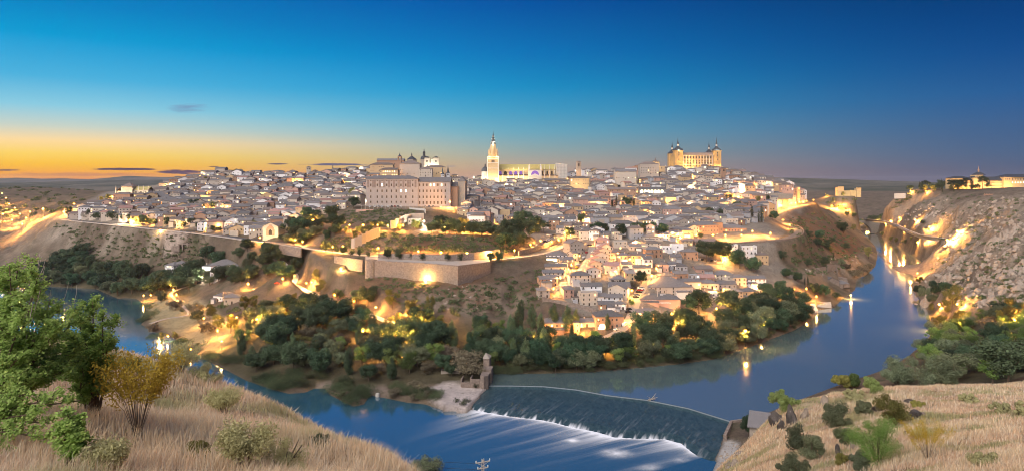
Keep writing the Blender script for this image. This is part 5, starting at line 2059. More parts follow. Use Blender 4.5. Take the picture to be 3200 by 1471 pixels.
# blocks inside the town
block('palace', 1812, 580, 885, 25, 14, 9.5, 'goldstone', 'roof_brown', 'hip', 'brightly lit pale palace with arched windows right of the cathedral', 'palace', 2, 0, 14, .1)
flood(P(1806, 584, 870)[0], 868, P(1806, 584, 870)[2], 1700, (1, .68, .28), (8, 1), 45, 0, 'floodlight under the pale palace')
block('theatre', 1956, 562, 900, 28, 18, 11, 'cream', 'roof_grey', 'gx', 'large pale theatre hall with gabled roof left below the fortress', 'building', 2, 0, 6)
block('town_block', 2030, 545, 930, 26, 16, 14, 'beige', 'roof_brown', 'hip', 'tall beige block under the small domed church', 'building', 4, 0, 20, .1)
cn = block('arcaded_convent', 2040, 613, 850, 34, 14, 8.5, 'beige', 'roof_grey', 'gx', 'long convent with a lit arcaded gallery in the middle of the town', 'convent', 2, 0, 0)
for i in range(7):
    MB().arch(-14 + i * 4.3, -7.12, -6.95, 4.3, 3.2, 3.6).build('gallery_arch', M['litwin2'], cn)
block('convent_wing', 1945, 612, 850, 34, 14, 8.0, 'brick', 'roof_brown', 'gx', 'brown brick convent wing left of the arcaded gallery', 'building', 2, 0, 18, .3)
# monastery church
mo = big('monastery_church', 1880, 706, 672, 'square grey brick monastery church with stepped tiled roofs mid town', 'church', R(8))
MB().box(-8, 8, 0, 16, -8, 8.4).box(-5.2, 5.2, 3, 13, 8.4, 12).build('wall', M['grey'], mo)
m = MB().hip(-8, 8, 0, 16, 8.4, 1.2)
m.hip(-5.2, 5.2, 3, 13, 12, 2.2)
m.build('roof', M['roof_grey'], mo)
MB().box(8, 23, 4, 15, -8, 8).build('nave_wall', M['stone'], mo)
MB().gable(8.4, 23, 4, 15, 8, 10.6).build('nave_roof', M['roof_grey'], mo)
rowwin(mo, 5, 9, 22, 4, 2.5, 1.0, 1.7)
rowwin(mo, 3, -4, 4, 3, 9.2, .9, 1.2)
MB().box(-3, 3, -.15, 0, 1, 6.5).build('brick_panel', M['stone'], mo)
block('convent_wing', 1985, 694, 690, 26, 12, 7, 'grey', 'roof_grey', 'gx', 'long grey wing with gabled roof right of the monastery church', 'building', 2, R(4), 10)
wc = block('white_convent', 1948, 727, 632, 24, 13, 8.2, 'white', 'roof_grey', 'hip', 'big white convent house above the round trees', 'house', 2, R(6), 10, 0)
block('white_house', 2044, 712, 665, 13, 11, 9, 'white', 'roof_grey', 'hip', 'white cubic house right of the big white convent house', 'house', 2, 0, 4)
block('brick_house', 2083, 725, 650, 10, 14, 8, 'brick', 'roof_grey', 'gx', 'brick house with lamp-lit side right of the white cubic house', 'house', 2, R(-20), 4)
sc1 = block('school', 2205, 738, 640, 24, 15, 10.5, 'brick', 'roof_grey', 'hip', 'left wing of brown school with many narrow windows by the bend road', 'school', 3, R(14), 28, .05)
block('school', 2285, 740, 652, 30, 13, 8.5, 'brick', 'roof_grey', 'hip', 'long right wing of brown brick school by the bend road', 'school', 2, R(-3), 24, .1)
block('school', 2244, 738, 645, 9, 10, 13, 'brick', 'roof_grey', 'hip', 'tall middle tower block of the brown school by the bend road', 'school', 3, 0, 6)
block('villa', 2352, 626, 830, 24, 13, 8, 'cream', 'roof_grey', 'hip', 'cream villa with open galleries on the right edge of town', 'house', 2, R(-6), 16, .15)
block('villa', 2330, 640, 805, 14, 12, 6, 'beige', 'roof_brown', 'hip', 'low beige church nave beside the stubby belfry', 'church', 1, 0, 4)
for i, (u, v, Y, w, l) in enumerate(((2440, 590, 880, 20, 'ochre villa on the right shoulder of the town'), (2462, 596, 870, 15, 'pink villa at the right end of the town'), (2415, 585, 900, 18, 'cream villa above the right end of town'))):
    block('villa', u, v, Y, w, 12, 7.5, ('ochre', 'pink', 'cream')[i], 'roof_brown', 'hip', l, 'house', 2, 0, 10, .3)
block('lit_house', 2097, 642, 790, 12, 10, 9, 'ochre', 'roof_brown', 'flat', 'bright yellow lamp-lit house in the middle of the right town', 'house', 3, 0, 10, .3)
block('tenement', 2105, 683, 715, 20, 14, 10, 'pink', 'roof_grey', 'hip', 'orange lamp-lit tenement above the brick house', 'house', 3, R(-10), 16, .1)
block('tenement', 2170, 690, 705, 22, 13, 8.5, 'beige', 'roof_grey', 'hip', 'long beige tenement right of the orange one', 'house', 3, R(4), 14, .05)
block('white_block', 1870, 648, 780, 22, 12, 7, 'cream', 'roof_grey', 'gx', 'cream flat-fronted house with small upper windows in the middle left town', 'house', 2, R(-4), 10)
block('white_block', 1820, 645, 790, 20, 12, 8, 'pink', 'roof_brown', 'gx', 'pinkish long house left of the cypress garden', 'house', 2, 0, 8)
# ------------------------------------------------------------------ roads, pavements and walls
def ribbon(name, pts, w, mat, dz=.12, off=0.0, th=.25):
    n = len(pts)
    vs, fs = [], []
    for i, p in enumerate(pts):
        a, b = pts[max(i - 1, 0)], pts[min(i + 1, n - 1)]
        dx, dy = b[0] - a[0], b[1] - a[1]
        l = math.hypot(dx, dy) or 1
        nx, ny = -dy / l, dx / l
        for k in (off - w / 2, off + w / 2):
            vs += [(p[0] + nx * k, p[1] + ny * k, p[2] + dz), (p[0] + nx * k, p[1] + ny * k, p[2] + dz - th)]
    for i in range(n - 1):
        a, b = 4 * i, 4 * i + 4
        fs += [(a, b, b + 2, a + 2), (a, a + 1, b + 1, b), (a + 2, b + 2, b + 3, a + 3)]
    o = MB().add(vs, fs).build(name, M[mat])
    return o


tag(ribbon('road', ROADS['promenade'][0], 8.0, 'asphalt', .16, 1.0), kind='structure')
tag(ribbon('pavement', ROADS['promenade'][0], 3.6, 'paving', .30, -4.9, .5), kind='structure')
_p = ROADS['promenade'][0]
tag(ribbon('road_marking', _p, .25, 'white', .172, -1.8, .004), kind='structure')
for nm, mat, w in (('garden_road', 'asphalt', 7), ('lane', 'concrete', 5.2), ('hill_lane', 'concrete', 4.2), ('street', 'cobble', 5.2), ('hotel_street', 'cobble', 6.8), ('bend_road', 'asphalt', 7.6), ('valley_road', 'asphalt', 7.5), ('riverside_path', 'paving', 2.6)):
    tag(ribbon('path' if 'path' in nm else 'road', ROADS[nm][0], w, mat, .14), kind='structure')


def wall(name, top, h, th, mat, label, cat='wall', cren=0):
    """masonry wall following a line of top points"""
    n = len(top)
    vs, fs = [], []
    for i, p in enumerate(top):
        a, b = top[max(i - 1, 0)], top[min(i + 1, n - 1)]
        dx, dy = b[0] - a[0], b[1] - a[1]
        l = math.hypot(dx, dy) or 1
        nx, ny = -dy / l * th / 2, dx / l * th / 2
        hh = h[i] if isinstance(h, (list, tuple)) else h
        vs += [(p[0] - nx, p[1] - ny, p[2]), (p[0] + nx, p[1] + ny, p[2]), (p[0] + nx, p[1] + ny, p[2] - hh), (p[0] - nx * 1.6, p[1] - ny * 1.6, p[2] - hh)]
    for i in range(n - 1):
        a, b = 4 * i, 4 * i + 4
        fs += [(a, a + 1, b + 1, b), (a + 1, a + 2, b + 2, b + 1), (a + 3, a, b, b + 3)]
    fs += [(3, 2, 1, 0), (4 * n - 4, 4 * n - 3, 4 * n - 2, 4 * n - 1)]
    m = MB().add(vs, fs)
    if cren:
        for i in range(n - 1):
            a, b = top[i], top[i + 1]
            k = max(1, int(math.dist(a, b) / cren))
            for q in range(k):
                t = (q + .5) / k
                x, y, z = (a[j] + (b[j] - a[j]) * t for j in range(3))
                m.box(x - .35, x + .35, y - .35, y + .35, z, z + .9)
    return tag(m.build(name, M[mat]), label, cat)


M['rubble'] = plain('rubble_masonry', (.235, .185, .155), var=.75, scale=.8)
_m2, _t2, _b2 = M['rubble'], M['rubble'].node_tree, M['rubble'].node_tree.nodes['Principled BSDF']
vor = _t2.nodes.new('ShaderNodeTexVoronoi')
vor.inputs['Scale'].default_value = 1.5
_c2 = _t2.nodes.new('ShaderNodeTexCoord')
_t2.links.new(_c2.outputs['Object'], vor.inputs['Vector'])
bump(_t2, _b2, vor.outputs['Distance'], .8, .25)


def line(*a):
    return [P(u, v, yz(v, z)) for u, v, z in a]


tw = line((1168, 813, 43), (1230, 816, 43), (1300, 819.5, 43), (1380, 825, 43), (1431, 829, 43))
gw = wall('retaining_wall', tw + line((1475, 824, 43), (1530, 817, 43)), 15, 1.6, 'rubble', 'great stone retaining wall under the promenade terrace, running to a sharp corner')
bt = P(1157, 812, yz(812, 43.4))
o = MB().frus(bt[0], bt[1] + 3, bt[2] - 14, bt[2], 4.6, 4.2, 18).build('bastion', M['rubble'])
tag(o, 'round stone bastion at the left end of the terrace wall', 'bastion')
wall('retaining_wall', line((1046, 800, 43.2), (1090, 805, 42.9), (1135, 811, 42.6)), 9, 1.2, 'rubble', 'lamp-lit orange stone wall left of the round bastion')
cwp = [p for p in ROADS['promenade'][0] if 850 < px(*p)[0] < 965]
wall('retaining_wall', [(p[0] - .9, p[1] - 6.3, p[2] + .9) for p in cwp], 9, 1.2, 'rubble', 'curved stone wall below the road at the chapel')
tag(MB().prism([(x, y) for x, y in TERR], 41.4, 42.25).build('terrace', M['paving']), kind='structure')
rw = [(x + .0, y, z) for x, y, z in line((1182, 786, 47), (1250, 786, 48), (1330, 787, 48.4), (1410, 788, 48.6), (1480, 783, 49), (1560, 772, 49.5))]
wall('roadside_wall', [(x, y, z - 1.5) for x, y, z in rw], 8, 1.0, 'rubble', 'floodlit stone wall along the back of the promenade road')
wall('roadside_wall', line((1620, 783, 46.6), (1690, 764, 48), (1755, 743, 50)), 6, .9, 'rubble', 'stone wall with lamps below the parking terrace')
bw = [(p[0] - .0, p[1], p[2] + .8) for p in ROADS['bend_road'][0][0:34]]
ww = []
for i, p in enumerate(bw):
    a, b = bw[max(i - 1, 0)], bw[min(i + 1, len(bw) - 1)]
    dx, dy = b[0] - a[0], b[1] - a[1]
    l = math.hypot(dx, dy)
    ww.append((p[0] + dy / l * 5.0, p[1] - dx / l * 5.0, p[2]))
wall('retaining_wall', ww, 8, 1.0, 'rubble', 'curved grey stone wall carrying the bend of the road on the right')
wall('roadside_wall', [(p[0], p[1] - 4.6, p[2] + .7) for p in ROADS['valley_road'][0]], 5, .8, 'concrete', 'pale wall carrying the lit road on the far bank')
wall('city_wall', line((1694, 925, 24.5), (1720, 932, 23), (1760, 938, 22), (1810, 950, 20), (1866, 966, 18)), 5, 1.0, 'rubble', 'old rubble wall below the white houses of the riverside quarter')
wall('quay_wall', line((2215, 975, 15), (2240, 985, 15), (2255, 990, 14.5)), 8, 1.2, 'rubble', 'stone wall lit by an orange lamp under the pergola house')
wall('battlement', [P(u, v, Y) for u, v, Y in ((2400, 604, 850), (2440, 605, 850), (2478, 606, 850))], 7, 1, 'stone', 'toothed old battlement wall at the right end of the town', 'wall', 2.4)
wall('battlement', [P(u, v, Y) for u, v, Y in ((3075, 607, 900), (3105, 608, 880), (3112, 614, 860))], 8, 1, 'brick', 'small toothed rampart on the rocky hill under the academy', 'wall', 3)
wall('parapet', [P(u, v, Y) for u, v, Y in ((3140, 617, 840), (3170, 618, 820), (3215, 619, 800))], 5, .6, 'stone', 'low parapet with posts on the rocky hill at far right', 'wall', 5)
wall('field_wall', [P(u, v, Y) for u, v, Y in ((2795, 605, 1180), (2830, 604, 1170))], 9, 1, 'cream', 'pale blank wall on the ridge left of the academy trees')
wall('city_wall', line((2510, 838, 20), (2560, 836, 20), (2580, 832, 20)), 6, 1, 'rubble', 'rubble garden wall with end posts above the old mill')
wall('ruin_wall', line((2585, 828, 19.5), (2612, 826, 19), (2618, 842, 14)), 6, 1, 'rubble', 'broken stone ruin beside the dark rock above the mill')
for pts, lab in ((((1099, 752, 58), (1108, 748, 59), (1118, 743, 60), (1130, 738, 61), (1142, 732, 62), (1155, 725, 63), (1172, 718, 63.6), (1185, 713, 64)), 'pink stepped wall climbing the scrub slope to the garden road'),
                 (((1220, 695, 66), (1235, 690, 67), (1250, 683, 68), (1265, 676, 69.5), (1285, 670, 70.5), (1325, 668, 71)), 'pink stepped wall above the floodlit garden house')):
    top = []
    for (u0, v0, za), (u1, v1, zb) in zip(pts, pts[1:]):
        a, b = P(u0, v0, yz(v0, za)), P(u1, v1, yz(v1, zb))
        z = max(a[2], b[2]) + .6
        top += [(a[0], a[1], z), (b[0], b[1], z)]
    wall('stepped_wall', top, 7, .7, 'beige', lab)
# walled court left of the seminary
g = P(1022, 657, 700)
co = empty('sports_court', g, 0, 'walled sports court with lamp-lit cream wall left of the seminary', 'court')
MB().box(-14, 14, -8, 12, -8, -.3).build('court_floor', M['concrete'], co)
MB().box(-14.4, 14.4, -8.5, -8, -8, .6).box(-14.4, -14, -8, 12, -8, .6).build('wall', M['cream'], co)
m = MB()
for i in range(12):
    x = -14 + i * 28 / 11
    m.box(x - .06, x + .06, -8.3, -8.18, .6, 4.5)
m.box(-14, 14, -8.27, -8.21, 4.4, 4.5)
m.build('fence_posts', M['concrete'], co)
sa = empty('car_park_fence', P(1260, 649, 672), 0, 'row of thin pale fence posts before the seminary car park', 'fence')
m = MB()
for i in range(22):
    x = -42 + i * 4
    m.box(x - .07, x + .07, -.07, .07, -1.5, 4)
m.box(-42, 42, -.04, .04, 2.6, 2.7)
m.build('posts', M['concrete'], sa)
wall('retaining_wall', [P(u, v, Y) for u, v, Y in ((1112, 655, 668), (1170, 654, 668), (1200, 656, 668))], 5, .8, 'pink', 'low pinkish wall under the seminary car park')
wall('retaining_wall', [P(u, v, Y) for u, v, Y in ((1280, 649, 664), (1325, 652, 660), (1330, 655, 640))], 7, .8, 'concrete', 'white rendered wall at the right of the seminary car park')

# ------------------------------------------------------------------ houses of the riverside quarter, one by one (columns and rows of a 3.2x enlargement)
NEAR = [
    (445, 212, 205, 62, 12, -6, 'white', 'roof_grey', 'hip', 2, 'white house with roof terrace at the end of the promenade'),
    (655, 150, 160, 118, 13, 22, 'beige', 'roof_grey', 'gy', 3, 'tall beige house with awnings at the top of the parked street'),
    (560, 258, 150, 62, 9, 18, 'ochre', 'roof_grey', 'gx', 2, 'ochre house with glowing orange wall on the parked street'),
    (440, 305, 220, 40, 9, -4, 'beige', 'roof_grey', 'gx', 1, 'low long house below the roof-terrace house'),
    (420, 380, 215, 55, 9, 4, 'cream', 'roof_grey', 'gx', 2, 'cream house with two windows left of the stepped street'),
    (372, 468, 185, 80, 9, 12, 'brick', 'roof_grey', 'gx', 2, 'red brick house with lamp-lit side by the stepped street'),
    (322, 578, 125, 74, 10, 6, 'beige', 'roof_grey', 'hip', 2, 'beige house with iron balcony at the foot of the stepped street'),
    (640, 205, 60, 70, 9, 22, 'cream', 'roof_grey', 'gx', 2, 'narrow cream house in the parked street row'),
    (685, 448, 215, 95, 11, 5, 'beige', 'roof_grey', 'hip', 3, 'wide brick-topped house with corner bay right of the stepped street'),
    (818, 374, 160, 78, 8, 8, 'grey', 'roof_red', 'gy', 2, 'blue-grey blank gable at the front of the red-roofed terrace'),
    (845, 322, 160, 84, 7, 8, 'beige', 'roof_red', 'gy', 2, 'second red-roofed house of the stepped terrace from below'),
    (868, 282, 165, 88, 7, 8, 'cream', 'roof_red', 'gy', 2, 'third red-roofed house of the stepped terrace from below'),
    (893, 240, 165, 92, 7, 8, 'cream', 'roof_red', 'gy', 2, 'fourth red-roofed house of the stepped terrace from below'),
    (920, 200, 160, 92, 7, 8, 'beige', 'roof_red', 'gy', 3, 'fifth red-roofed house of the stepped terrace from below'),
    (945, 162, 150, 92, 7, 8, 'cream', 'roof_red', 'gy', 3, 'topmost red-roofed house of the stepped terrace'),
    (1005, 342, 150, 88, 11, -14, 'beige', 'roof_red', 'gx', 2, 'house with broad plum-red roof right of the red-roofed terrace'),
    (1068, 452, 165, 62, 10, 0, 'beige', 'roof_grey', 'hip', 2, 'pyramid-roofed house with dark arched loggia'),
    (800, 532, 215, 72, 9, 4, 'white', 'roof_grey', 'gx', 2, 'white house with three dark windows under the wide brick-topped house'),
    (778, 658, 172, 128, 8, 8, 'cream', 'roof_flat', 'flat', 3, 'tall peeling cream house front above the old rubble wall'),
    (572, 582, 110, 88, 8, 14, 'pink', 'roof_grey', 'shed', 2, 'salmon house right at the foot of the stepped street'),
    (645, 612, 95, 42, 7, 6, 'beige', 'roof_brown', 'shed', 1, 'low lamp-lit house with shutters beside the salmon house'),
    (905, 642, 110, 78, 8, 10, 'white', 'roof_grey', 'gx', 2, 'small white house with grey roof next to the peeling cream front'),
    (1030, 640, 165, 68, 8, -3, 'white', 'roof_grey', 'gx', 2, 'white house with brown garage shutter below the lettered wall'),
    (1085, 560, 210, 92, 13, -4, 'grey', 'roof_grey', 'gx', 3, 'tall grey house with faded lettering on its wall'),
    (1165, 600, 50, 110, 14, 55, 'cream', 'roof_grey', 'gx', 3, 'tall lamp-lit house side facing the hotel street'),
    (1090, 698, 110, 58, 9, -14, 'white', 'roof_grey', 'hip', 2, 'white corner house on the hotel street'),
    (952, 690, 160, 48, 8, 0, 'brick', 'roof_grey', 'gx', 2, 'brick rooftop block behind the shop with red lights'),
    (985, 885, 285, 118, 13, 4, 'brick', 'roof_grey', 'hip', 2, 'big brown brick corner house with red-lit shop entrance'),
    (755, 872, 160, 52, 8, 2, 'cream', 'roof_grey', 'gx', 1, 'low lamp-lit house left of the brick corner house'),
    (505, 935, 365, 105, 12, 4, 'brick', 'roof_grey', 'hip', 2, 'long brick house half hidden behind the poplars'),
    (1600, 562, 450, 92, 25, 4, 'beige', 'roof_grey', 'hip', 3, 'big hotel main block under the widest hipped roof'),
    (1372, 790, 245, 60, 10, -10, 'ochre', 'roof_grey', 'hip', 2, 'ochre arcaded wing in front of the hotel'),
    (1570, 412, 180, 52, 10, 4, 'brick', 'roof_grey', 'hip', 1, 'brick house with pyramid roof behind the hotel'),
    (1778, 468, 245, 52, 9, 0, 'cream', 'roof_grey', 'gx', 1, 'long cream house with green awnings behind the hotel'),
    (1700, 385, 150, 50, 9, 6, 'brick', 'roof_grey', 'gx', 1, 'small brick gable between the parasol terrace and the hotel'),
    (1690, 300, 150, 40, 10, 3, 'grey', 'roof_grey', 'hip', 1, 'grey house under the white parasol terrace'),
    (1938, 335, 180, 48, 10, 6, 'pink', 'roof_brown', 'gx', 1, 'pink house with round gable above the red roof'),
    (2145, 400, 190, 52, 14, 3, 'cream', 'roof_grey', 'hip', 2, 'cream house under a wide brown pyramid roof at right'),
    (1960, 415, 150, 40, 10, -4, 'brick', 'roof_red', 'gx', 1, 'red-roofed low house behind the awning house'),
    (2290, 452, 140, 78, 9, 4, 'cream', 'roof_grey', 'hip', 2, 'cream house with roof machinery and iron balconies'),
    (2450, 480, 220, 92, 10, 5, 'white', 'roof_grey', 'gx', 3, 'tall white house with hanging plants at the right of the quarter'),
    (1990, 486, 180, 52, 10, 2, 'cream', 'roof_grey', 'hip', 1, 'cream house with two orange lit windows'),
    (2165, 482, 180, 42, 10, -4, 'beige', 'roof_grey', 'gx', 1, 'beige house with tall aerials right of the lit windows'),
    (2220, 578, 220, 60, 10, 6, 'ochre', 'roof_grey', 'hip', 2, 'ochre house under a long hipped roof by two bright lamps'),
    (2405, 560, 150, 48, 9, 8, 'ochre', 'roof_grey', 'hip', 1, 'small ochre hip-roofed house right of the long ochre house'),
    (2530, 532, 110, 62, 9, -4, 'cream', 'roof_grey', 'gx', 2, 'cream house at the far right of the riverside quarter'),
    (2050, 602, 85, 66, 8, 4, 'white', 'roof_flat', 'flat', 2, 'white cube with roof pergola over the river trees'),
    (1915, 605, 210, 56, 12, 0, 'stone', 'roof_brown', 'hip', 2, 'stone house with brown roof behind the hotel trees'),
    (1310, 332, 170, 56, 8, -3, 'grey', 'roof_grey', 'gx', 1, 'plain grey windowless gable above the walled garden'),
    (1185, 442, 92, 112, 8, -6, 'ochre', 'roof_flat', 'shed', 3, 'narrow ochre house left of the walled garden'),
    (1512, 312, 120, 70, 10, -8, 'pink', 'roof_grey', 'hip', 2, 'pale pink house beside the square with two lamps'),
    (1612, 286, 75, 48, 8, 0, 'white', 'roof_grey', 'gx', 1, 'tiny white house with strip window behind the pink house'),
    (1368, 270, 90, 82, 9, 6, 'white', 'roof_grey', 'gx', 2, 'white house with balconies below the yellow lamp-lit houses'),
    (1138, 235, 115, 82, 9, 8, 'ochre', 'roof_grey', 'hip', 2, 'yellow lamp-lit house beside three wall lamps'),
    (1250, 238, 110, 88, 9, 8, 'ochre', 'roof_brown', 'gx', 2, 'yellow lamp-lit house second in its row'),
    (1310, 235, 90, 70, 9, 8, 'cream', 'roof_grey', 'gx', 2, 'cream house third in the yellow lamp-lit row'),
    (1430, 172, 172, 78, 10, 4, 'brick', 'roof_grey', 'hip', 2, 'brick house with two long wooden balconies'),
    (1562, 125, 105, 55, 9, 2, 'white', 'roof_flat', 'flat', 2, 'low white flat-roofed house right of the balcony house'),
    (1668, 130, 115, 82, 9, 0, 'white', 'roof_flat', 'flat', 2, 'tall white flat-roofed house left of the brick balcony block'),
    (1795, 195, 155, 78, 10, 3, 'brick', 'roof_grey', 'hip', 2, 'brick block with six iron balconies left of the big round trees'),
    (2215, 132, 108, 86, 10, 0, 'white', 'roof_flat', 'flat', 2, 'left of two modern white cubes on the slope'),
    (2388, 192, 152, 132, 10, 0, 'white', 'roof_flat', 'flat', 3, 'right and bigger of two modern white cubes on the slope'),
    (2520, 240, 120, 92, 10, 2, 'ochre', 'roof_brown', 'hip', 2, 'yellow house right of the modern white cubes'),
    (1340, 75, 305, 45, 10, 0, 'cream', 'roof_grey', 'hip', 2, 'long cream house below the round trees'),
    (1955, 65, 230, 48, 12, 4, 'brick', 'roof_brown', 'gx', 1, 'long brown house above the big round trees'),
    (905, 65, 150, 66, 11, -6, 'pink', 'roof_red', 'hip', 2, 'pinkish house with glazed gallery at the top of the parked street'),
    (1092, 78, 135, 62, 10, 0, 'cream', 'roof_flat', 'flat', 2, 'blank cream block left of the round trees'),
    (1150, 288, 130, 46, 8, 10, 'white', 'roof_grey', 'gx', 1, 'white gabled house below the plum-red roof'),
    (1020, 175, 110, 50, 9, 4, 'beige', 'roof_brown', 'gx', 1, 'beige house right behind the red-roofed terrace'),
    (1760, 55, 120, 50, 10, 0, 'ochre', 'roof_brown', 'gx', 2, 'ochre lamp-lit house below the brown school'),
    (1580, 5, 130, 60, 10, 0, 'white', 'roof_grey', 'hip', 2, 'white house behind the low white flat roof'),
    (1420, 5, 190, 40, 11, 0, 'cream', 'roof_grey', 'hip', 1, 'cream house under a grey hipped roof in front of the round trees'),
    (1650, 215, 110, 50, 9, -4, 'beige', 'roof_grey', 'gx', 1, 'beige long-roofed house under the white flat roofs'),
    (1830, 400, 120, 40, 9, 3, 'grey', 'roof_flat', 'flat', 2, 'grey box house right of the parasol terrace'),
    (1240, 100, 120, 40, 10, 3, 'cream', 'roof_grey', 'gx', 1, 'cream gable above the yellow lamp-lit houses'),
]
SG = {}
for (zx, zy, w, h, d, rz, wl, rf, kd, fl, lab) in NEAR:
    u, v = 1600 + zx / 3.2175, 750 + zy / 3.2175
    g = G(u, v, 300)
    s = g[1] / F / 3.2175
    w_, h_ = w * s, h * s
    a = R(rz)
    cx, cy = g[0] - math.sin(a) * d / 2, g[1] + math.cos(a) * d / 2
    o = house(cx, cy, g[2] - .2, a, w_, d, h_, wl, rf, kd, fl, seed=zx, lit=.12, balc=.9 if 'balcon' in lab else .12, maxwin=20)
    tag(o, lab, 'house', 'houses of the riverside quarter')
    SG[lab] = (o, w_, d, h_)


def text(body, size, mat, parent, loc, rz=0.0, name='lettering', ext=.03):
    cu_ = bpy.data.curves.new(name, 'FONT')
    cu_.body = body
    cu_.size = size
    cu_.extrude = ext
    cu_.offset = .03
    cu_.align_x = 'CENTER'
    o = bpy.data.objects.new(name, cu_)
    COL.objects.link(o)
    cu_.materials.append(mat)
    bpy.context.view_layer.update()
    me = bpy.data.meshes.new_from_object(o.evaluated_get(bpy.context.evaluated_depsgraph_get()))
    bpy.data.objects.remove(o)
    o = bpy.data.objects.new(name, me)
    COL.objects.link(o)
    o.parent = parent
    o.location = loc
    o.rotation_euler = (R(90), 0, rz)
    return o


# the hotel's front wing with its painted name
g = G(1600 + 1495 / 3.2175, 750 + 662 / 3.2175, 300)
s = g[1] / F / 3.2175
hw_, hd_, hh_ = 400 * s, 13, 66 * s
ho = house(g[0], g[1] + hd_ / 2, g[2], R(-2), hw_, hd_, hh_, 'pink', 'roof_grey', 'hip', 2, seed=3, wins=False, chim=False)
tag(ho, 'salmon front wing of the hotel with its name painted in white', 'hotel')
text('HOTEL', 2.9, M['white'], ho, (-hw_ / 2 + 7.4, -hd_ / 2 - .05, hh_ - 2.5))
text('DIAMANTISTA', 1.3, M['white'], ho, (-hw_ / 2 + 15.8, -hd_ / 2 - .05, hh_ - 2.5))
MB().box(-.2, .2, -.2, .2, 0, 5).build('flue', M['concrete'], ho, (-1.5, -3.5, hh_ + .8))
for k in range(3):
    MB().box(-.9, .9, -.6, .6, 0, 1.3).build('air_conditioner', M['white'], ho, (1.6 + 2.0 * k, -1.5 + .7 * k, hh_ + 1.4))
MB().box(-.5, .5, -.5, .5, 0, 2.4).build('chimney', M['beige'], ho, (-6.5, -1, hh_ + 1))
o, w_, d_, h_ = SG['tall grey house with faded lettering on its wall']
for t_, x_, s_z in (('FABRICA', -w_ * .28, 1.5), ('ARTESANIA', w_ * .17, 1.6)):
    text(t_, s_z, M['brick'], o, (x_, -d_ / 2 - .05, h_ - 2.4))
# arcade of the ochre wing, shop front, loggia
o, w_, d_, h_ = SG['ochre arcaded wing in front of the hotel']
for i in range(4):
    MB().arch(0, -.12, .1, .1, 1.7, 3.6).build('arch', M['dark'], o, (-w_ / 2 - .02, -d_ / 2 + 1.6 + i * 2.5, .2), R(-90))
MB().arch(-w_ / 2 + 2.2, -d_ / 2 - .12, -d_ / 2 + .1, .1, 2.2, 3.8).build('arch', M['litwin'], o)
o, w_, d_, h_ = SG['big brown brick corner house with red-lit shop entrance']
MB().arch(-w_ * .28, -d_ / 2 - .15, -d_ / 2 + .1, -.5, 4.2, 3.6).build('shop_entrance', M['litwin2'], o)
M['redlight'] = emis('red_light', (1, .08, .04), 6)
MB().box(-w_ * .28 - 1.6, -w_ * .28 + 1.6, -d_ / 2 - .3, -d_ / 2 - .16, .1, .7).build('shop_light', M['redlight'], o)
o, w_, d_, h_ = SG['pyramid-roofed house with dark arched loggia']
for i in range(4):
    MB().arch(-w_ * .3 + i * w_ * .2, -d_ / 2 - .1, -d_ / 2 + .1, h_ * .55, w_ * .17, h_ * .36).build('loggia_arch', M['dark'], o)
o, w_, d_, h_ = SG['white house with roof terrace at the end of the promenade']
m = MB()
m.box(-w_ / 2, w_ * .1, -d_ / 2 - 6, -d_ / 2, -9, -.4)
m.build('terrace', M['white'], o)
m = MB().shed(-w_ / 2 + .2, w_ * .1, -d_ / 2 - 4.5, -d_ / 2, 2.9, 3.6)
m.build('terrace_roof', M['roof_grey'], o)
m = MB()
m.box(-w_ / 2 + .5, w_ * .05, -d_ / 2 - .1, -d_ / 2 - .04, .3, 2.6)
m.build('terrace_window', M['litwin2'], o)
# stepped street
st = empty('stepped_street', (0, 0, 0), 0, 'stone stepped street climbing between lamp-lit houses', 'stairs')
m = MB()
a, b = G(1600 + 470 / 3.2175, 750 + 575 / 3.2175, 300), G(1600 + 540 / 3.2175, 750 + 425 / 3.2175, 300)
for i in range(22):
    t = i / 21
    x, y, z = (a[j] + (b[j] - a[j]) * t for j in range(3))
    m.box(x - 4.2, x + 4.2, y, y + (b[1] - a[1]) / 20, z - 4, z + .35)
m.build('steps', M['cobble'], st)

# single houses by the left reach of the river, mill, garden house
def lone(zx, zy, w, h, d, rz, wl, rf, kd, fl, lab, ox, oy, sc_=3.2175, **kw):
    g = G(ox + zx / sc_, oy + zy / sc_, 300)
    s = g[1] / F / sc_
    a = R(rz)
    o = house(g[0] - math.sin(a) * d / 2, g[1] + math.cos(a) * d / 2, g[2], a, w * s, d, h * s, wl, rf, kd, fl, seed=zx, maxwin=18, **kw)
    tag(o, lab, 'house')
    return o, w * s, d, h * s


lone(1700, 155, 130, 62, 16, -26, 'white', 'roof_grey', 'hip', 2, 'white villa with verandas on the left edge of the riverside trees', 0, 800, balc=.4)
lone(1815, 140, 120, 62, 10, 20, 'cream', 'roof_grey', 'hip', 2, 'cream wing of the white veranda villa', 0, 800, balc=.5)
o, w_, d_, h_ = lone(2255, 205, 260, 110, 20, 20, 'white', 'roof_grey', 'hip', 2, 'large white riverside villa lit by a white-green lamp', 0, 800, balc=.1)
o2, w_, d_, h_ = lone(2085, 175, 130, 70, 11, -18, 'white', 'roof_grey', 'hip', 2, 'gallery wing on the left of the large white villa', 0, 800, balc=.5)
lone(2190, 455, 120, 55, 14, -22, 'white', 'roof_grey', 'hip', 1, 'white bungalow wing beside the riverside palms', 0, 800)
lone(2330, 480, 150, 62, 11, 18, 'cream', 'roof_grey', 'hip', 1, 'cream bungalow by the riverside palms', 0, 800)
lone(1990, 268, 90, 25, 7, 18, 'brick', 'roof_red', 'gx', 1, 'tiny red-roofed gatehouse below the white villa', 0, 800, wins=False)
lone(1595, 800, 140, 44, 9, 0, 'stone', 'roof_flat', 'flat', 1, 'low stone garden house lit by a bright white lamp', 800, 450)
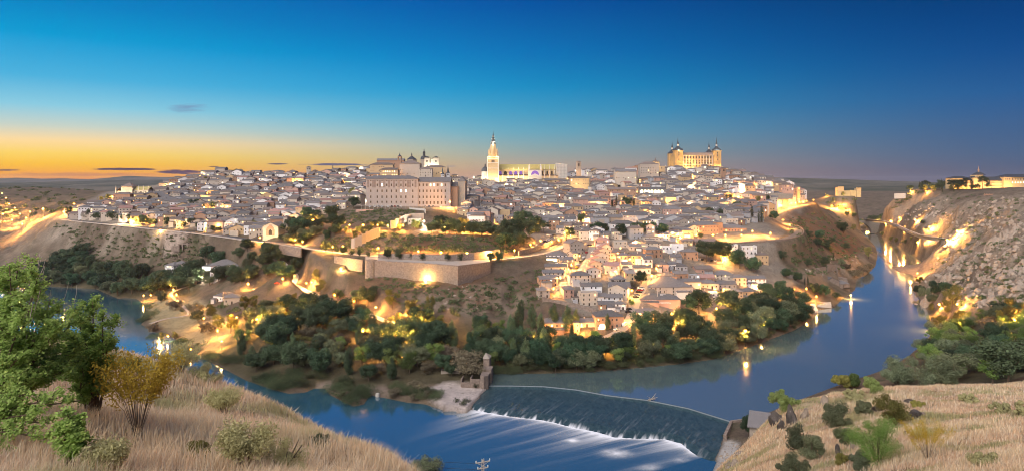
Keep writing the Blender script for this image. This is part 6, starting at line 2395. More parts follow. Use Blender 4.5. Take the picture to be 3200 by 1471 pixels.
lone(1840, 855, 90, 30, 8, 0, 'cream', 'roof_grey', 'gx', 1, 'small cream kiosk behind the garden road trees', 800, 450)
# mill at the water's edge
KM = 610 / F
ml = empty('water_mill', P(2610, 912, 610), R(8), 'old stone water mill with wooden gallery at the river bend', 'mill')
HOUSE_SPOTS.append((ml.location.x, ml.location.y, 12))
MB().box(-10, 4, 0, 12, -8, 10).add([(-10, 0, 10), (4, 0, 10), (-3, 0, 13.5), (-10, 12, 10), (4, 12, 10), (-3, 12, 13.5)], [(0, 1, 2), (3, 5, 4)]).box(4, 13, -2, 9, -9, 7.5).build('wall', M['rubble'], ml)
m = MB()
m.gable(-10, 4, 0, 12, 10, 13.5, along='y')
m.build('roof', M['roof_grey'], ml)
MB().hip(4.2, 13, -2, 9, 7.5, 2.4).build('wing_roof', M['roof_grey'], ml)
MB().box(6, 12.6, -3.2, -2, 3.2, 3.5).box(6, 12.6, -3.2, -3.1, 3.5, 4.6).box(6, 6.2, -3.2, -3, 4.6, 7.3).box(12.4, 12.6, -3.2, -3, 4.6, 7.3).build('gallery', M['dark'], ml)
for x, z in ((-6, 6.5), (-1, 6.5), (8, -1.0), (11, -1.0)):
    window(ml, 'shutter', x, 0 if x < 3 else -2, z, 1.1, 1.8)
MB().box(13.2, 17, 6, 14, -9, 9).box(15, 19, 10, 18, -9, 11).build('ruined_side', M['rubble'], ml)
# landing place
g = P(2532, 965, yz(965, .2))
ld = empty('landing', g, R(10), 'concrete landing ramp and white wall on the river below the mill', 'landing')
MB().add([(-5, -3, -1.5), (3, -6, -1.5), (6, 3, 3.2), (-2, 6, 3.2), (-5, -3, -.2), (3, -6, -.2), (6, 3, 3.6), (-2, 6, 3.6)], [(3, 2, 1, 0), (4, 5, 6, 7), (0, 1, 5, 4), (1, 2, 6, 5), (2, 3, 7, 6), (3, 0, 4, 7)]).build('ramp', M['concrete'], ld)
MB().box(8, 20, 2, 2.6, -2, 3.0).box(9, 24, 8, 8.6, -2, 3.4).box(8, 20, 2.7, 8, -2, .6).build('wall', M['concrete'], ld)
rb = empty('rowing_boat', P(2606, 957, yz(957, .2)), .5, 'small dark rowing boat moored at the white landing wall', 'boat')
m = MB()
hull = [(-2.6, 0), (-2.2, -.75), (0, -.95), (2.0, -.6), (2.9, 0), (2.0, .6), (0, .95), (-2.2, .75)]
nh = len(hull)
vs = [(x * .8, y * .6, -.2) for x, y in hull] + [(x, y, .55) for x, y in hull] + [(x * .9, y * .82, .5) for x, y in hull] + [(x * .72, y * .5, .0) for x, y in hull]
fs = []
for k in range(3):
    fs += [(k * nh + i, k * nh + (i + 1) % nh, (k + 1) * nh + (i + 1) % nh, (k + 1) * nh + i) for i in range(nh)]
fs += [tuple(range(nh - 1, -1, -1)), tuple(3 * nh + i for i in range(nh))]
m.add(vs, fs)
m.build('hull', M['dark'], rb)
MB().box(-.2, .2, -.8, .8, .3, .38).box(1.1, 1.5, -.6, .6, .3, .38).build('thwart', M['beige'], rb)
# ruined mill tower at the weir
g = P(1508, 1205, yz(1205, .2))
ru = empty('ruined_mill', g, R(-6), 'ruined stone mill tower at the left end of the weir', 'ruin')
KR = 328 / F / 4.93
m = MB()


def rx(x):
    return ((1360 + x / 4.93) - 1508) * 328 / F


m.prism([(rx(700), -1.5), (rx(760), -2.6), (rx(822), -.5), (rx(828), 5), (rx(700), 6)], -6, 5.5)
m.box(rx(540), rx(700), -1.5, -.7, -6, 3.6)
m.box(rx(405), rx(540), -1.3, -.6, -6, 1.8)
m.box(rx(390), rx(412), -.5, 6, -6, 3.2)
m.box(rx(538), rx(560), -.6, 5, -6, 4.0)
m.prism([(rx(690), 6.1), (rx(840), 6.2), (rx(845), 12), (rx(690), 13)], -6, 6.5)
m.prism([(rx(680), 13.1), (rx(780), 12.6), (rx(785), 19), (rx(670), 19)], -6, 10)
m.build('wall', M['rubble'], ru)
MB().add([(rx(670), 13.0, 10.05), (rx(782), 12.5, 10.05), (rx(790), 19.2, 10.05), (rx(665), 19.2, 10.05), (rx(700), 17.5, 12.0)], [(0, 1, 4), (1, 2, 4), (2, 3, 4), (3, 0, 4)]).build('roof', M['stone'], ru)
o = MB().box(-5, 5, -.3, .3, -1.5, 1.2).box(-5, -4.5, .3, 4, -1.5, 1.2).box(-5, 5, 4, 4.5, -1.5, 1.2).box(-4.5, 5, .3, 4, -1.5, .3).build('stone_basin', M['stone'], None, G(1408, 1166, 250))
tag(o, 'shallow rectangular stone basin in the scrub left of the ruined mill', 'basin')
# abutment on the right end of the weir and the hut behind the knoll
a, b = P(2288, 1322, yz(1322, 1)), P(2268, 1356, yz(1356, 1))
wall('abutment', [(b[0] - 1, b[1] - 2, 1.6), (a[0], a[1] + 1, 1.8), (a[0] + 14, a[1] + 4, 2.4), (a[0] + 26, a[1] + 6, 3)], 6, 1.2, 'rubble', 'angled stone abutment wall at the right end of the weir')
g = P(2452, 1288, 170)
hu = empty('hut', (g[0], g[1], g[2] - 4.0), R(-25), 'stone hut with long grey tiled roof behind the dark rocks', 'house')
MB().box(-8, 8, -5, 5, -20, 1.0).build('wall', M['stone'], hu)
MB().gable(-8, 8, -5, 5, 1.0, 3.2, o=.5).build('roof', M['roof_grey'], hu)
# driftwood and stone in the river
g = P(2035, 1250, yz(1250, 0))
m = MB()
rr = random.Random(5)
for i in range(16):
    a = rr.random() * 6.28
    l = rr.uniform(1, 3.2)
    m.tube([(g[0] + rr.uniform(-1.5, 1.5), g[1] + rr.uniform(-.5, .8), rr.uniform(-.3, .6)), (g[0] + math.cos(a) * l, g[1] + math.sin(a) * l * .4, rr.uniform(.3, 2.2))], .14, 5, .05)
m.tube([(g[0] - .5, g[1], 0), (g[0] + 2.2, g[1] - .5, 3.6)], .2, 5, .06)
tag(m.build('driftwood', M['beige']), 'tangle of grey driftwood stranded on the weir crest', 'driftwood')
g = P(1180, 1238, yz(1238, ZD))
tag(MB().lathe(g[0], g[1], [(1.0, ZD - 1), (1.1, ZD + .4), (.95, ZD + 1.5), (.7, ZD + 1.7)], 9).build('stone_pillar', M['concrete']), 'stump of a pale stone pillar standing in the lower river', 'stone')
# excavated ruin on the left slope
g = G(585, 775, 500)
ex = empty('excavated_ruin', g, 0, 'excavated arched brick ruin on the left slope', 'ruin')
m = MB()
for (x, w, h) in ((-8, 1.2, 4), (-4.5, 1.2, 4.6), (0, 1.4, 5), (4, 1.2, 4.2), (8, 1.5, 3)):
    m.box(x - w / 2, x + w / 2, 0, 3, -3, h)
m.box(-8, 4, .2, 2.8, 3.2, 4.4)
m.box(-16, -9, 2, 3, -3, 1.8)
m.box(5, 16, 2, 3, -3, 2)
m.box(-12, 12, 8, 9, -3, 4.5)
m.build('wall', M['rubble'], ex)
fe = empty('site_fence', (0, 0, 0), 0, 'dark fence of close posts around the excavated ruin', 'fence')
m = MB()
loop = [G(u, v, 500) for u, v in ((508, 800), (512, 768), (520, 748), (560, 740), (600, 738), (640, 750), (645, 768), (628, 785), (600, 797), (560, 803), (508, 803))]
for a, b in zip(loop, loop[1:]):
    k = max(2, int(math.dist(a[:2], b[:2]) / 1.6))
    for i in range(k):
        t = i / k
        x, y = a[0] + (b[0] - a[0]) * t, a[1] + (b[1] - a[1]) * t
        z = hz(x, y)
        m.box(x - .12, x + .12, y - .12, y + .12, z - .4, z + 2.2)
m.build('posts', M['dark'], fe)

# ------------------------------------------------------------------ the rest of the town: individual houses nearest, the far crowd as one mass
TOWNPOLY = [(190, 676), (250, 655), (330, 645), (390, 632), (470, 612), (500, 598), (555, 556), (640, 540), (760, 540), (1000, 528), (1130, 526), (1440, 566), (1700, 548), (2000, 538), (2170, 534), (2300, 548), (2420, 572), (2500, 598), (2505, 622), (2440, 640), (2380, 690), (2330, 700), (2150, 752),
            (2100, 740), (1850, 752), (1775, 742), (1720, 716), (1640, 716), (1560, 700), (1480, 700), (1440, 668), (1435, 640), (1420, 600), (1145, 600), (1135, 640), (1060, 655), (980, 672), (900, 700), (880, 735), (800, 738), (700, 726), (560, 708), (300, 684), (205, 682)]
rr = random.Random(21)
cand = []
y = 596.0
while y < 1015:
    st_ = 9.2 + (y - 600) * .004
    x = -560 + rr.random() * 10
    while x < 470:
        xx, yy = x + rr.uniform(-2.0, 2.0), y + rr.uniform(-2.4, 2.4)
        x += rr.choice((9.0, 10.5, 12, 14))
        z = hz(xx, yy)
        u, v = px(xx, yy, z)
        if not in_poly(u, v, TOWNPOLY):
            continue
        if rr.random() < .05:
            continue
        cand.append((xx, yy, z))
    y += st_
roadp = [p for k in ('promenade', 'garden_road', 'bend_road', 'street') for p in ROADS[k][0]]
keepc = []
for (x, y, z) in cand:
    if any((x - a) ** 2 + (y - b) ** 2 < (r_ + 5.0) ** 2 for a, b, r_ in HOUSE_SPOTS):
        continue
    if any((x - p[0]) ** 2 + (y - p[1]) ** 2 < 100 for p in roadp):
        continue
    keepc.append((x, y, z))
print('town houses', len(keepc))
keepc.sort(key=lambda p: p[1])
WEIGHT = ['white'] * 5 + ['cream'] * 5 + ['beige'] * 4 + ['grey'] * 3 + ['ochre'] * 2 + ['pink'] * 2 + ['brick'] * 2
RW = ['roof_grey'] * 7 + ['roof_brown'] * 4 + ['roof_red']
KW = ['gx'] * 4 + ['gy'] * 3 + ['hip'] * 5 + ['flat']


def zone(u, v):
    if u < 420:
        return 'by the hill-edge road far left'
    if u < 600 and v > 640:
        return 'below the abbey church at left'
    if u < 700:
        return 'on the left shoulder of the town'
    if u < 900 and v > 660:
        return 'above the white chapel'
    if u < 1140 and v > 620:
        return 'left of the long seminary'
    if u < 1140:
        return 'uphill left of the long seminary'
    if u < 1640 and v > 640:
        return 'right of the long seminary'
    if u < 1640:
        return 'below the cathedral'
    if u < 1830 and v > 690:
        return 'above the parking terrace'
    if u < 1830:
        return 'between cathedral and cypress garden'
    if u < 2110 and v > 690:
        return 'around the monastery church'
    if u < 2110:
        return 'around the arcaded convent'
    if v > 680:
        return 'uphill of the brown school'
    if u < 2300:
        return 'under the fortress'
    return 'near the right end of the town'


INDIV = 215
flats = MB()
mats = [M[k] for k in ('white', 'cream', 'beige', 'grey', 'ochre', 'pink', 'brick', 'roof_grey', 'roof_brown', 'roof_red')] + [M['shutter'], M['litwin'], M['litwin2'], M['glass']]
MI = {k: i for i, k in enumerate(('white', 'cream', 'beige', 'grey', 'ochre', 'pink', 'brick', 'roof_grey', 'roof_brown', 'roof_red', 'shutter', 'litwin', 'litwin2', 'glass'))}


class RotMB(MB):
    def setup(s, x, y, z, a):
        s.o = (x, y, z, math.cos(a), math.sin(a))
        return s

    def add(s, vs, fs):
        ox, oy, oz, c, n = s.o
        return MB.add(s, [(ox + x * c - y * n, oy + x * n + y * c, oz + z) for x, y, z in vs], fs)


flats = RotMB()
for i, (x, y, z) in enumerate(keepc):
    ang = .25 * math.sin(x / 90 + y / 130) + rr.uniform(-.2, .2)
    w, d, h = rr.uniform(6.5, 17), rr.uniform(7, 12), rr.choice((3.6, 4.6, 5.4, 6.2, 6.8, 7.6, 8.8, 10))
    wl, rf, kd = rr.choice(WEIGHT), rr.choice(RW), rr.choice(KW)
    u, v = px(x, y, z)
    if u < 1150 and v > 620 and wl == 'grey':
        wl = 'cream'
    if i < INDIV:
        o = house(x, y, z - .8, ang, w, d, h + 1, wl, rf, kd, 3 if h > 7.5 else 2, seed=i, lit=.16, balc=.04, maxwin=7 if y < 760 else 5)
        big_ = 'large ' if w * h > 90 else 'small ' if w * h < 50 else ''
        reg(o, 'house', '%s%s %s house' % (big_, {'pink': 'pinkish', 'brick': 'brown brick', 'ochre': 'ochre yellow'}.get(wl, wl), KINDW[kd]), zone(u, v), 'houses ' + zone(u, v))
    else:
        f_ = flats.setup(x, y, z - .8, ang)
        h += 1
        f_.mi = MI[wl]
        f_.add([(-w / 2, -d / 2, -6), (w / 2, -d / 2, -6), (w / 2, d / 2, -6), (-w / 2, d / 2, -6), (-w / 2, -d / 2, h), (w / 2, -d / 2, h), (w / 2, d / 2, h), (-w / 2, d / 2, h)], [(0, 1, 5, 4), (1, 2, 6, 5), (2, 3, 7, 6), (3, 0, 4, 7)])
        if kd == 'gy':
            f_.add([(-w / 2, -d / 2, h), (w / 2, -d / 2, h), (0, -d / 2, h + w * .2)], [(0, 1, 2)])
        elif kd == 'gx':
            f_.add([(-w / 2, -d / 2, h), (-w / 2, d / 2, h), (-w / 2, 0, h + d * .2), (w / 2, -d / 2, h), (w / 2, d / 2, h), (w / 2, 0, h + d * .2)], [(0, 2, 1), (3, 4, 5)])
        f_.mi = MI[rf]
        if kd == 'gx':
            f_.gable(-w / 2, w / 2, -d / 2, d / 2, h, h + d * .2)
        elif kd == 'gy':
            f_.gable(-w / 2, w / 2, -d / 2, d / 2, h, h + w * .2, along='y')
        else:
            f_.hip(-w / 2, w / 2, -d / 2, d / 2, h, min(w, d) * .2)
        if rr.random() < .4:
            f_.mi = MI['beige']
            f_.box(w * .2, w * .2 + .8, .5, 1.3, h, h + 2.6)
        for fl in (0, 1):
            for k in range(int(w / 3)):
                if rr.random() < .35:
                    continue
                q = rr.random()
                f_.mi = MI['litwin'] if q < .09 else MI['litwin2'] if q < .14 else MI['glass'] if q < .5 else MI['shutter']
                xx = -w / 2 + (k + .5) * w / int(w / 3)
                zz = h - 2.6 - fl * 2.9
                f_.box(xx - .5, xx + .5, -d / 2 - .06, -d / 2 + .02, zz, zz + 1.5)
tag(flats.build('distant_houses', mats), 'mass of small grey-roofed houses filling the upper town', 'houses', None, 'stuff')

# ------------------------------------------------------------------ lamps
LAMPS = []


def lamps(zone_, ox, oy, sc_, pts, e=2600, c='o', hgt=1.0, s=1.0, y0=250, desc='orange street lamp'):
    for q in pts:
        x, y = q[:2]
        ee = q[2] if len(q) > 2 else e
        u, v = ox + x / sc_, oy + y / sc_
        g = G(u, v + 9, y0)
        for _ in range(3):
            g = G(u, v + 5.0 * hgt * F / g[1], y0)
        o = lamp(g[0], g[1], g[2], ee, c, hgt, s)
        reg(o, 'street lamp', desc, zone_, 'street lamps ' + zone_, desc.replace('lamp', 'lamps', 1))


Z3 = 3.2175
lamps('in the riverside quarter', 1600, 750, Z3, [(680, 155), (600, 245, 3600), (565, 285), (485, 375), (420, 483), (685, 550), (1205, 503, 3400), (1040, 310, 3800), (1090, 235), (1075, 165), (1065, 130), (1090, 80), (1185, 190), (1358, 240), (1450, 283), (1405, 352), (1113, 755), (1318, 775, 3800),
                                                    (2140, 165, 4600), (2118, 215), (2040, 487), (2128, 490, 3800), (2420, 445), (2555, 550), (2055, 685, 4600), (700, 860, 3600)], 2300)
lamps('on the wooded north bank', 1600, 750, Z3, [(2505, 820), (322, 885), (1185, 980), (1700, 830, 7000), (1850, 750, 5000), (1600, 735, 6000), (1900, 900, 3000), (250, 1010, 3500), (900, 1050, 3000), (1400, 1060, 3500)], 3000)
lamps('on the point of the north bank', 1600, 750, Z3, [(2345, 905, 36000)], 30000, 'o', 2.0, 2.4, 250, 'powerful orange lamp')
lamps('by the old mill', 2400, 750, Z3, [(385, 485, 2200), (262, 492), (485, 563, 2200), (100, 540), (350, 615), (830, 552, 6000)], 1500)
lamps('in the middle of the town', 1600, 450, Z3, [(1000, 480), (480, 720), (1300, 640), (960, 700), (1760, 800), (1950, 830), (620, 480), (1250, 700), (900, 800), (560, 350), (1150, 460), (1800, 330), (1650, 420), (1420, 330), (600, 870), (525, 890), (690, 675), (685, 695), (525, 680), (460, 565), (860, 360, 5000), (1510, 650), (1600, 602, 6000), (1545, 605), (1380, 715), (1395, 745), (1610, 850), (1612, 890), (1660, 912), (1690, 945), (2210, 455), (2330, 435), (2445, 410), (2545, 400),
                                                     (2275, 530), (2290, 570), (2385, 560), (2210, 625), (2025, 685), (2160, 720), (2010, 400), (805, 955, 3500), (1240, 975), (120, 520), (760, 760), (1490, 915), (2050, 560), (1050, 640), (330, 700), (150, 650), (850, 620), (1190, 560), (1700, 690), (1850, 700), (1330, 800)], 5200, y0=500)
lamps('along the school and its road', 1600, 450, Z3, [(1855, 915), (2020, 912), (2145, 912), (2310, 912), (2415, 875, 5200)], 3000, y0=500)
lamps('below the parking terrace', 1600, 450, Z3, [(290, 970), (185, 1010), (400, 980), (470, 965), (25, 1065, 3500)], 3000, y0=400)
lamps('along the garden road', 800, 450, Z3, [(940, 812), (1077, 812), (1222, 812), (1326, 815), (1478, 818), (1727, 822), (2098, 834, 5500), (2325, 852, 5200), (1900, 832, 4200), (2230, 840, 4200), (2430, 850, 3400)], 3600, y0=400)
lamps('around the seminary gardens', 800, 450, Z3, [(165, 550), (275, 515), (300, 650), (790, 550), (700, 565), (575, 760), (425, 740), (820, 735), (480, 640), (640, 600), (540, 480), (380, 620), (880, 520), (250, 590), (180, 400), (420, 400), (620, 350), (820, 420), (950, 330), (1050, 430), (300, 330)], 5200, y0=400)
lamps('about the seminary', 800, 450, Z3, [(60, 470), (1118, 520, 11000), (1690, 775, 10000), (2350, 635, 4500)], 5000, 'w', 1.3, 1.3, 400, 'white lamp')
lamps('right of the seminary roof', 800, 450, Z3, [(2025, 318, 16000), (2190, 335, 16000)], 9000, 'w', 1.6, 2.0, 700, 'big white lamp')
lamps('at the right corner of the seminary', 800, 450, Z3, [(1950, 580, 12000)], 9000, 'o', 1.3, 1.5, 400, 'strong yellow lamp')
lamps('along the promenade', 800, 450, Z3, [(40, 940), (200, 1042), (395, 960), (470, 980), (660, 1015, 4500), (770, 1030), (875, 1026), (1230, 1042, 4200), (1630, 1076, 9000), (1860, 1086, 10000), (2122, 1092, 9000), (2365, 1082, 8000)], 3400, y0=400)
lamps('along the hill-edge road', 0, 500, Z3, [(965, 430), (990, 425), (1130, 370), (1130, 395), (1250, 405), (1335, 455, 6000), (850, 525), (780, 495), (640, 520), (1160, 545), (1300, 605), (1700, 605), (1830, 630), (2085, 650), (2200, 655), (2320, 640), (1460, 600), (1560, 605), (1390, 600), (2420, 660, 4500), (2500, 650, 6000)], 3600, y0=500)
lamps('along the hill-edge road', 0, 500, Z3, [(950, 505), (1215, 600)], 4500, 'w', 1, 1.2, 500, 'white street lamp')
lamps('in the left part of the town', 0, 500, Z3, [(2250, 475, 6000), (2095, 490), (1990, 480), (1905, 485), (1850, 455, 4500), (2120, 350, 4500), (1955, 365, 5000), (2285, 345), (745, 440), (2515, 230), (2540, 400), (2400, 520), (2300, 560), (1650, 470), (1500, 430), (1750, 360), (1560, 560), (2050, 400), (2440, 330), (1650, 380)], 6500, y0=600)
lamps('among added lamps on the orange hillside far left', 0, 500, Z3, [(435, 488, 420000), (20, 335, 30000), (220, 640, 150000), (90, 440, 250000), (200, 540, 250000), (60, 380, 120000), (150, 480, 180000), (260, 580, 120000), (120, 600, 200000), (30, 540, 200000), (300, 520, 120000)], 20000, 'o', 2.4, 2.6, 600, 'powerful orange lamp')  # most of these are added to spread orange light over the hillside
lamps('along the bend road', 2400, 450, Z3, [(85, 640), (140, 625), (200, 595), (222, 605), (275, 595), (320, 585), (352, 578), (390, 575), (455, 565), (82, 577), (150, 760), (218, 808), (25, 895)], 4200, y0=500)
lamps('above the gorge', 2400, 450, Z3, [(485, 512), (580, 505), (700, 640, 18000), (990, 690), (1010, 670), (950, 660), (820, 665), (1430, 475), (1590, 475), (640, 625, 20000), (930, 640, 16000), (1100, 690, 16000), (760, 610, 14000)], 6000, y0=800)
lamps('among added lamps by the far bank road', 2400, 450, Z3, [(1085, 795, 22000), (1360, 860, 26000), (1800, 962, 70000), (1600, 950, 18000), (1180, 800, 18000), (1230, 775, 14000), (1480, 760, 30000), (1620, 830, 36000), (1500, 985, 20000), (1320, 740, 24000), (1900, 870, 36000)], 12000, 'o', 1.3, 2.0, 500, 'bright orange lamp')  # several are added on the cliff to widen its orange glow
lamps('beside the woodland lane', 800, 750, Z3, [(198, 75), (270, 385), (390, 355), (505, 427), (790, 548), (985, 607), (1205, 670), (1450, 740, 9000), (1697, 815, 9000), (1075, 910), (1310, 920), (2258, 957, 4500)], 3400, y0=300)
lamps('on the riverside meadow', 0, 800, Z3, [(1745, 332, 3500), (1715, 292), (1775, 385), (1518, 388), (1445, 392), (2495, 275, 5000), (1980, 493), (2325, 590, 3500), (2535, 640, 3500)], 1500, y0=300)
lamps('in the white villa garden', 0, 800, Z3, [(2065, 150, 6000), (2035, 210, 3000)], 4000, 'w', .8, 1.2, 300, 'white garden lamp')
for (u, v, e, l) in ((1066, 838, 12000, 'floodlight on the slope under the orange wall'), (1329, 875, 11000, 'floodlight on the slope under the great terrace wall'), (502, 716, 9000, 'floodlight just below the hill-edge road')):
    g = G(u, v + 6, 300)
    o = empty('floodlight', g, 0)
    link_mesh('housing', FIX, o, sc=(1.6, 1.6, 1.6))
    k = link_mesh('lens', LENS['lamp'], o, sc=(1.6, 1.6, 1.6))
    MB().box(-.9, .9, -.55, -.45, .2, 1.7).build('front_lens', M['lamp'], o)
    light('POINT', 'flood_light', (0, -1.2, 2.2), e, (1, .58, .16), o, .5)
    tag(o, l, 'floodlight', 'floodlights')
# lamps standing inside the golden trees
lamps('among the golden trees', 800, 750, Z3, [(560, 420, 4500), (590, 545, 4500), (120, 800, 10000), (330, 720, 9000), (1490, 850, 15000), (1690, 840, 12000), (1560, 930, 14000), (1420, 1010, 12000), (10, 790, 8000), (1130, 1080, 8000)], 6000, y0=300)
lamps('among the meadow bushes', 0, 800, Z3, [(2050, 620, 2600), (2190, 745, 2600), (2380, 610, 2600), (1690, 800, 1500), (1920, 930, 1600), (2230, 850, 1500)], 5000, y0=300)
lamps('on the near right bank', 2400, 750, Z3, [(1720, 640, 9000), (1690, 820, 8000), (1930, 830, 7000), (2480, 800, 8000), (1900, 640, 7000), (1500, 330, 7000)], 7000, y0=220)

# bracket lanterns added at random house fronts to warm the upper town
_m = MB()
_m.box(-.05, .05, 0, .9, 3.9, 4.0)
_m.box(-.04, .04, .82, .9, 3.2, 4.0)
BRK = _m.mesh('bracket', M['iron'])
_m = MB()
_m.lathe(0, 0, [(.14, 3.3), (.26, 3.5), (.3, 3.8), (.1, 3.95)], 8)
WLN = _m.mesh('lantern', M['lamp'])
r9 = random.Random(77)
pool = [p for p in keepc if p[1] > 640]
for (x, y, z) in r9.sample(pool, 120):
    yy = y - 6.2
    o = empty('added_wall_lantern', (x + r9.uniform(-4, 4), yy, hz(x, yy) - .3))
    link_mesh('bracket', BRK, o)
    link_mesh('lantern', WLN, o, sc=(1.3, 1.3, 1))
    light('POINT', 'lamp_light', (0, -.6, 3.6), r9.choice((12000, 20000, 32000)), (1, .50, .13), o, .3)
    u, v = px(x, yy, z)
    reg(o, 'wall lamp', 'added orange wall lantern', zone(u, v), 'wall lanterns ' + zone(u, v))

# ------------------------------------------------------------------ parked cars
def cars(zone_, ox, oy, sc_, pts, y0=300):
    for (x, y, rz, col, *vv) in pts:
        g = G(ox + x / sc_, oy + y / sc_, y0)
        o = car(g[0], g[1], g[2] + .16, R(rz), col, bool(vv))
        reg(o, 'van' if vv else 'car', '%s parked %s' % (col, 'van' if vv else 'car'), zone_, 'cars parked ' + zone_)


cars('in the hotel street', 1600, 750, Z3, [(1245, 580, 10, 'black'), (1255, 558, 12, 'blue'), (1275, 530, 12, 'black'), (1290, 512, 14, 'red'), (1300, 498, 14, 'white', 1), (1178, 702, 40, 'black'), (1168, 730, 20, 'black'), (1132, 862, 62, 'white', 1), (1050, 905, 48, 'white')])
cars('in the parked street', 1600, 750, Z3, [(652, 280, 65, 'yellow'), (668, 250, 65, 'white'), (690, 222, 65, 'black'), (710, 200, 65, 'grey'), (725, 180, 65, 'white'), (752, 132, 70, 'red'), (780, 58, 20, 'black'), (818, 125, 30, 'white')])
cars('below the big round trees', 1600, 750, Z3, [(1870, 195, 60, 'white'), (1890, 200, 60, 'silver'), (1915, 205, 60, 'black'), (2010, 215, 60, 'black'), (2050, 215, 60, 'white')])
cars('on the parking terrace', 1600, 450, Z3, [(370, 925, 20, 'white'), (425, 925, 15, 'black'), (400, 950, 15, 'grey'), (370, 968, 15, 'white'), (335, 988, 15, 'black'), (262, 1028, 10, 'white')], 500)
cars('on the garden road', 800, 450, Z3, [(2015, 872, 0, 'white'), (2095, 868, 0, 'silver'), (2175, 872, 0, 'grey'), (2250, 876, 0, 'blue'), (2330, 880, 0, 'black'), (2420, 884, 0, 'black')], 400)
for i, (x, col) in enumerate(((1150, 'white'), (1200, 'white'), (1232, 'silver'), (1268, 'white'), (1330, 'white'), (1365, 'black'), (1395, 'red'), (1425, 'black'), (1458, 'white'), (1700, 'silver'), (1740, 'blue'), (1780, 'grey'), (1850, 'white'))):
    p = P(800 + x / Z3, 645 + (4 if x > 1600 else 0), 683)
    o = car(p[0], p[1], hz(p[0], p[1]) + .1, R(80 + i * 3), col)
    reg(o, 'car', col + ' parked car', 'before the long seminary', 'cars parked before the seminary')
cars('on the hill-edge road', 0, 500, Z3, [(1225, 628, -12, 'white'), (1255, 632, -12, 'silver'), (1290, 636, -12, 'black'), (1320, 640, -12, 'white'), (1355, 642, -12, 'red'), (1385, 645, -12, 'grey'), (1435, 650, -12, 'blue'), (2390, 722, -10, 'white'), (2440, 730, -10, 'silver')], 500)
cars('on the woodland lane', 800, 750, Z3, [(215, 440, 25, 'red')], 300)
cars('before the white villa', 0, 800, Z3, [(2100, 255, 20, 'grey'), (2130, 262, 20, 'white'), (2010, 275, 10, 'black')], 300)
# ------------------------------------------------------------------ trees and bushes
HT = {'round': (8, 13), 'olive': (6, 9), 'poplar': (12, 17), 'pine': (8, 12), 'cypress': (9, 13), 'golden': (6, 10), 'bush': (2.2, 4.2), 'tamarisk': (4, 7), 'reed': (2.2, 3.6), 'bright': (6, 9)}


def trees(zone_, ox, oy, sc_, pts, y0=250, desc=None):
    for (kind, x, y, h, *w) in pts:
        g = G(ox + x / sc_, oy + y / sc_, y0)
        tree(kind, g[0], g[1], g[2] - .2, h, zone_, w[0] if w else 1.0, desc=desc)


R_, O_, PO, PI_, CY, GO, BU, TA, RE, BR = 'round', 'olive', 'poplar', 'pine', 'cypress', 'golden', 'bush', 'tamarisk', 'reed', 'bright'
trees('in the town', 1600, 450, Z3, [(R_, 120, 880, 17), (R_, 40, 960, 14), (R_, 230, 900, 15), (PI_, 320, 900, 13), (R_, 180, 950, 13), (R_, -60, 930, 12), (R_, 690, 800, 9), (CY, 615, 810, 9), (R_, 870, 905, 10), (R_, 930, 905, 9), (R_, 1090, 945, 11), (R_, 1260, 930, 11), (R_, 1380, 925, 11), (R_, 1520, 925, 10), (R_, 800, 900, 8),
                                     (CY, 905, 608, 11, 1.3), (CY, 975, 612, 7, 1.5), (CY, 1010, 632, 9, 1.2), (CY, 1050, 632, 14, 1.1), (CY, 1225, 655, 16, 1.0), (R_, 1180, 640, 10), (R_, 1140, 610, 8), (R_, 1040, 580, 7), (CY, 670, 918, 9), (CY, 545, 1010, 9), (R_, 575, 940, 8),
                                     (CY, 2222, 740, 12, 1.1), (CY, 2330, 782, 14), (CY, 2358, 782, 10), (CY, 2410, 785, 18, 1.1), (CY, 2480, 788, 13), (CY, 2512, 788, 18, 1.2), (R_, 2180, 590, 9), (R_, 2270, 680, 10), (R_, 2100, 735, 8), (R_, 1985, 725, 8), (R_, 1790, 845, 6), (R_, 1890, 950, 5), (R_, 2470, 590, 7), (R_, 2550, 580, 8), (R_, 2400, 470, 7), (R_, 2480, 470, 7), (R_, 2560, 470, 6), (R_, 2340, 480, 6), (R_, 2020, 520, 5), (CY, 1665, 525, 5), (R_, 2440, 620, 5)], 400)
trees('beside the modern white cubes', 1600, 750, Z3, [(R_, 1955, 215, 15), (R_, 2110, 215, 15), (R_, 2290, 285, 13), (R_, 2430, 325, 11), (R_, 2250, 250, 8)], 300)
trees('in the walled garden', 1600, 750, Z3, [(R_, 1300, 440, 8)], 300)
trees('in the hotel street', 1600, 750, Z3, [(BR, 1205, 655, 4), (TA, 1225, 490, 6)], 300)
trees('by the seminary', 800, 450, Z3, [(R_, 1645, 622, 9), (R_, 1670, 625, 7), (BU, 1810, 626, 4), (CY, 1072, 612, 13, .9), (GO, 960, 572, 13, .8), (R_, 980, 650, 10), (CY, 380, 570, 13), (R_, 2250, 610, 8), (R_, 2350, 610, 8), (R_, 2180, 600, 6)], 400)
wood([(905, 770), (860, 740), (905, 690), (985, 670), (1050, 690), (1060, 745), (980, 772)], 26, 6, [PI_, R_, R_, O_], HT, 'on the slope above the chapel', y0=400)
wood([(1060, 730), (1150, 705), (1320, 712), (1320, 722), (1180, 728), (1090, 750)], 14, 6, [R_, GO, BR], {'*': (5, 8)}, 'along the garden road', y0=400)
wood([(1330, 722), (1440, 725), (1580, 738), (1600, 745), (1450, 738), (1340, 730)], 16, 7, [R_, R_, GO], {'*': (8, 12)}, 'on the terrace by the garden road', y0=400)
wood([(1540, 745), (1610, 740), (1650, 760), (1620, 790), (1560, 780)], 10, 5, [R_, PI_], {'*': (8, 13)}, 'beside the parking terrace wall', y0=400)
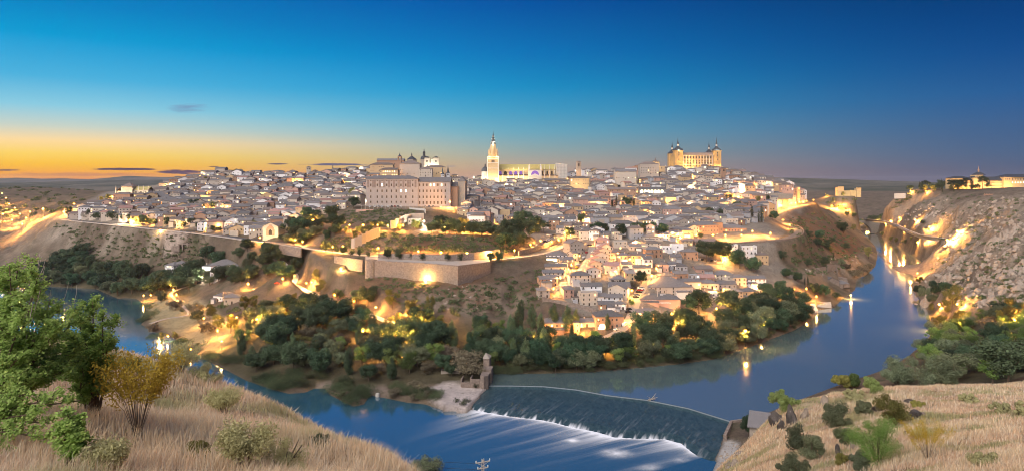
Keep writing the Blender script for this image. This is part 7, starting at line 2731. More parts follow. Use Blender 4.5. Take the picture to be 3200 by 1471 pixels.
trees('along the promenade', 800, 750, Z3, [(R_, 1330, 192, 6.6, .75), (R_, 1437, 200, 7.4, .7), (R_, 1553, 202, 4.6, .7), (R_, 1672, 208, 5.2, .75), (R_, 1922, 217, 5.6, .7), (R_, 2052, 219, 5.6, .7), (R_, 2357, 224, 6.4, .75), (R_, 2446, 226, 7.0, .75), (R_, 880, 152, 6, .8), (R_, 960, 162, 4, .8), (R_, 1042, 168, 5, .75), (R_, 1126, 178, 4.4, .75), (R_, 815, 128, 3.6, .8), (R_, 700, 118, 8), (R_, 260, 10, 5), (R_, 300, 20, 5), (R_, 375, 40, 5), (R_, 420, 52, 5)], 380, 'small round street tree')
trees('along the hill-edge road', 0, 500, Z3, [(R_, 690, 575, 11, .6), (R_, 850, 598, 7), (R_, 900, 575, 8), (R_, 965, 605, 8), (R_, 1020, 605, 8), (R_, 1130, 608, 9), (R_, 1200, 612, 7), (R_, 1255, 618, 8), (R_, 1315, 625, 8), (R_, 1370, 640, 7), (R_, 1430, 652, 9), (R_, 1475, 655, 7), (R_, 1515, 660, 7), (R_, 1565, 662, 7), (R_, 1620, 655, 8), (R_, 1680, 665, 8), (R_, 1840, 680, 6), (R_, 1995, 695, 6), (R_, 2065, 700, 5), (R_, 2145, 725, 6), (R_, 2290, 730, 6), (R_, 2200, 725, 5), (GO, 2445, 745, 7), (GO, 2540, 720, 8), (GO, 2560, 700, 8)], 500)
trees('in the left part of the town', 0, 500, Z3, [(R_, 1950, 505, 11), (R_, 2050, 505, 9), (R_, 2160, 510, 9), (R_, 1605, 500, 6), (GO, 1010, 440, 9), (R_, 1090, 410, 8), (R_, 1290, 430, 9), (CY, 1960, 260, 10), (CY, 1985, 262, 12), (CY, 1950, 262, 8), (GO, 2060, 250, 10), (R_, 1450, 350, 7), (R_, 1860, 280, 7), (CY, 2300, 160, 8), (R_, 2330, 160, 8), (R_, 2395, 170, 10), (CY, 2120, 520, 8), (R_, 1920, 660, 7), (R_, 2300, 500, 8)], 600)
wood([(95, 930), (330, 935), (470, 925), (610, 900), (700, 885), (720, 830), (640, 815), (600, 860), (480, 880), (330, 850), (180, 840), (110, 870)], 60, 7.5, [R_, R_, R_, O_, PO], {'round': (9, 14), 'olive': (7, 10), 'poplar': (9, 13)}, 'in the far left wood', (1.0, 1.3), y0=300)
wood([(150, 830), (260, 800), (290, 840), (180, 850)], 9, 8, [R_], {'*': (10, 14)}, 'on the lower left slope', (1, 1.3), y0=400)
wood([(690, 830), (760, 780), (900, 800), (960, 860), (880, 880), (800, 870), (740, 900)], 24, 7, [R_, R_, O_], {'*': (7, 11)}, 'on the slope below the chapel', y0=300)
wood([(790, 1165), (900, 1160), (1060, 1185), (1230, 1195), (1400, 1160), (1430, 1090), (1330, 1010), (1180, 1000), (1020, 985), (860, 960), (770, 1010), (740, 1090)], 92, 6.4, [R_, R_, R_, BR, O_, O_, PO, TA, GO], {'round': (7, 14.5), 'olive': (5.5, 10), 'poplar': (11, 16), 'tamarisk': (5, 8), 'bright': (6, 11), 'golden': (6, 10)}, 'in the wood under the terrace', (1.0, 1.3))
trees('in the wood under the terrace', 800, 750, Z3, [(GO, 610, 420, 9, .9), (GO, 650, 555, 10, 1), (GO, 180, 780, 9), (GO, 380, 700, 10, .8), (GO, 60, 770, 8), (GO, 1560, 830, 13), (GO, 1745, 830, 15, .5), (GO, 1620, 900, 11), (GO, 1400, 900, 9), (GO, 1830, 930, 10), (GO, 1500, 1010, 10), (GO, 1200, 1080, 9, 1.2), (O_, 1180, 1130, 9, 1.3), (GO, 240, 760, 9), (R_, 1130, 650, 11), (R_, 1020, 640, 9), (R_, 820, 600, 7), (GO, 1370, 690, 11)])
wood([(1460, 1150), (1560, 1155), (1700, 1155), (1850, 1148), (2000, 1135), (2120, 1122), (2240, 1108), (2200, 1060), (2060, 1060), (1900, 1085), (1780, 1065), (1650, 1060), (1500, 1030)], 74, 6.2, [R_, R_, R_, BR, O_, PO], {'round': (6.5, 12.5), 'olive': (5, 9), 'poplar': (11, 16), 'bright': (6, 9)}, 'on the bank below the quarter')
trees('on the bank below the quarter', 1600, 750, Z3, [(PO, 90, 800, 13), (PO, 200, 880, 14, 1.1), (PO, 420, 900, 16, 1.2), (PO, 560, 920, 16, 1.25), (PO, 640, 900, 13), (PO, 60, 940, 15, 1.3), (PO, 290, 960, 14), (R_, 1720, 880, 11), (R_, 1880, 740, 14), (R_, 1790, 720, 10), (R_, 2200, 760, 15), (R_, 2290, 800, 13), (R_, 2450, 700, 9), (R_, 1500, 980, 14), (R_, 1300, 960, 12), (R_, 1800, 960, 13), (R_, 2130, 900, 12), (R_, 2520, 720, 12), (GO, 2290, 1010, 8), (GO, 2345, 1030, 6), (PO, 960, 900, 10)])
wood([(2260, 1060), (2330, 1060), (2420, 1035), (2520, 1000), (2500, 950), (2400, 930), (2330, 960)], 22, 6.5, [R_, R_, O_], {'*': (8, 13)}, 'on the point below the mill')
trees('around the mill', 2400, 750, Z3, [(R_, 460, 540, 8), (R_, 555, 570, 9), (R_, 690, 600, 6), (CY, 400, 460, 9), (CY, 370, 450, 7), (R_, 300, 420, 7), (R_, 190, 390, 8), (R_, 130, 520, 8), (R_, 145, 200, 7), (R_, 575, 260, 8), (R_, 410, 270, 6), (TA, 870, 370, 8, 1.3), (TA, 960, 340, 9, 1.3), (TA, 1010, 310, 9, 1.2), (GO, 1010, 190, 14, .8), (O_, 740, 260, 6), (TA, 790, 300, 7), (GO, 640, 130, 6), (CY, 660, 190, 7), (R_, 500, 60, 6), (R_, 590, 90, 6), (R_, 790, 100, 7)])
trees('under the bend road', 2400, 450, Z3, [(R_, 410, 960, 8), (R_, 520, 960, 9), (R_, 640, 1000, 7), (R_, 500, 1030, 8), (R_, 590, 1030, 7), (R_, 760, 900, 13), (R_, 720, 870, 10), (BU, 730, 975, 3), (BU, 690, 990, 3), (GO, 860, 870, 9), (R_, 50, 770, 9), (TA, 960, 860, 8), (R_, 990, 780, 9), (R_, 800, 730, 9), (R_, 860, 740, 9), (R_, 1030, 760, 9)], 500)
trees('on the gorge road slope', 2400, 450, Z3, [(GO, 1180, 820, 6), (GO, 1000, 850, 6), (R_, 1150, 930, 8), (GO, 1230, 980, 8), (GO, 1290, 1000, 8), (R_, 1380, 1010, 7), (R_, 1030, 870, 6), (GO, 1440, 970, 5), (R_, 1560, 810, 6)], 500)
trees('at the foot of the rocky hill', 2400, 750, Z3, [(GO, 1525, 440, 7, 1.2), (O_, 1590, 600, 9), (R_, 1700, 560, 10), (R_, 1790, 540, 8), (R_, 1530, 560, 8), (O_, 1650, 640, 7), (GO, 1850, 720, 15, .9), (GO, 1790, 760, 10), (GO, 1700, 900, 9), (GO, 1760, 900, 8), (GO, 1930, 880, 9), (GO, 1650, 720, 6)], 220)
wood([(2850, 1190), (2900, 1060), (2980, 1010), (3080, 990), (3210, 980), (3210, 1215), (3050, 1200), (2920, 1205)], 54, 6.0, [R_, BR, BR, BR, O_], {'*': (6, 10)}, 'in the near right wood', (1.0, 1.3), y0=170)
trees('in the near right wood', 2400, 750, Z3, [(GO, 2500, 850, 12, 1.1), (CY, 2390, 1130, 11), (CY, 2490, 1200, 9, 1.1), (CY, 2560, 1090, 8), (TA, 2240, 960, 9), (BR, 2290, 1150, 8), (GO, 2330, 870, 8)], 170)
wood([(2860, 575), (2960, 590), (3000, 600), (2900, 605), (2860, 600), (2790, 600), (2720, 610)], 30, 7, [R_, R_, PI_, CY, GO], {'*': (8, 15), 'cypress': (11, 18)}, 'on the ridge left of the academy', y0=700)
trees('before the academy', 2900, 500, 8.457, [(PI_, 660, 800, 18), (PI_, 800, 790, 18), (R_, 830, 780, 14), (PI_, 920, 780, 17), (CY, 1010, 770, 20, 1.6), (CY, 1150, 780, 19, 1.7), (CY, 1270, 760, 19, 1.5), (PI_, 1440, 760, 19), (R_, 1160, 800, 7), (PI_, 2030, 720, 17), (CY, 820, 700, 18, 1.5), (R_, 1600, 760, 8), (R_, 1300, 790, 8), (CY, 600, 720, 24, 2.2)], 900)
trees('around the castle', 2400, 450, Z3, [(R_, 550, 505, 16), (R_, 610, 505, 14), (GO, 700, 520, 10), (GO, 760, 525, 8), (GO, 880, 525, 9), (R_, 940, 530, 10), (R_, 1030, 520, 15), (R_, 1090, 520, 14), (R_, 1150, 515, 15), (R_, 1220, 520, 14), (R_, 1230, 550, 16), (R_, 1290, 480, 13)], 900)
trees('on the riverside meadow', 0, 800, Z3, [(O_, 1620, 465, 8), (TA, 1765, 542, 8), (TA, 1950, 592, 9), (O_, 2000, 662, 7), (GO, 2110, 640, 10), (GO, 2200, 760, 10), (GO, 2320, 775, 11), (TA, 2090, 790, 8), (GO, 2470, 570, 10), (GO, 2540, 540, 9), (R_, 1440, 350, 9), (R_, 1600, 360, 13), (R_, 1650, 330, 14), (PI_, 1900, 370, 10), (R_, 1840, 300, 13), (BU, 1835, 560, 3), (BU, 2230, 490, 2.5), (TA, 2520, 690, 8)])
trees('along the left river bank', 0, 800, Z3, [(RE, 1500, 520, 5, 1.4), (RE, 1540, 590, 5, 1.5), (RE, 1490, 640, 4.5, 1.3), (RE, 1430, 660, 4, 1.3), (TA, 1540, 760, 6), (GO, 1640, 840, 4.5, 1.3), (GO, 1750, 830, 4.5, 1.4), (RE, 1560, 830, 4, 1.3), (RE, 1840, 900, 5, 1.5), (RE, 1800, 890, 4, 1.4), (GO, 1980, 960, 5, 1.1), (TA, 1930, 960, 5), (RE, 2080, 1020, 4.5, 1.5), (RE, 2160, 1050, 4.5, 1.6), (RE, 2260, 1060, 4.5, 1.6), (RE, 2340, 1060, 4.5, 1.6), (RE, 2430, 1060, 4.5, 1.6)], 250)
wood([(800, 1200), (880, 1215), (985, 1195), (1000, 1180), (900, 1170), (800, 1175)], 16, 3.5, [RE, RE, BU], {'reed': (3.5, 5), 'bush': (2.5, 4)}, 'on the muddy shore', (1.3, 1.8))
wood([(1040, 1225), (1100, 1262), (1150, 1258), (1130, 1200), (1060, 1195)], 14, 3.2, [RE, RE, BU], {'reed': (3.5, 5), 'bush': (2.5, 4)}, 'on the small point below the wood', (1.3, 1.8))
wood([(1215, 1235), (1330, 1255), (1400, 1262), (1380, 1240), (1330, 1215), (1240, 1200)], 16, 3.0, [RE, RE, TA], {'reed': (2.8, 4), 'tamarisk': (2.5, 4)}, 'beside the shingle left of the weir', (1.3, 1.6))
trees('beside the ruined mill', 1360, 1060, 4.933, [(TA, 480, 560, 12, 1.25), (BU, 640, 740, 3.2), (R_, 560, 420, 8), (R_, 120, 500, 8), (R_, 250, 560, 6), (RE, 900, 500, 3.5, 1.6), (RE, 1000, 510, 3.5, 1.6), (RE, 1100, 520, 3.5, 1.6), (RE, 1180, 520, 3.5, 1.5), (BU, 430, 1010, 2.4), (BU, 330, 960, 2.2), (RE, 480, 960, 2.2)])
wood([(1600, 1162), (1850, 1157), (2120, 1132), (2250, 1112), (2240, 1100), (2100, 1118), (1850, 1142), (1600, 1148)], 36, 3.6, [RE, BU, BU, 'bush'], {'reed': (2.5, 4), 'bush': (3, 5)}, 'along the north bank of the river', (1.2, 1.6))
nbp = [P(u, v, yz(v, 0)) for u, v in NB[2:12]]
for a, b in zip(nbp, nbp[1:]):
    k = int(math.dist(a[:2], b[:2]) / 4.2)
    dx, dy = b[0] - a[0], b[1] - a[1]
    l = math.hypot(dx, dy)
    for i in range(k):
        t = (i + RND.random()) / k
        q = RND.uniform(1.0, 7.0)
        x, y = a[0] + dx * t - dy / l * q, a[1] + dy * t + dx / l * q
        kd = RND.choice((BU, BU, RE, R_, O_)) if q < 4 else RND.choice((R_, R_, O_, BU))
        tree(kd, x, y, hz(x, y) - .3, RND.uniform(2.5, 4.5) if kd in (BU, RE) else RND.uniform(6, 9), 'at the water edge below the quarter', 1.25)
trees('by the weir abutment', 2400, 1071, 2.96, [(R_, -180, 870, 7, .62), (BU, -390, 880, 2.2), (BU, -60, 830, 2)], 150)

# scrub on the slopes: too many small tufts to count
rs_ = np.random.RandomState(12)
SCR = [([(2700, 660), (2960, 610), (3210, 610), (3210, 960), (2990, 960), (2900, 860), (2960, 760), (2800, 690)], 300, (.7, 2.0), 380), ([(1110, 850), (1440, 900), (1720, 830), (1690, 960), (1500, 1000), (1250, 950)], 330, (.6, 1.8), 300),
       ([(160, 700), (520, 730), (660, 760), (640, 820), (450, 840), (250, 820)], 340, (.7, 2.0), 500), ([(1010, 750), (1180, 730), (1600, 745), (1600, 790), (1200, 785), (1050, 790)], 420, (.7, 2.0), 400), ([(1060, 700), (1070, 655), (1300, 655), (1280, 700)], 220, (.7, 1.7), 400),
       ([(2470, 680), (2600, 650), (2720, 780), (2600, 860), (2480, 860)], 280, (.8, 2.4), 500), ([(0, 560), (330, 590), (200, 660), (0, 700)], 90, (1.5, 4), 700), ([(2560, 600), (2900, 590), (2800, 650), (2600, 660)], 70, (1.5, 4), 900), ([(700, 900), (830, 960), (800, 1000), (640, 960)], 40, (.8, 2.2), 300), ([(1230, 650), (1290, 660), (1320, 700), (1280, 705)], 10, (.8, 2), 400)]
cc, ncc, scc = [], [], []
for poly, n, (a, b), y0 in SCR:
    us, vs_ = [p[0] for p in poly], [p[1] for p in poly]
    k = 0
    for _ in range(n * 6):
        if k >= n:
            break
        u, v = RND.uniform(min(us), max(us)), RND.uniform(min(vs_), max(vs_))
        if not in_poly(u, v, poly):
            continue
        g = G(u, v, y0)
        r_ = RND.uniform(a, b) * 1.6
        m_ = 46
        d = rs_.randn(m_, 3)
        d /= np.linalg.norm(d, axis=1)[:, None]
        q = d * r_ * rs_.rand(m_, 1) ** .4 * np.array([1, 1, .7])
        q[:, 2] = np.abs(q[:, 2])
        cc.append(q + np.array([g[0], g[1], g[2] - .1]))
        ncc.append(d + rs_.randn(m_, 3) * .5 + np.array([0, 0, .3]))
        scc.append(np.full(m_, r_ * .38) * rs_.uniform(.6, 1.2, m_))
        k += 1
me = quads_mesh('scrub', np.concatenate(cc), np.concatenate(ncc), np.concatenate(scc), LEAF['bush'], rs_)
tag(link_mesh('scrub', me), 'low green scrub tufts dotted over the dry slopes', 'scrub', None, 'stuff')


# ------------------------------------------------------------------ rocks
def rock_mat(name, c1, c2, c3):
    m, t, b = new_mat(name)
    gp = t.nodes.new('ShaderNodeNewGeometry')
    f = noise_fac(t, .8, 8, .75, vec=gp.outputs['Position'])
    f2 = noise_fac(t, 4.0, 6, .75, vec=gp.outputs['Position'])
    c = mixrgb(t, math_node(t, 'MULTIPLY_ADD', f, 4, -1.6, clamp=True), c1, c2)
    c = mixrgb(t, math_node(t, 'MULTIPLY_ADD', f2, 6, -3.5, clamp=True), c, c3)
    t.links.new(c, b.inputs['Base Color'])
    b.inputs['Roughness'].default_value = .95
    bump(t, b, f2, .9, .3)
    return m


M['granite'] = rock_mat('granite', (.37, .305, .245, 1), (.24, .19, .15, 1), (.10, .085, .07, 1))
M['darkrock'] = rock_mat('lichen_rock', (.12, .10, .09, 1), (.05, .045, .04, 1), (.34, .31, .28, 1))


def rock_pts(seed, sub=2):
    import bmesh
    from mathutils import noise as mnoise
    bm = bmesh.new()
    bmesh.ops.create_icosphere(bm, subdivisions=sub, radius=1)
    r = random.Random(seed)
    planes = [(Vector((r.uniform(-1, 1), r.uniform(-1, 1), r.uniform(-.4, 1))).normalized(), r.uniform(.32, .72)) for _ in range(13)]
    for v in bm.verts:
        p = v.co.copy()
        for n, d in planes:
            k = p.dot(n)
            if k > d:
                p -= n * (k - d) * .92
        q_ = p + Vector((seed * 3.1, 0, 0))
        v.co = p * (1 + .30 * mnoise.noise(q_ * 1.7) + .16 * mnoise.noise(q_ * 4.5) + r.uniform(-.03, .03))
    bm.normal_update()
    vs = [tuple(v.co) for v in bm.verts]
    fs = [tuple(v.index for v in f.verts) for f in bm.faces]
    bm.free()
    return vs, fs


RP = [rock_pts(i) for i in range(8)]
m = MB()
for poly, n, (a, b), y0 in (([(2880, 880), (2960, 760), (2960, 660), (3100, 620), (3210, 610), (3210, 960), (2990, 960)], 1000, (.5, 4.0), 380), ([(2700, 700), (2960, 620), (2960, 700), (2860, 690)], 120, (.8, 3), 700), ([(2495, 850), (2600, 800), (2680, 800), (2690, 860), (2600, 870)], 60, (.6, 2.2), 500),
                                ([(2838, 900), (2870, 870), (2900, 900), (2870, 910)], 22, (.6, 2), 450), ([(1330, 900), (1480, 880), (1560, 960), (1400, 970)], 50, (.4, 1.5), 300), ([(2240, 1471), (2265, 1375), (2320, 1390), (2300, 1471)], 60, (.3, 1.2), 60)):
    us, vs_ = [p[0] for p in poly], [p[1] for p in poly]
    k = 0
    for _ in range(n * 6):
        if k >= n:
            break
        u, v = RND.uniform(min(us), max(us)), RND.uniform(min(vs_), max(vs_))
        if not in_poly(u, v, poly):
            continue
        g = G(u, v, y0)
        r_ = a + (b - a) * RND.random() ** 2.2
        vs, fs = RP[RND.randrange(8)]
        t = RND.random() * 6.28
        c, s = math.cos(t), math.sin(t)
        ex_, ey_, ez_ = RND.uniform(.8, 1.5), RND.uniform(.7, 1.2), RND.uniform(.6, 1.1)
        m.add([(g[0] + (x * ex_ * c - y * ey_ * s) * r_, g[1] + (x * ex_ * s + y * ey_ * c) * r_, g[2] + z * ez_ * r_ - .1) for x, y, z in vs], fs)
        k += 1
tag(m.build('boulders', M['granite']), 'pale granite boulders strewn over the rocky right hillside', 'boulders', None, 'stuff')
# rock outcrops that stand out one by one
for (u, v, wpx, hpx, y0, mat, lab) in ((2935, 905, 110, 150, 400, 'granite', 'pale rock buttress standing at the water under the orange lamp'), (3100, 770, 90, 100, 300, 'granite', 'dark-seamed crag in the middle of the rocky hillside'), (3180, 850, 110, 90, 300, 'granite', 'broad grey slab on the right edge of the rocky hillside'),
                                       (3180, 720, 100, 110, 300, 'granite', 'tall pale crag at the top right of the rocky hillside'), (2900, 680, 60, 70, 600, 'granite', 'reddish crag on the ridge left of the lamp'), (2990, 830, 80, 90, 300, 'granite', 'stacked boulders right of the rock buttress'), (3110, 930, 90, 60, 250, 'granite', 'low slab above the near right wood')):
    g = G(u, v, y0)
    k = g[1] / F
    o = MB()
    for q in range(26):
        vs, fs = RP[RND.randrange(8)]
        sx, sz = wpx * k * RND.uniform(.05, .17), hpx * k * RND.uniform(.07, .24)
        dx, dz = RND.uniform(-.4, .4) * wpx * k, RND.uniform(-.1, .75) * hpx * k * RND.random()
        gx_, gy_ = g[0] + dx, g[1] + dz * .9
        gz_ = hz(gx_, gy_) - g[2]
        tl_ = RND.uniform(.1, .6)
        o.add([(x * sx + z * sz * tl_ + dx, y * sx * 1.3 + dz * .9, z * sz + gz_ + x * .2 * sx) for x, y, z in vs], fs)
    tag(o.build('rock_outcrop', M[mat], None, g), lab, 'rock')
# ------------------------------------------------------------------ near slopes: dry grass, shrubs, the elm at the left edge
def hzv(x, y):
    i = np.clip(np.searchsorted(YS, y) - 1, 0, len(YS) - 2)
    ty = (y - YS[i]) / (YS[i + 1] - YS[i])

    def row(k):
        s = np.clip((x / (YS[k] + 30) + 1) / 2 * (NC - 1), 0, NC - 1.001)
        j = s.astype(int)
        t = s - j
        return GZ[k, j] * (1 - t) + GZ[k, j + 1] * t
    return row(i) * (1 - ty) + row(i + 1) * ty


mgr, tgr, bgr = new_mat('dry_grass')
a1 = tgr.nodes.new('ShaderNodeAttribute')
a1.attribute_name = 'blade'
cgr = a1.outputs['Color']
tgr.links.new(cgr, bgr.inputs['Base Color'])
bgr.inputs['Roughness'].default_value = .7
tlr = tgr.nodes.new('ShaderNodeBsdfTranslucent')
tgr.links.new(cgr, tlr.inputs[0])
mxr = tgr.nodes.new('ShaderNodeMixShader')
mxr.inputs[0].default_value = .5
tgr.links.new(bgr.outputs[0], mxr.inputs[1])
tgr.links.new(tlr.outputs[0], mxr.inputs[2])
tgr.links.new(mxr.outputs[0], [q for q in tgr.nodes if q.type == 'OUTPUT_MATERIAL'][0].inputs[0])


def grass(name, ratio0, ratio1, y0, y1, n, hh, ww, label, seed, power=1.6):
    rs = np.random.RandomState(seed)
    # more blades nearby than far off
    q = rs.rand(n)
    y = (y0 ** (2 - power) + q * (y1 ** (2 - power) - y0 ** (2 - power))) ** (1 / (2 - power))
    x = (ratio0 + rs.rand(n) * (ratio1 - ratio0)) * y
    cl = fbm(x / 1.3 + 11, y / 1.3, 3)
    pt = fbm(x / 5 + 3, y / 5 + 8, 4)
    keep = (rs.rand(n) < np.clip(cl * 2.6 - .6, .05, 1))
    x, y, cl, pt = x[keep], y[keep], cl[keep], pt[keep]
    n = len(x)
    z = hzv(x, y)
    h = (hh[0] + (hh[1] - hh[0]) * rs.rand(n)) * (.3 + 1.3 * pt)
    w = ww * (.6 + .8 * rs.rand(n)) * np.clip(y / 30, .45, 3)
    a = rs.rand(n) * 6.283
    lean = h * (.1 + .9 * rs.rand(n) ** 2)
    la = a + rs.randn(n) * .4 + 1.0
    dx, dy = np.cos(a) * w / 2, np.sin(a) * w / 2
    tx_, ty_ = x + np.cos(la) * lean, y + np.sin(la) * lean
    mx_, my_ = x + np.cos(la) * lean * .35, y + np.sin(la) * lean * .35
    v = np.stack([np.stack([x - dx, y - dy, z - .05], -1), np.stack([x + dx, y + dy, z - .05], -1), np.stack([mx_ + dx * .9, my_ + dy * .9, z + h * .62], -1), np.stack([mx_ - dx * .9, my_ - dy * .9, z + h * .62], -1), np.stack([tx_, ty_, z + h], -1)], 1)
    me = bpy.data.meshes.new(name)
    me.vertices.add(5 * n)
    me.vertices.foreach_set('co', v.reshape(-1).astype(np.float32))
    b = np.arange(n)[:, None] * 5
    li = np.concatenate([b + np.array([[0, 1, 2, 3]]), b + np.array([[3, 2, 4]])], 1).reshape(-1).astype(np.int32)
    me.loops.add(7 * n)
    me.loops.foreach_set('vertex_index', li)
    me.polygons.add(2 * n)
    ls = (np.arange(n)[:, None] * 7 + np.array([[0, 4]])).reshape(-1).astype(np.int32)
    me.polygons.foreach_set('loop_start', ls)
    me.polygons.foreach_set('loop_total', np.tile(np.array([4, 3], np.int32), n))
    me.update()
    base_ = np.array([.88, .72, .47])
    red = np.array([.74, .52, .34])
    palec = np.array([.93, .84, .66])
    grn = np.array([.42, .43, .20])
    t1, t2, t3 = np.clip(pt * 3 - 1.3 + rs.randn(n) * .2, 0, 1)[:, None], np.clip(rs.rand(n) * 1.6 - .6, 0, 1)[:, None], np.clip((fbm(x / 3.4 + 70, y / 3.4, 3) - .56) * 7, 0, 1)[:, None]
    c = base_ * t1 + red * (1 - t1)
    c = c * (1 - t2) + palec * t2
    c = c * (1 - t3 * .8) + grn * t3 * .8
    c = c * (.8 + .35 * rs.rand(n, 1))
    c4 = np.repeat(np.concatenate([c, np.ones((n, 1))], 1), 5, 0).astype(np.float32)
    at_ = me.attributes.new('blade', 'FLOAT_COLOR', 'POINT')
    at_.data.foreach_set('color', c4.reshape(-1))
    me.materials.append(mgr)
    return tag(link_mesh(name, me), label, 'grass', None, 'stuff')


grass('dry_grass', -.86, -.02, 8, 75, 320000, (.14, .46), .022, 'tall dry straw-coloured grass on the near left slope', 1)
grass('dry_grass', .27, .86, 24, 165, 320000, (.22, .6), .024, 'dry straw-coloured grass on the near right knoll', 2)


def shrub(kind, u, v, hpx, wpx, lab, y0=12, desc=None, cat='bush', n=6000, seed=0, leaf=None):
    """near shrub, own crown at leaf size fit for its distance"""
    g = G(u, v, y0)
    k = g[1] / F
    h, r_ = hpx * k * 1.12, wpx * k / 2 * 1.2
    rs = np.random.RandomState(seed + int(u))
    C_, N_ = [], []
    nl = 22
    for i in range(nl):
        d = rs.randn(3)
        d /= np.linalg.norm(d)
        q = rs.rand() ** .4 * .82
        c0 = np.array([d[0] * r_ * q, d[1] * r_ * q, h * (.48 + d[2] * .46 * q)])
        rl = min(r_, h * .6) * rs.uniform(.18, .46)
        m_ = n // nl
        dd = rs.randn(m_, 3)
        dd /= np.linalg.norm(dd, axis=1)[:, None]
        p = c0 + dd * rl * rs.rand(m_, 1) ** .4 * np.array([1, 1, .9])
        C_.append(p)
        N_.append(dd + rs.randn(m_, 3) * .6 + np.array([0, 0, .3]))
    c, nn_ = np.concatenate(C_), np.concatenate(N_)
    s_ = rs.uniform(.5, 1.2, len(c)) * max(.034, 3.0 * k)
    if kind == 'bush' and 'broom' in lab:
        leaf = 'dry'
    root = empty(TNAME[kind] if leaf is None else 'broom', (g[0], g[1], g[2] - .1), 0, lab, cat)
    link_mesh('crown', quads_mesh('crown', c, nn_, s_, LEAF[leaf or kind], rs, 1.4), root)
    m = MB()
    r2 = random.Random(seed)
    for i in range(9):
        a = r2.random() * 6.28
        m.tube([(0, 0, -.3), (math.cos(a) * r_ * .25, math.sin(a) * r_ * .25, h * .35), (math.cos(a) * r_ * .6, math.sin(a) * r_ * .6, h * r2.uniform(.55, .85))], .035 * h ** .6, 4, .008)
    m.build('stem', M['bark'], root)
    return root


K2X, K2Y, KS = 2400, 1071, 2.96
for i, (kd, x, y, h, w, lab, cat) in enumerate((
        (BR, 150, 610, 170, 290, 'spreading green shrub on the rock at the left end of the right knoll', 'bush'), (O_, 640, 790, 260, 280, 'grey-green round shrub left of the middle of the knoll', 'bush'), (O_, 885, 660, 130, 180, 'low grey-green shrub behind the leaning dark rock', 'bush'),
        (GO, 1150, 770, 290, 260, 'yellow-green upright shrub in the middle of the knoll', 'bush'), (BR, 1015, 1120, 430, 450, 'largest fresh green shrub on the knoll', 'bush'), (O_, 285, 1010, 240, 240, 'grey-green shrub left of the lower knoll', 'bush'), (O_, 405, 1080, 230, 200, 'blue-grey shrub right of the lower left one', 'bush'),
        (O_, 230, 1230, 190, 320, 'grey-green shrub cut by the bottom edge at the knoll', 'bush'), (BU, 715, 950, 170, 170, 'small green bush above the tall pale stone', 'bush'), (GO, 685, 1140, 140, 110, 'bright yellow-green sprout at the bottom of the knoll', 'bush'), (O_, 860, 1190, 180, 180, 'dull olive shrub under the largest green one', 'bush'),
        (GO, 1385, 600, 80, 110, 'small yellow-green sprout beside the dark boulders', 'bush'), (GO, 690, 415, 110, 160, 'autumn-yellow bush on the knoll crest', 'bush'), (BR, 800, 410, 120, 140, 'green bush beside the autumn-yellow one on the crest', 'bush'), (BR, 965, 455, 160, 170, 'round green bush right of the pair on the crest', 'bush'),
        (O_, 1185, 400, 260, 300, 'big round olive tree behind the knoll crest', 'tree'), (O_, 1480, 395, 290, 330, 'silver-grey olive tree right of the big round one', 'tree'), (O_, 1650, 400, 240, 200, 'paler silver olive at the right of the olive group', 'tree'), (BU, 1850, 560, 90, 200, 'feathery grey-green broom on the upper knoll', 'bush'), (BU, 2150, 650, 110, 190, 'grey broom clump on the right of the knoll', 'bush'), (BU, 1440, 890, 130, 170, 'yellowish broom clump below the dark boulders', 'bush'), (BU, 2000, 1150, 160, 260, 'soft grey-green broom at the bottom right', 'bush'), (BU, 800, 520, 90, 200, 'yellow-green broom under the crest bushes', 'bush'), (BU, 2330, 680, 160, 120, 'yellow broom at the right edge of the knoll', 'bush'))):
    shrub(kd, K2X + x / KS, K2Y + y / KS, h / KS, w / KS, lab, 20, None, cat, 11000, i * 3)
for i, (kd, u, v, h, w, lab) in enumerate(((O_, 1330, 1500, 75, 110, 'round dark olive bush at the foot of the near left slope'), (BR, 405, 1165, 55, 80, 'small fresh green sprout in the straw on the left slope'), (BU, 1000, 1395, 50, 70, 'olive-green bush on the edge of the near left slope'), (BU, 560, 1150, 40, 70, 'pale grey broom on the left slope crest'), (BU, 640, 1195, 60, 120, 'greyish broom fan right of the yellow broom'), (BU, 880, 1480, 120, 170, 'grey-green broom at the bottom of the left slope'), (GO, 620, 1430, 60, 70, 'small yellow broom at the bottom left'))):
    shrub(kd, u, v, h, w, lab, 8, None, 'bush', 9000, 40 + i)
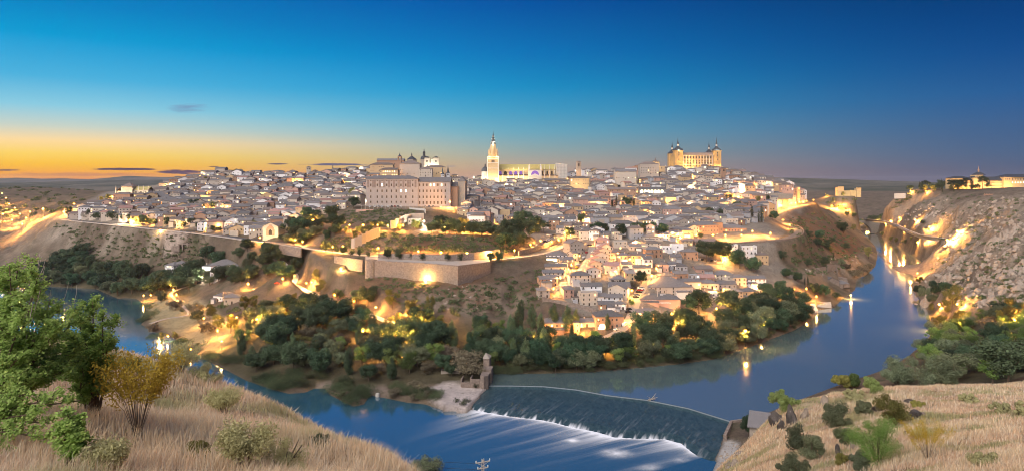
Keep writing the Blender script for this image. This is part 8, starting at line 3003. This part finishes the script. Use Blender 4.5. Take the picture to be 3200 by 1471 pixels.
for i, (x, y, w, h, lab) in enumerate(((210, 740, 150, 230, 'tall black lichened rock at the left end of the knoll'), (70, 740, 130, 170, 'broken dark rock below the hut roof'), (350, 690, 90, 120, 'squared grey stone right of the tall black rock'), (530, 560, 90, 110, 'pale split stone on the knoll crest'), (1370, 700, 130, 130, 'dark rock mass beside the yellow-green shrub'), (1425, 680, 100, 90, 'rounded grey boulder right of the dark rock mass'),
                                       (650, 1010, 90, 90, 'dark low stone at the left of the largest shrub'), (785, 980, 80, 110, 'pale upright stone left of the largest shrub'), (1005, 630, 130, 80, 'dark slanting rock in the middle of the knoll'), (1420, 780, 130, 60, 'flat dark stones below the rounded boulder'), (1295, 850, 80, 60, 'small dark stone right of the largest shrub'), (1510, 610, 80, 50, 'flat pale stone right of the boulders'), (1330, 560, 110, 70, 'dark crumbled rock above the boulders'), (120, 800, 120, 120, 'dark rock step at the left foot of the knoll'))):
    g = G(K2X + x / KS, K2Y + y / KS, 20)
    k = g[1] / F
    vs, fs = rock_pts(50 + i, 3)
    sx, sz = w / KS * k / 1.5, h / KS * k / 1.5
    o = MB().add([(px_ * sx, py_ * sx * .8, pz_ * sz + sz * .45) for px_, py_, pz_ in vs], fs).build('rock', M['darkrock'] if 'pale' not in lab and 'grey' not in lab else M['granite'], None, (g[0], g[1], g[2] - .1), RND.random() * 3)
    tag(o, lab, 'rock')

# yellow broom: a fan of thin stems with fine yellow-green sprays
def broom(u, v, hpx, wpx, lab, seed, mat, nst=46, y0=10):
    g = G(u, v, y0)
    k = g[1] / F
    h, r_ = hpx * k, wpx * k / 2
    rs = np.random.RandomState(seed)
    root = empty('broom', (g[0], g[1], g[2] - .05), 0, lab, 'bush')
    m = MB()
    C_ = []
    for i in range(nst):
        a, q = rs.rand() * 6.28, rs.rand() ** .6
        tip = np.array([math.cos(a) * r_ * q, math.sin(a) * r_ * q, h * (1.02 - .38 * q * rs.rand())])
        mid = tip * np.array([.35, .35, .5])
        m.tube([(0, 0, -.1), tuple(mid), tuple(tip)], .008, 4, .003)
        for t in rs.rand(190):
            t = .5 + .54 * t
            C_.append(mid + (tip - mid) * (t - .4) / .6 + rs.randn(3) * .085)
    m.build('stem', M['bark'], root)
    c = np.array(C_)
    link_mesh('crown', quads_mesh('crown', c, rs.randn(len(c), 3), rs.uniform(.018, .045, len(c)), mat, rs, 2.4), root)
    return root


LEAF['broom'] = leaf_mat('yellow_broom_sprays', (.42, .29, .03), (.66, .46, .05), .3, .2)
broom(430, 1365, 265, 250, 'yellow broom shrub fanning up from the straw on the left slope', 4, LEAF['broom'], 34)
broom(760, 1480, 150, 190, 'thin grey broom twigs at the bottom of the left slope', 9, LEAF['dry'], 34)
broom(560, 1175, 100, 160, 'wispy green-grey broom behind the yellow one', 14, LEAF['dry'], 34)
broom(2900, 1440, 120, 160, 'dry yellowish broom at the bottom right of the knoll', 17, LEAF['broom'], 30)
broom(700, 1300, 80, 110, 'small dry broom fan in the straw right of the yellow broom', 23, LEAF['dry'], 26)
broom(330, 1478, 90, 120, 'pale twiggy broom at the bottom left corner', 31, LEAF['dry'], 26)


# elms at the left edge: limbs, twigs and leaves set along the twigs
def elm(x, y, z, aims, lab, seed, lr=.042, per=56, nsub=9, spread=.75):
    root = empty('elm_tree', (x, y, z), 0, lab, 'tree')
    r = random.Random(seed)
    rs = np.random.RandomState(seed)
    tw_ = MB()
    C_, N_, S_ = [], [], []

    def leaves(a, b, n):
        d = b - a
        for i in range(n):
            t = (i + r.random()) / n
            p = a + d * t + Vector((r.gauss(0, .045), r.gauss(0, .045), r.gauss(0, .04)))
            C_.append(tuple(p))
            N_.append((r.gauss(0, .6), r.gauss(0, .6) - .25, .55 + r.random() * .6))
            S_.append(lr * r.uniform(.7, 1.35))

    for tip in aims:
        tip = Vector(tip)
        mid = tip * .5 + Vector((r.uniform(-.2, .2), r.uniform(-.2, .2), .25))
        tw_.tube([(0, 0, -.6), tuple(mid * .5), tuple(mid), tuple(tip)], .055, 5, .01)
        for k in range(nsub):
            t = .25 + .75 * (k + r.random()) / nsub
            s0 = (mid * (2 * t) if t < .5 else mid + (tip - mid) * (2 * t - 1))
            dr = Vector((r.uniform(-1, 1), r.uniform(-1, 1), r.uniform(-.25, .7))) + tip.normalized() * .55
            e0 = s0 + dr.normalized() * spread * r.uniform(.5, 1.15) * (1.15 - .5 * t)
            tw_.tube([tuple(s0), tuple((s0 + e0) / 2 + Vector((0, 0, .05))), tuple(e0)], .014, 3, .004)
            leaves(s0 + (e0 - s0) * .2, e0, per)
            for q in range(4):
                s1 = s0 + (e0 - s0) * r.uniform(.25, 1)
                e1 = s1 + Vector((r.uniform(-1, 1), r.uniform(-1, 1), r.uniform(-.35, .7))).normalized() * spread * r.uniform(.25, .55)
                tw_.tube([tuple(s1), tuple(e1)], .006, 3, .003)
                leaves(s1, e1, int(per * .7))
    tw_.build('trunk', M['bark'], root)
    link_mesh('crown', quads_mesh('crown', np.array(C_), np.array(N_), np.array(S_), LEAF['elm'], rs, 1.5), root)
    return root


LEAF['elm'] = leaf_mat('elm_leaves', (.22, .36, .075), (.46, .60, .17), .5, .15)
_t = LEAF['elm'].node_tree


def aim(base_, pts):
    return [tuple(np.array(P(u, v, Y)) - np.array(base_)) for u, v, Y in pts]


b0 = (-12.6, 16.5, hz(-12.6, 16.5))
elm(*b0, aim(b0, ((60, 820, 16.5), (120, 860, 15.5), (20, 900, 17), (150, 960, 17.5), (-30, 850, 16), (80, 960, 15), (200, 1000, 16), (0, 1010, 15.5), (110, 1060, 15.8), (240, 1080, 17), (50, 1120, 15), (170, 1130, 16.5), (-60, 1000, 16), (90, 830, 17.5), (30, 830, 15.8), (130, 900, 16.4), (190, 955, 17), (225, 1010, 17.3), (160, 1010, 16), (130, 1180, 15.5), (200, 1160, 16.2), (60, 1185, 15), (225, 1120, 17), (0, 1100, 15))), 'leafy green elm filling the left edge of the view', 3, nsub=10, spread=.62)
b1 = (-11.6, 18.5, hz(-11.6, 18.5) - .2)
elm(*b1, aim(b1, ((290, 925, 18.5), (320, 985, 18), (260, 1000, 19), (350, 1010, 18.6), (230, 960, 18.2), (300, 1060, 18.4), (200, 1040, 19), (330, 1060, 18), (250, 1110, 18), (280, 960, 18.8), (300, 1100, 18), (220, 1120, 18.6), (265, 1150, 17.8), (200, 1150, 18.2))), 'elm sapling leaning right beside the big elm', 8, nsub=9, spread=.5)
b2 = (-11.2, 13.2, hz(-11.2, 13.2) - .2)
elm(*b2, aim(b2, ((190, 1240, 13.2), (250, 1250, 13.4), (120, 1290, 13), (60, 1350, 12.6), (150, 1320, 13), (20, 1270, 13), (80, 1230, 13.4), (30, 1180, 14), (40, 1400, 12.4), (140, 1370, 12.6))), 'low elm branches reaching over the straw at bottom left', 12, nsub=8, per=22, spread=.34)
b3 = P(215, 1500, 12.6)
b3 = (b3[0], b3[1], hz(b3[0], b3[1]) - .1)
elm(*b3, aim(b3, ((215, 1300, 12.6), (200, 1340, 12.4), (235, 1360, 12.5), (205, 1400, 12.5), (225, 1430, 12.4))), 'upright elm shoot standing alone at the bottom left', 19, nsub=9, per=24, spread=.26)
# bare pale twigs among the elms
m = MB()
for (u0, v0, u1, v1, Y) in ((70, 1120, 125, 790, 15.8), (75, 1000, 130, 800, 15.9), (100, 1000, 140, 830, 16), (140, 990, 160, 900, 17), (190, 960, 215, 880, 18), (230, 950, 240, 890, 18.5), (120, 870, 142, 808, 16)):
    a, b = P(u0, v0, Y), P(u1, v1, Y)
    m.tube([a, tuple((np.array(a) + np.array(b)) / 2 + np.array([.03, 0, .02])), b], .012, 4, .004)
tag(m.build('bare_twigs', M['beige']), 'bare pale twigs sticking out above the elm leaves', 'twigs')

# power pole below the slope, with cables
g = P(1509, 1446, 88)
up = empty('utility_pole', (g[0], g[1], hz(g[0], g[1])), .4, 'pale lattice power pole with insulators at the bottom edge', 'pole')
hp = g[2] + .6 - up.location.z
m = MB()
for sx in (-.14, .14):
    m.box(sx - .04, sx + .04, -.06, .06, -1, hp)
for i in range(int(hp / .5)):
    m.box(-.14, .14, -.03, .03, i * .5, i * .5 + .07)
m.build('pole', M['concrete'], up)
m = MB()
m.box(-1.0, 1.0, -.05, .05, hp - .5, hp - .38)
m.box(-.75, .75, -.05, .05, hp - 1.3, hp - 1.18)
m.tube([(-.9, 0, hp - .45), (.6, 0, hp - 1.25)], .03, 4)
m.tube([(.9, 0, hp - .45), (-.6, 0, hp - 1.25)], .03, 4)
m.build('crossarm', M['concrete'], up)
for x, z in ((-.95, hp - .38), (.95, hp - .38), (0, hp - .38), (-.7, hp - 1.2), (.7, hp - 1.2)):
    MB().lathe(0, 0, [(.05, 0), (.1, .06), (.06, .12), (.1, .18), (.05, .26)], 6).build('insulator', M['white'], up, (x, 0, z))
for i, (dz, nm) in enumerate(((.0, 'upper power cable crossing the river to the left bank'), (-.8, 'lower power cable crossing the river to the left bank'))):
    a = Vector((g[0], g[1], g[2] + dz))
    b = Vector(P(1130, 1395 + 18 * i, 120))
    tag(MB().tube([tuple(a + (b - a) * t - Vector((0, 0, 3 * t * (1 - t)))) for t in [k / 10 for k in range(11)]], .02, 4).build('power_cable', M['iron']), nm, 'cable')

finish_labels()
# ------------------------------------------------------------------ the evening air
HZB = MB().box(-9500, 9500, -150, 9400, -40, 178)
hzm = bpy.data.materials.new('haze')
hzm.use_nodes = True
ht = hzm.node_tree
ht.nodes.clear()
pv = ht.nodes.new('ShaderNodeVolumePrincipled')
pv.inputs['Color'].default_value = (.80, .85, 1.0, 1)
pv.inputs['Density'].default_value = .00003
pv.inputs['Anisotropy'].default_value = .2
ho_ = ht.nodes.new('ShaderNodeOutputMaterial')
ht.links.new(pv.outputs[0], ho_.inputs['Volume'])
tag(HZB.build('haze', hzm), kind='stuff')
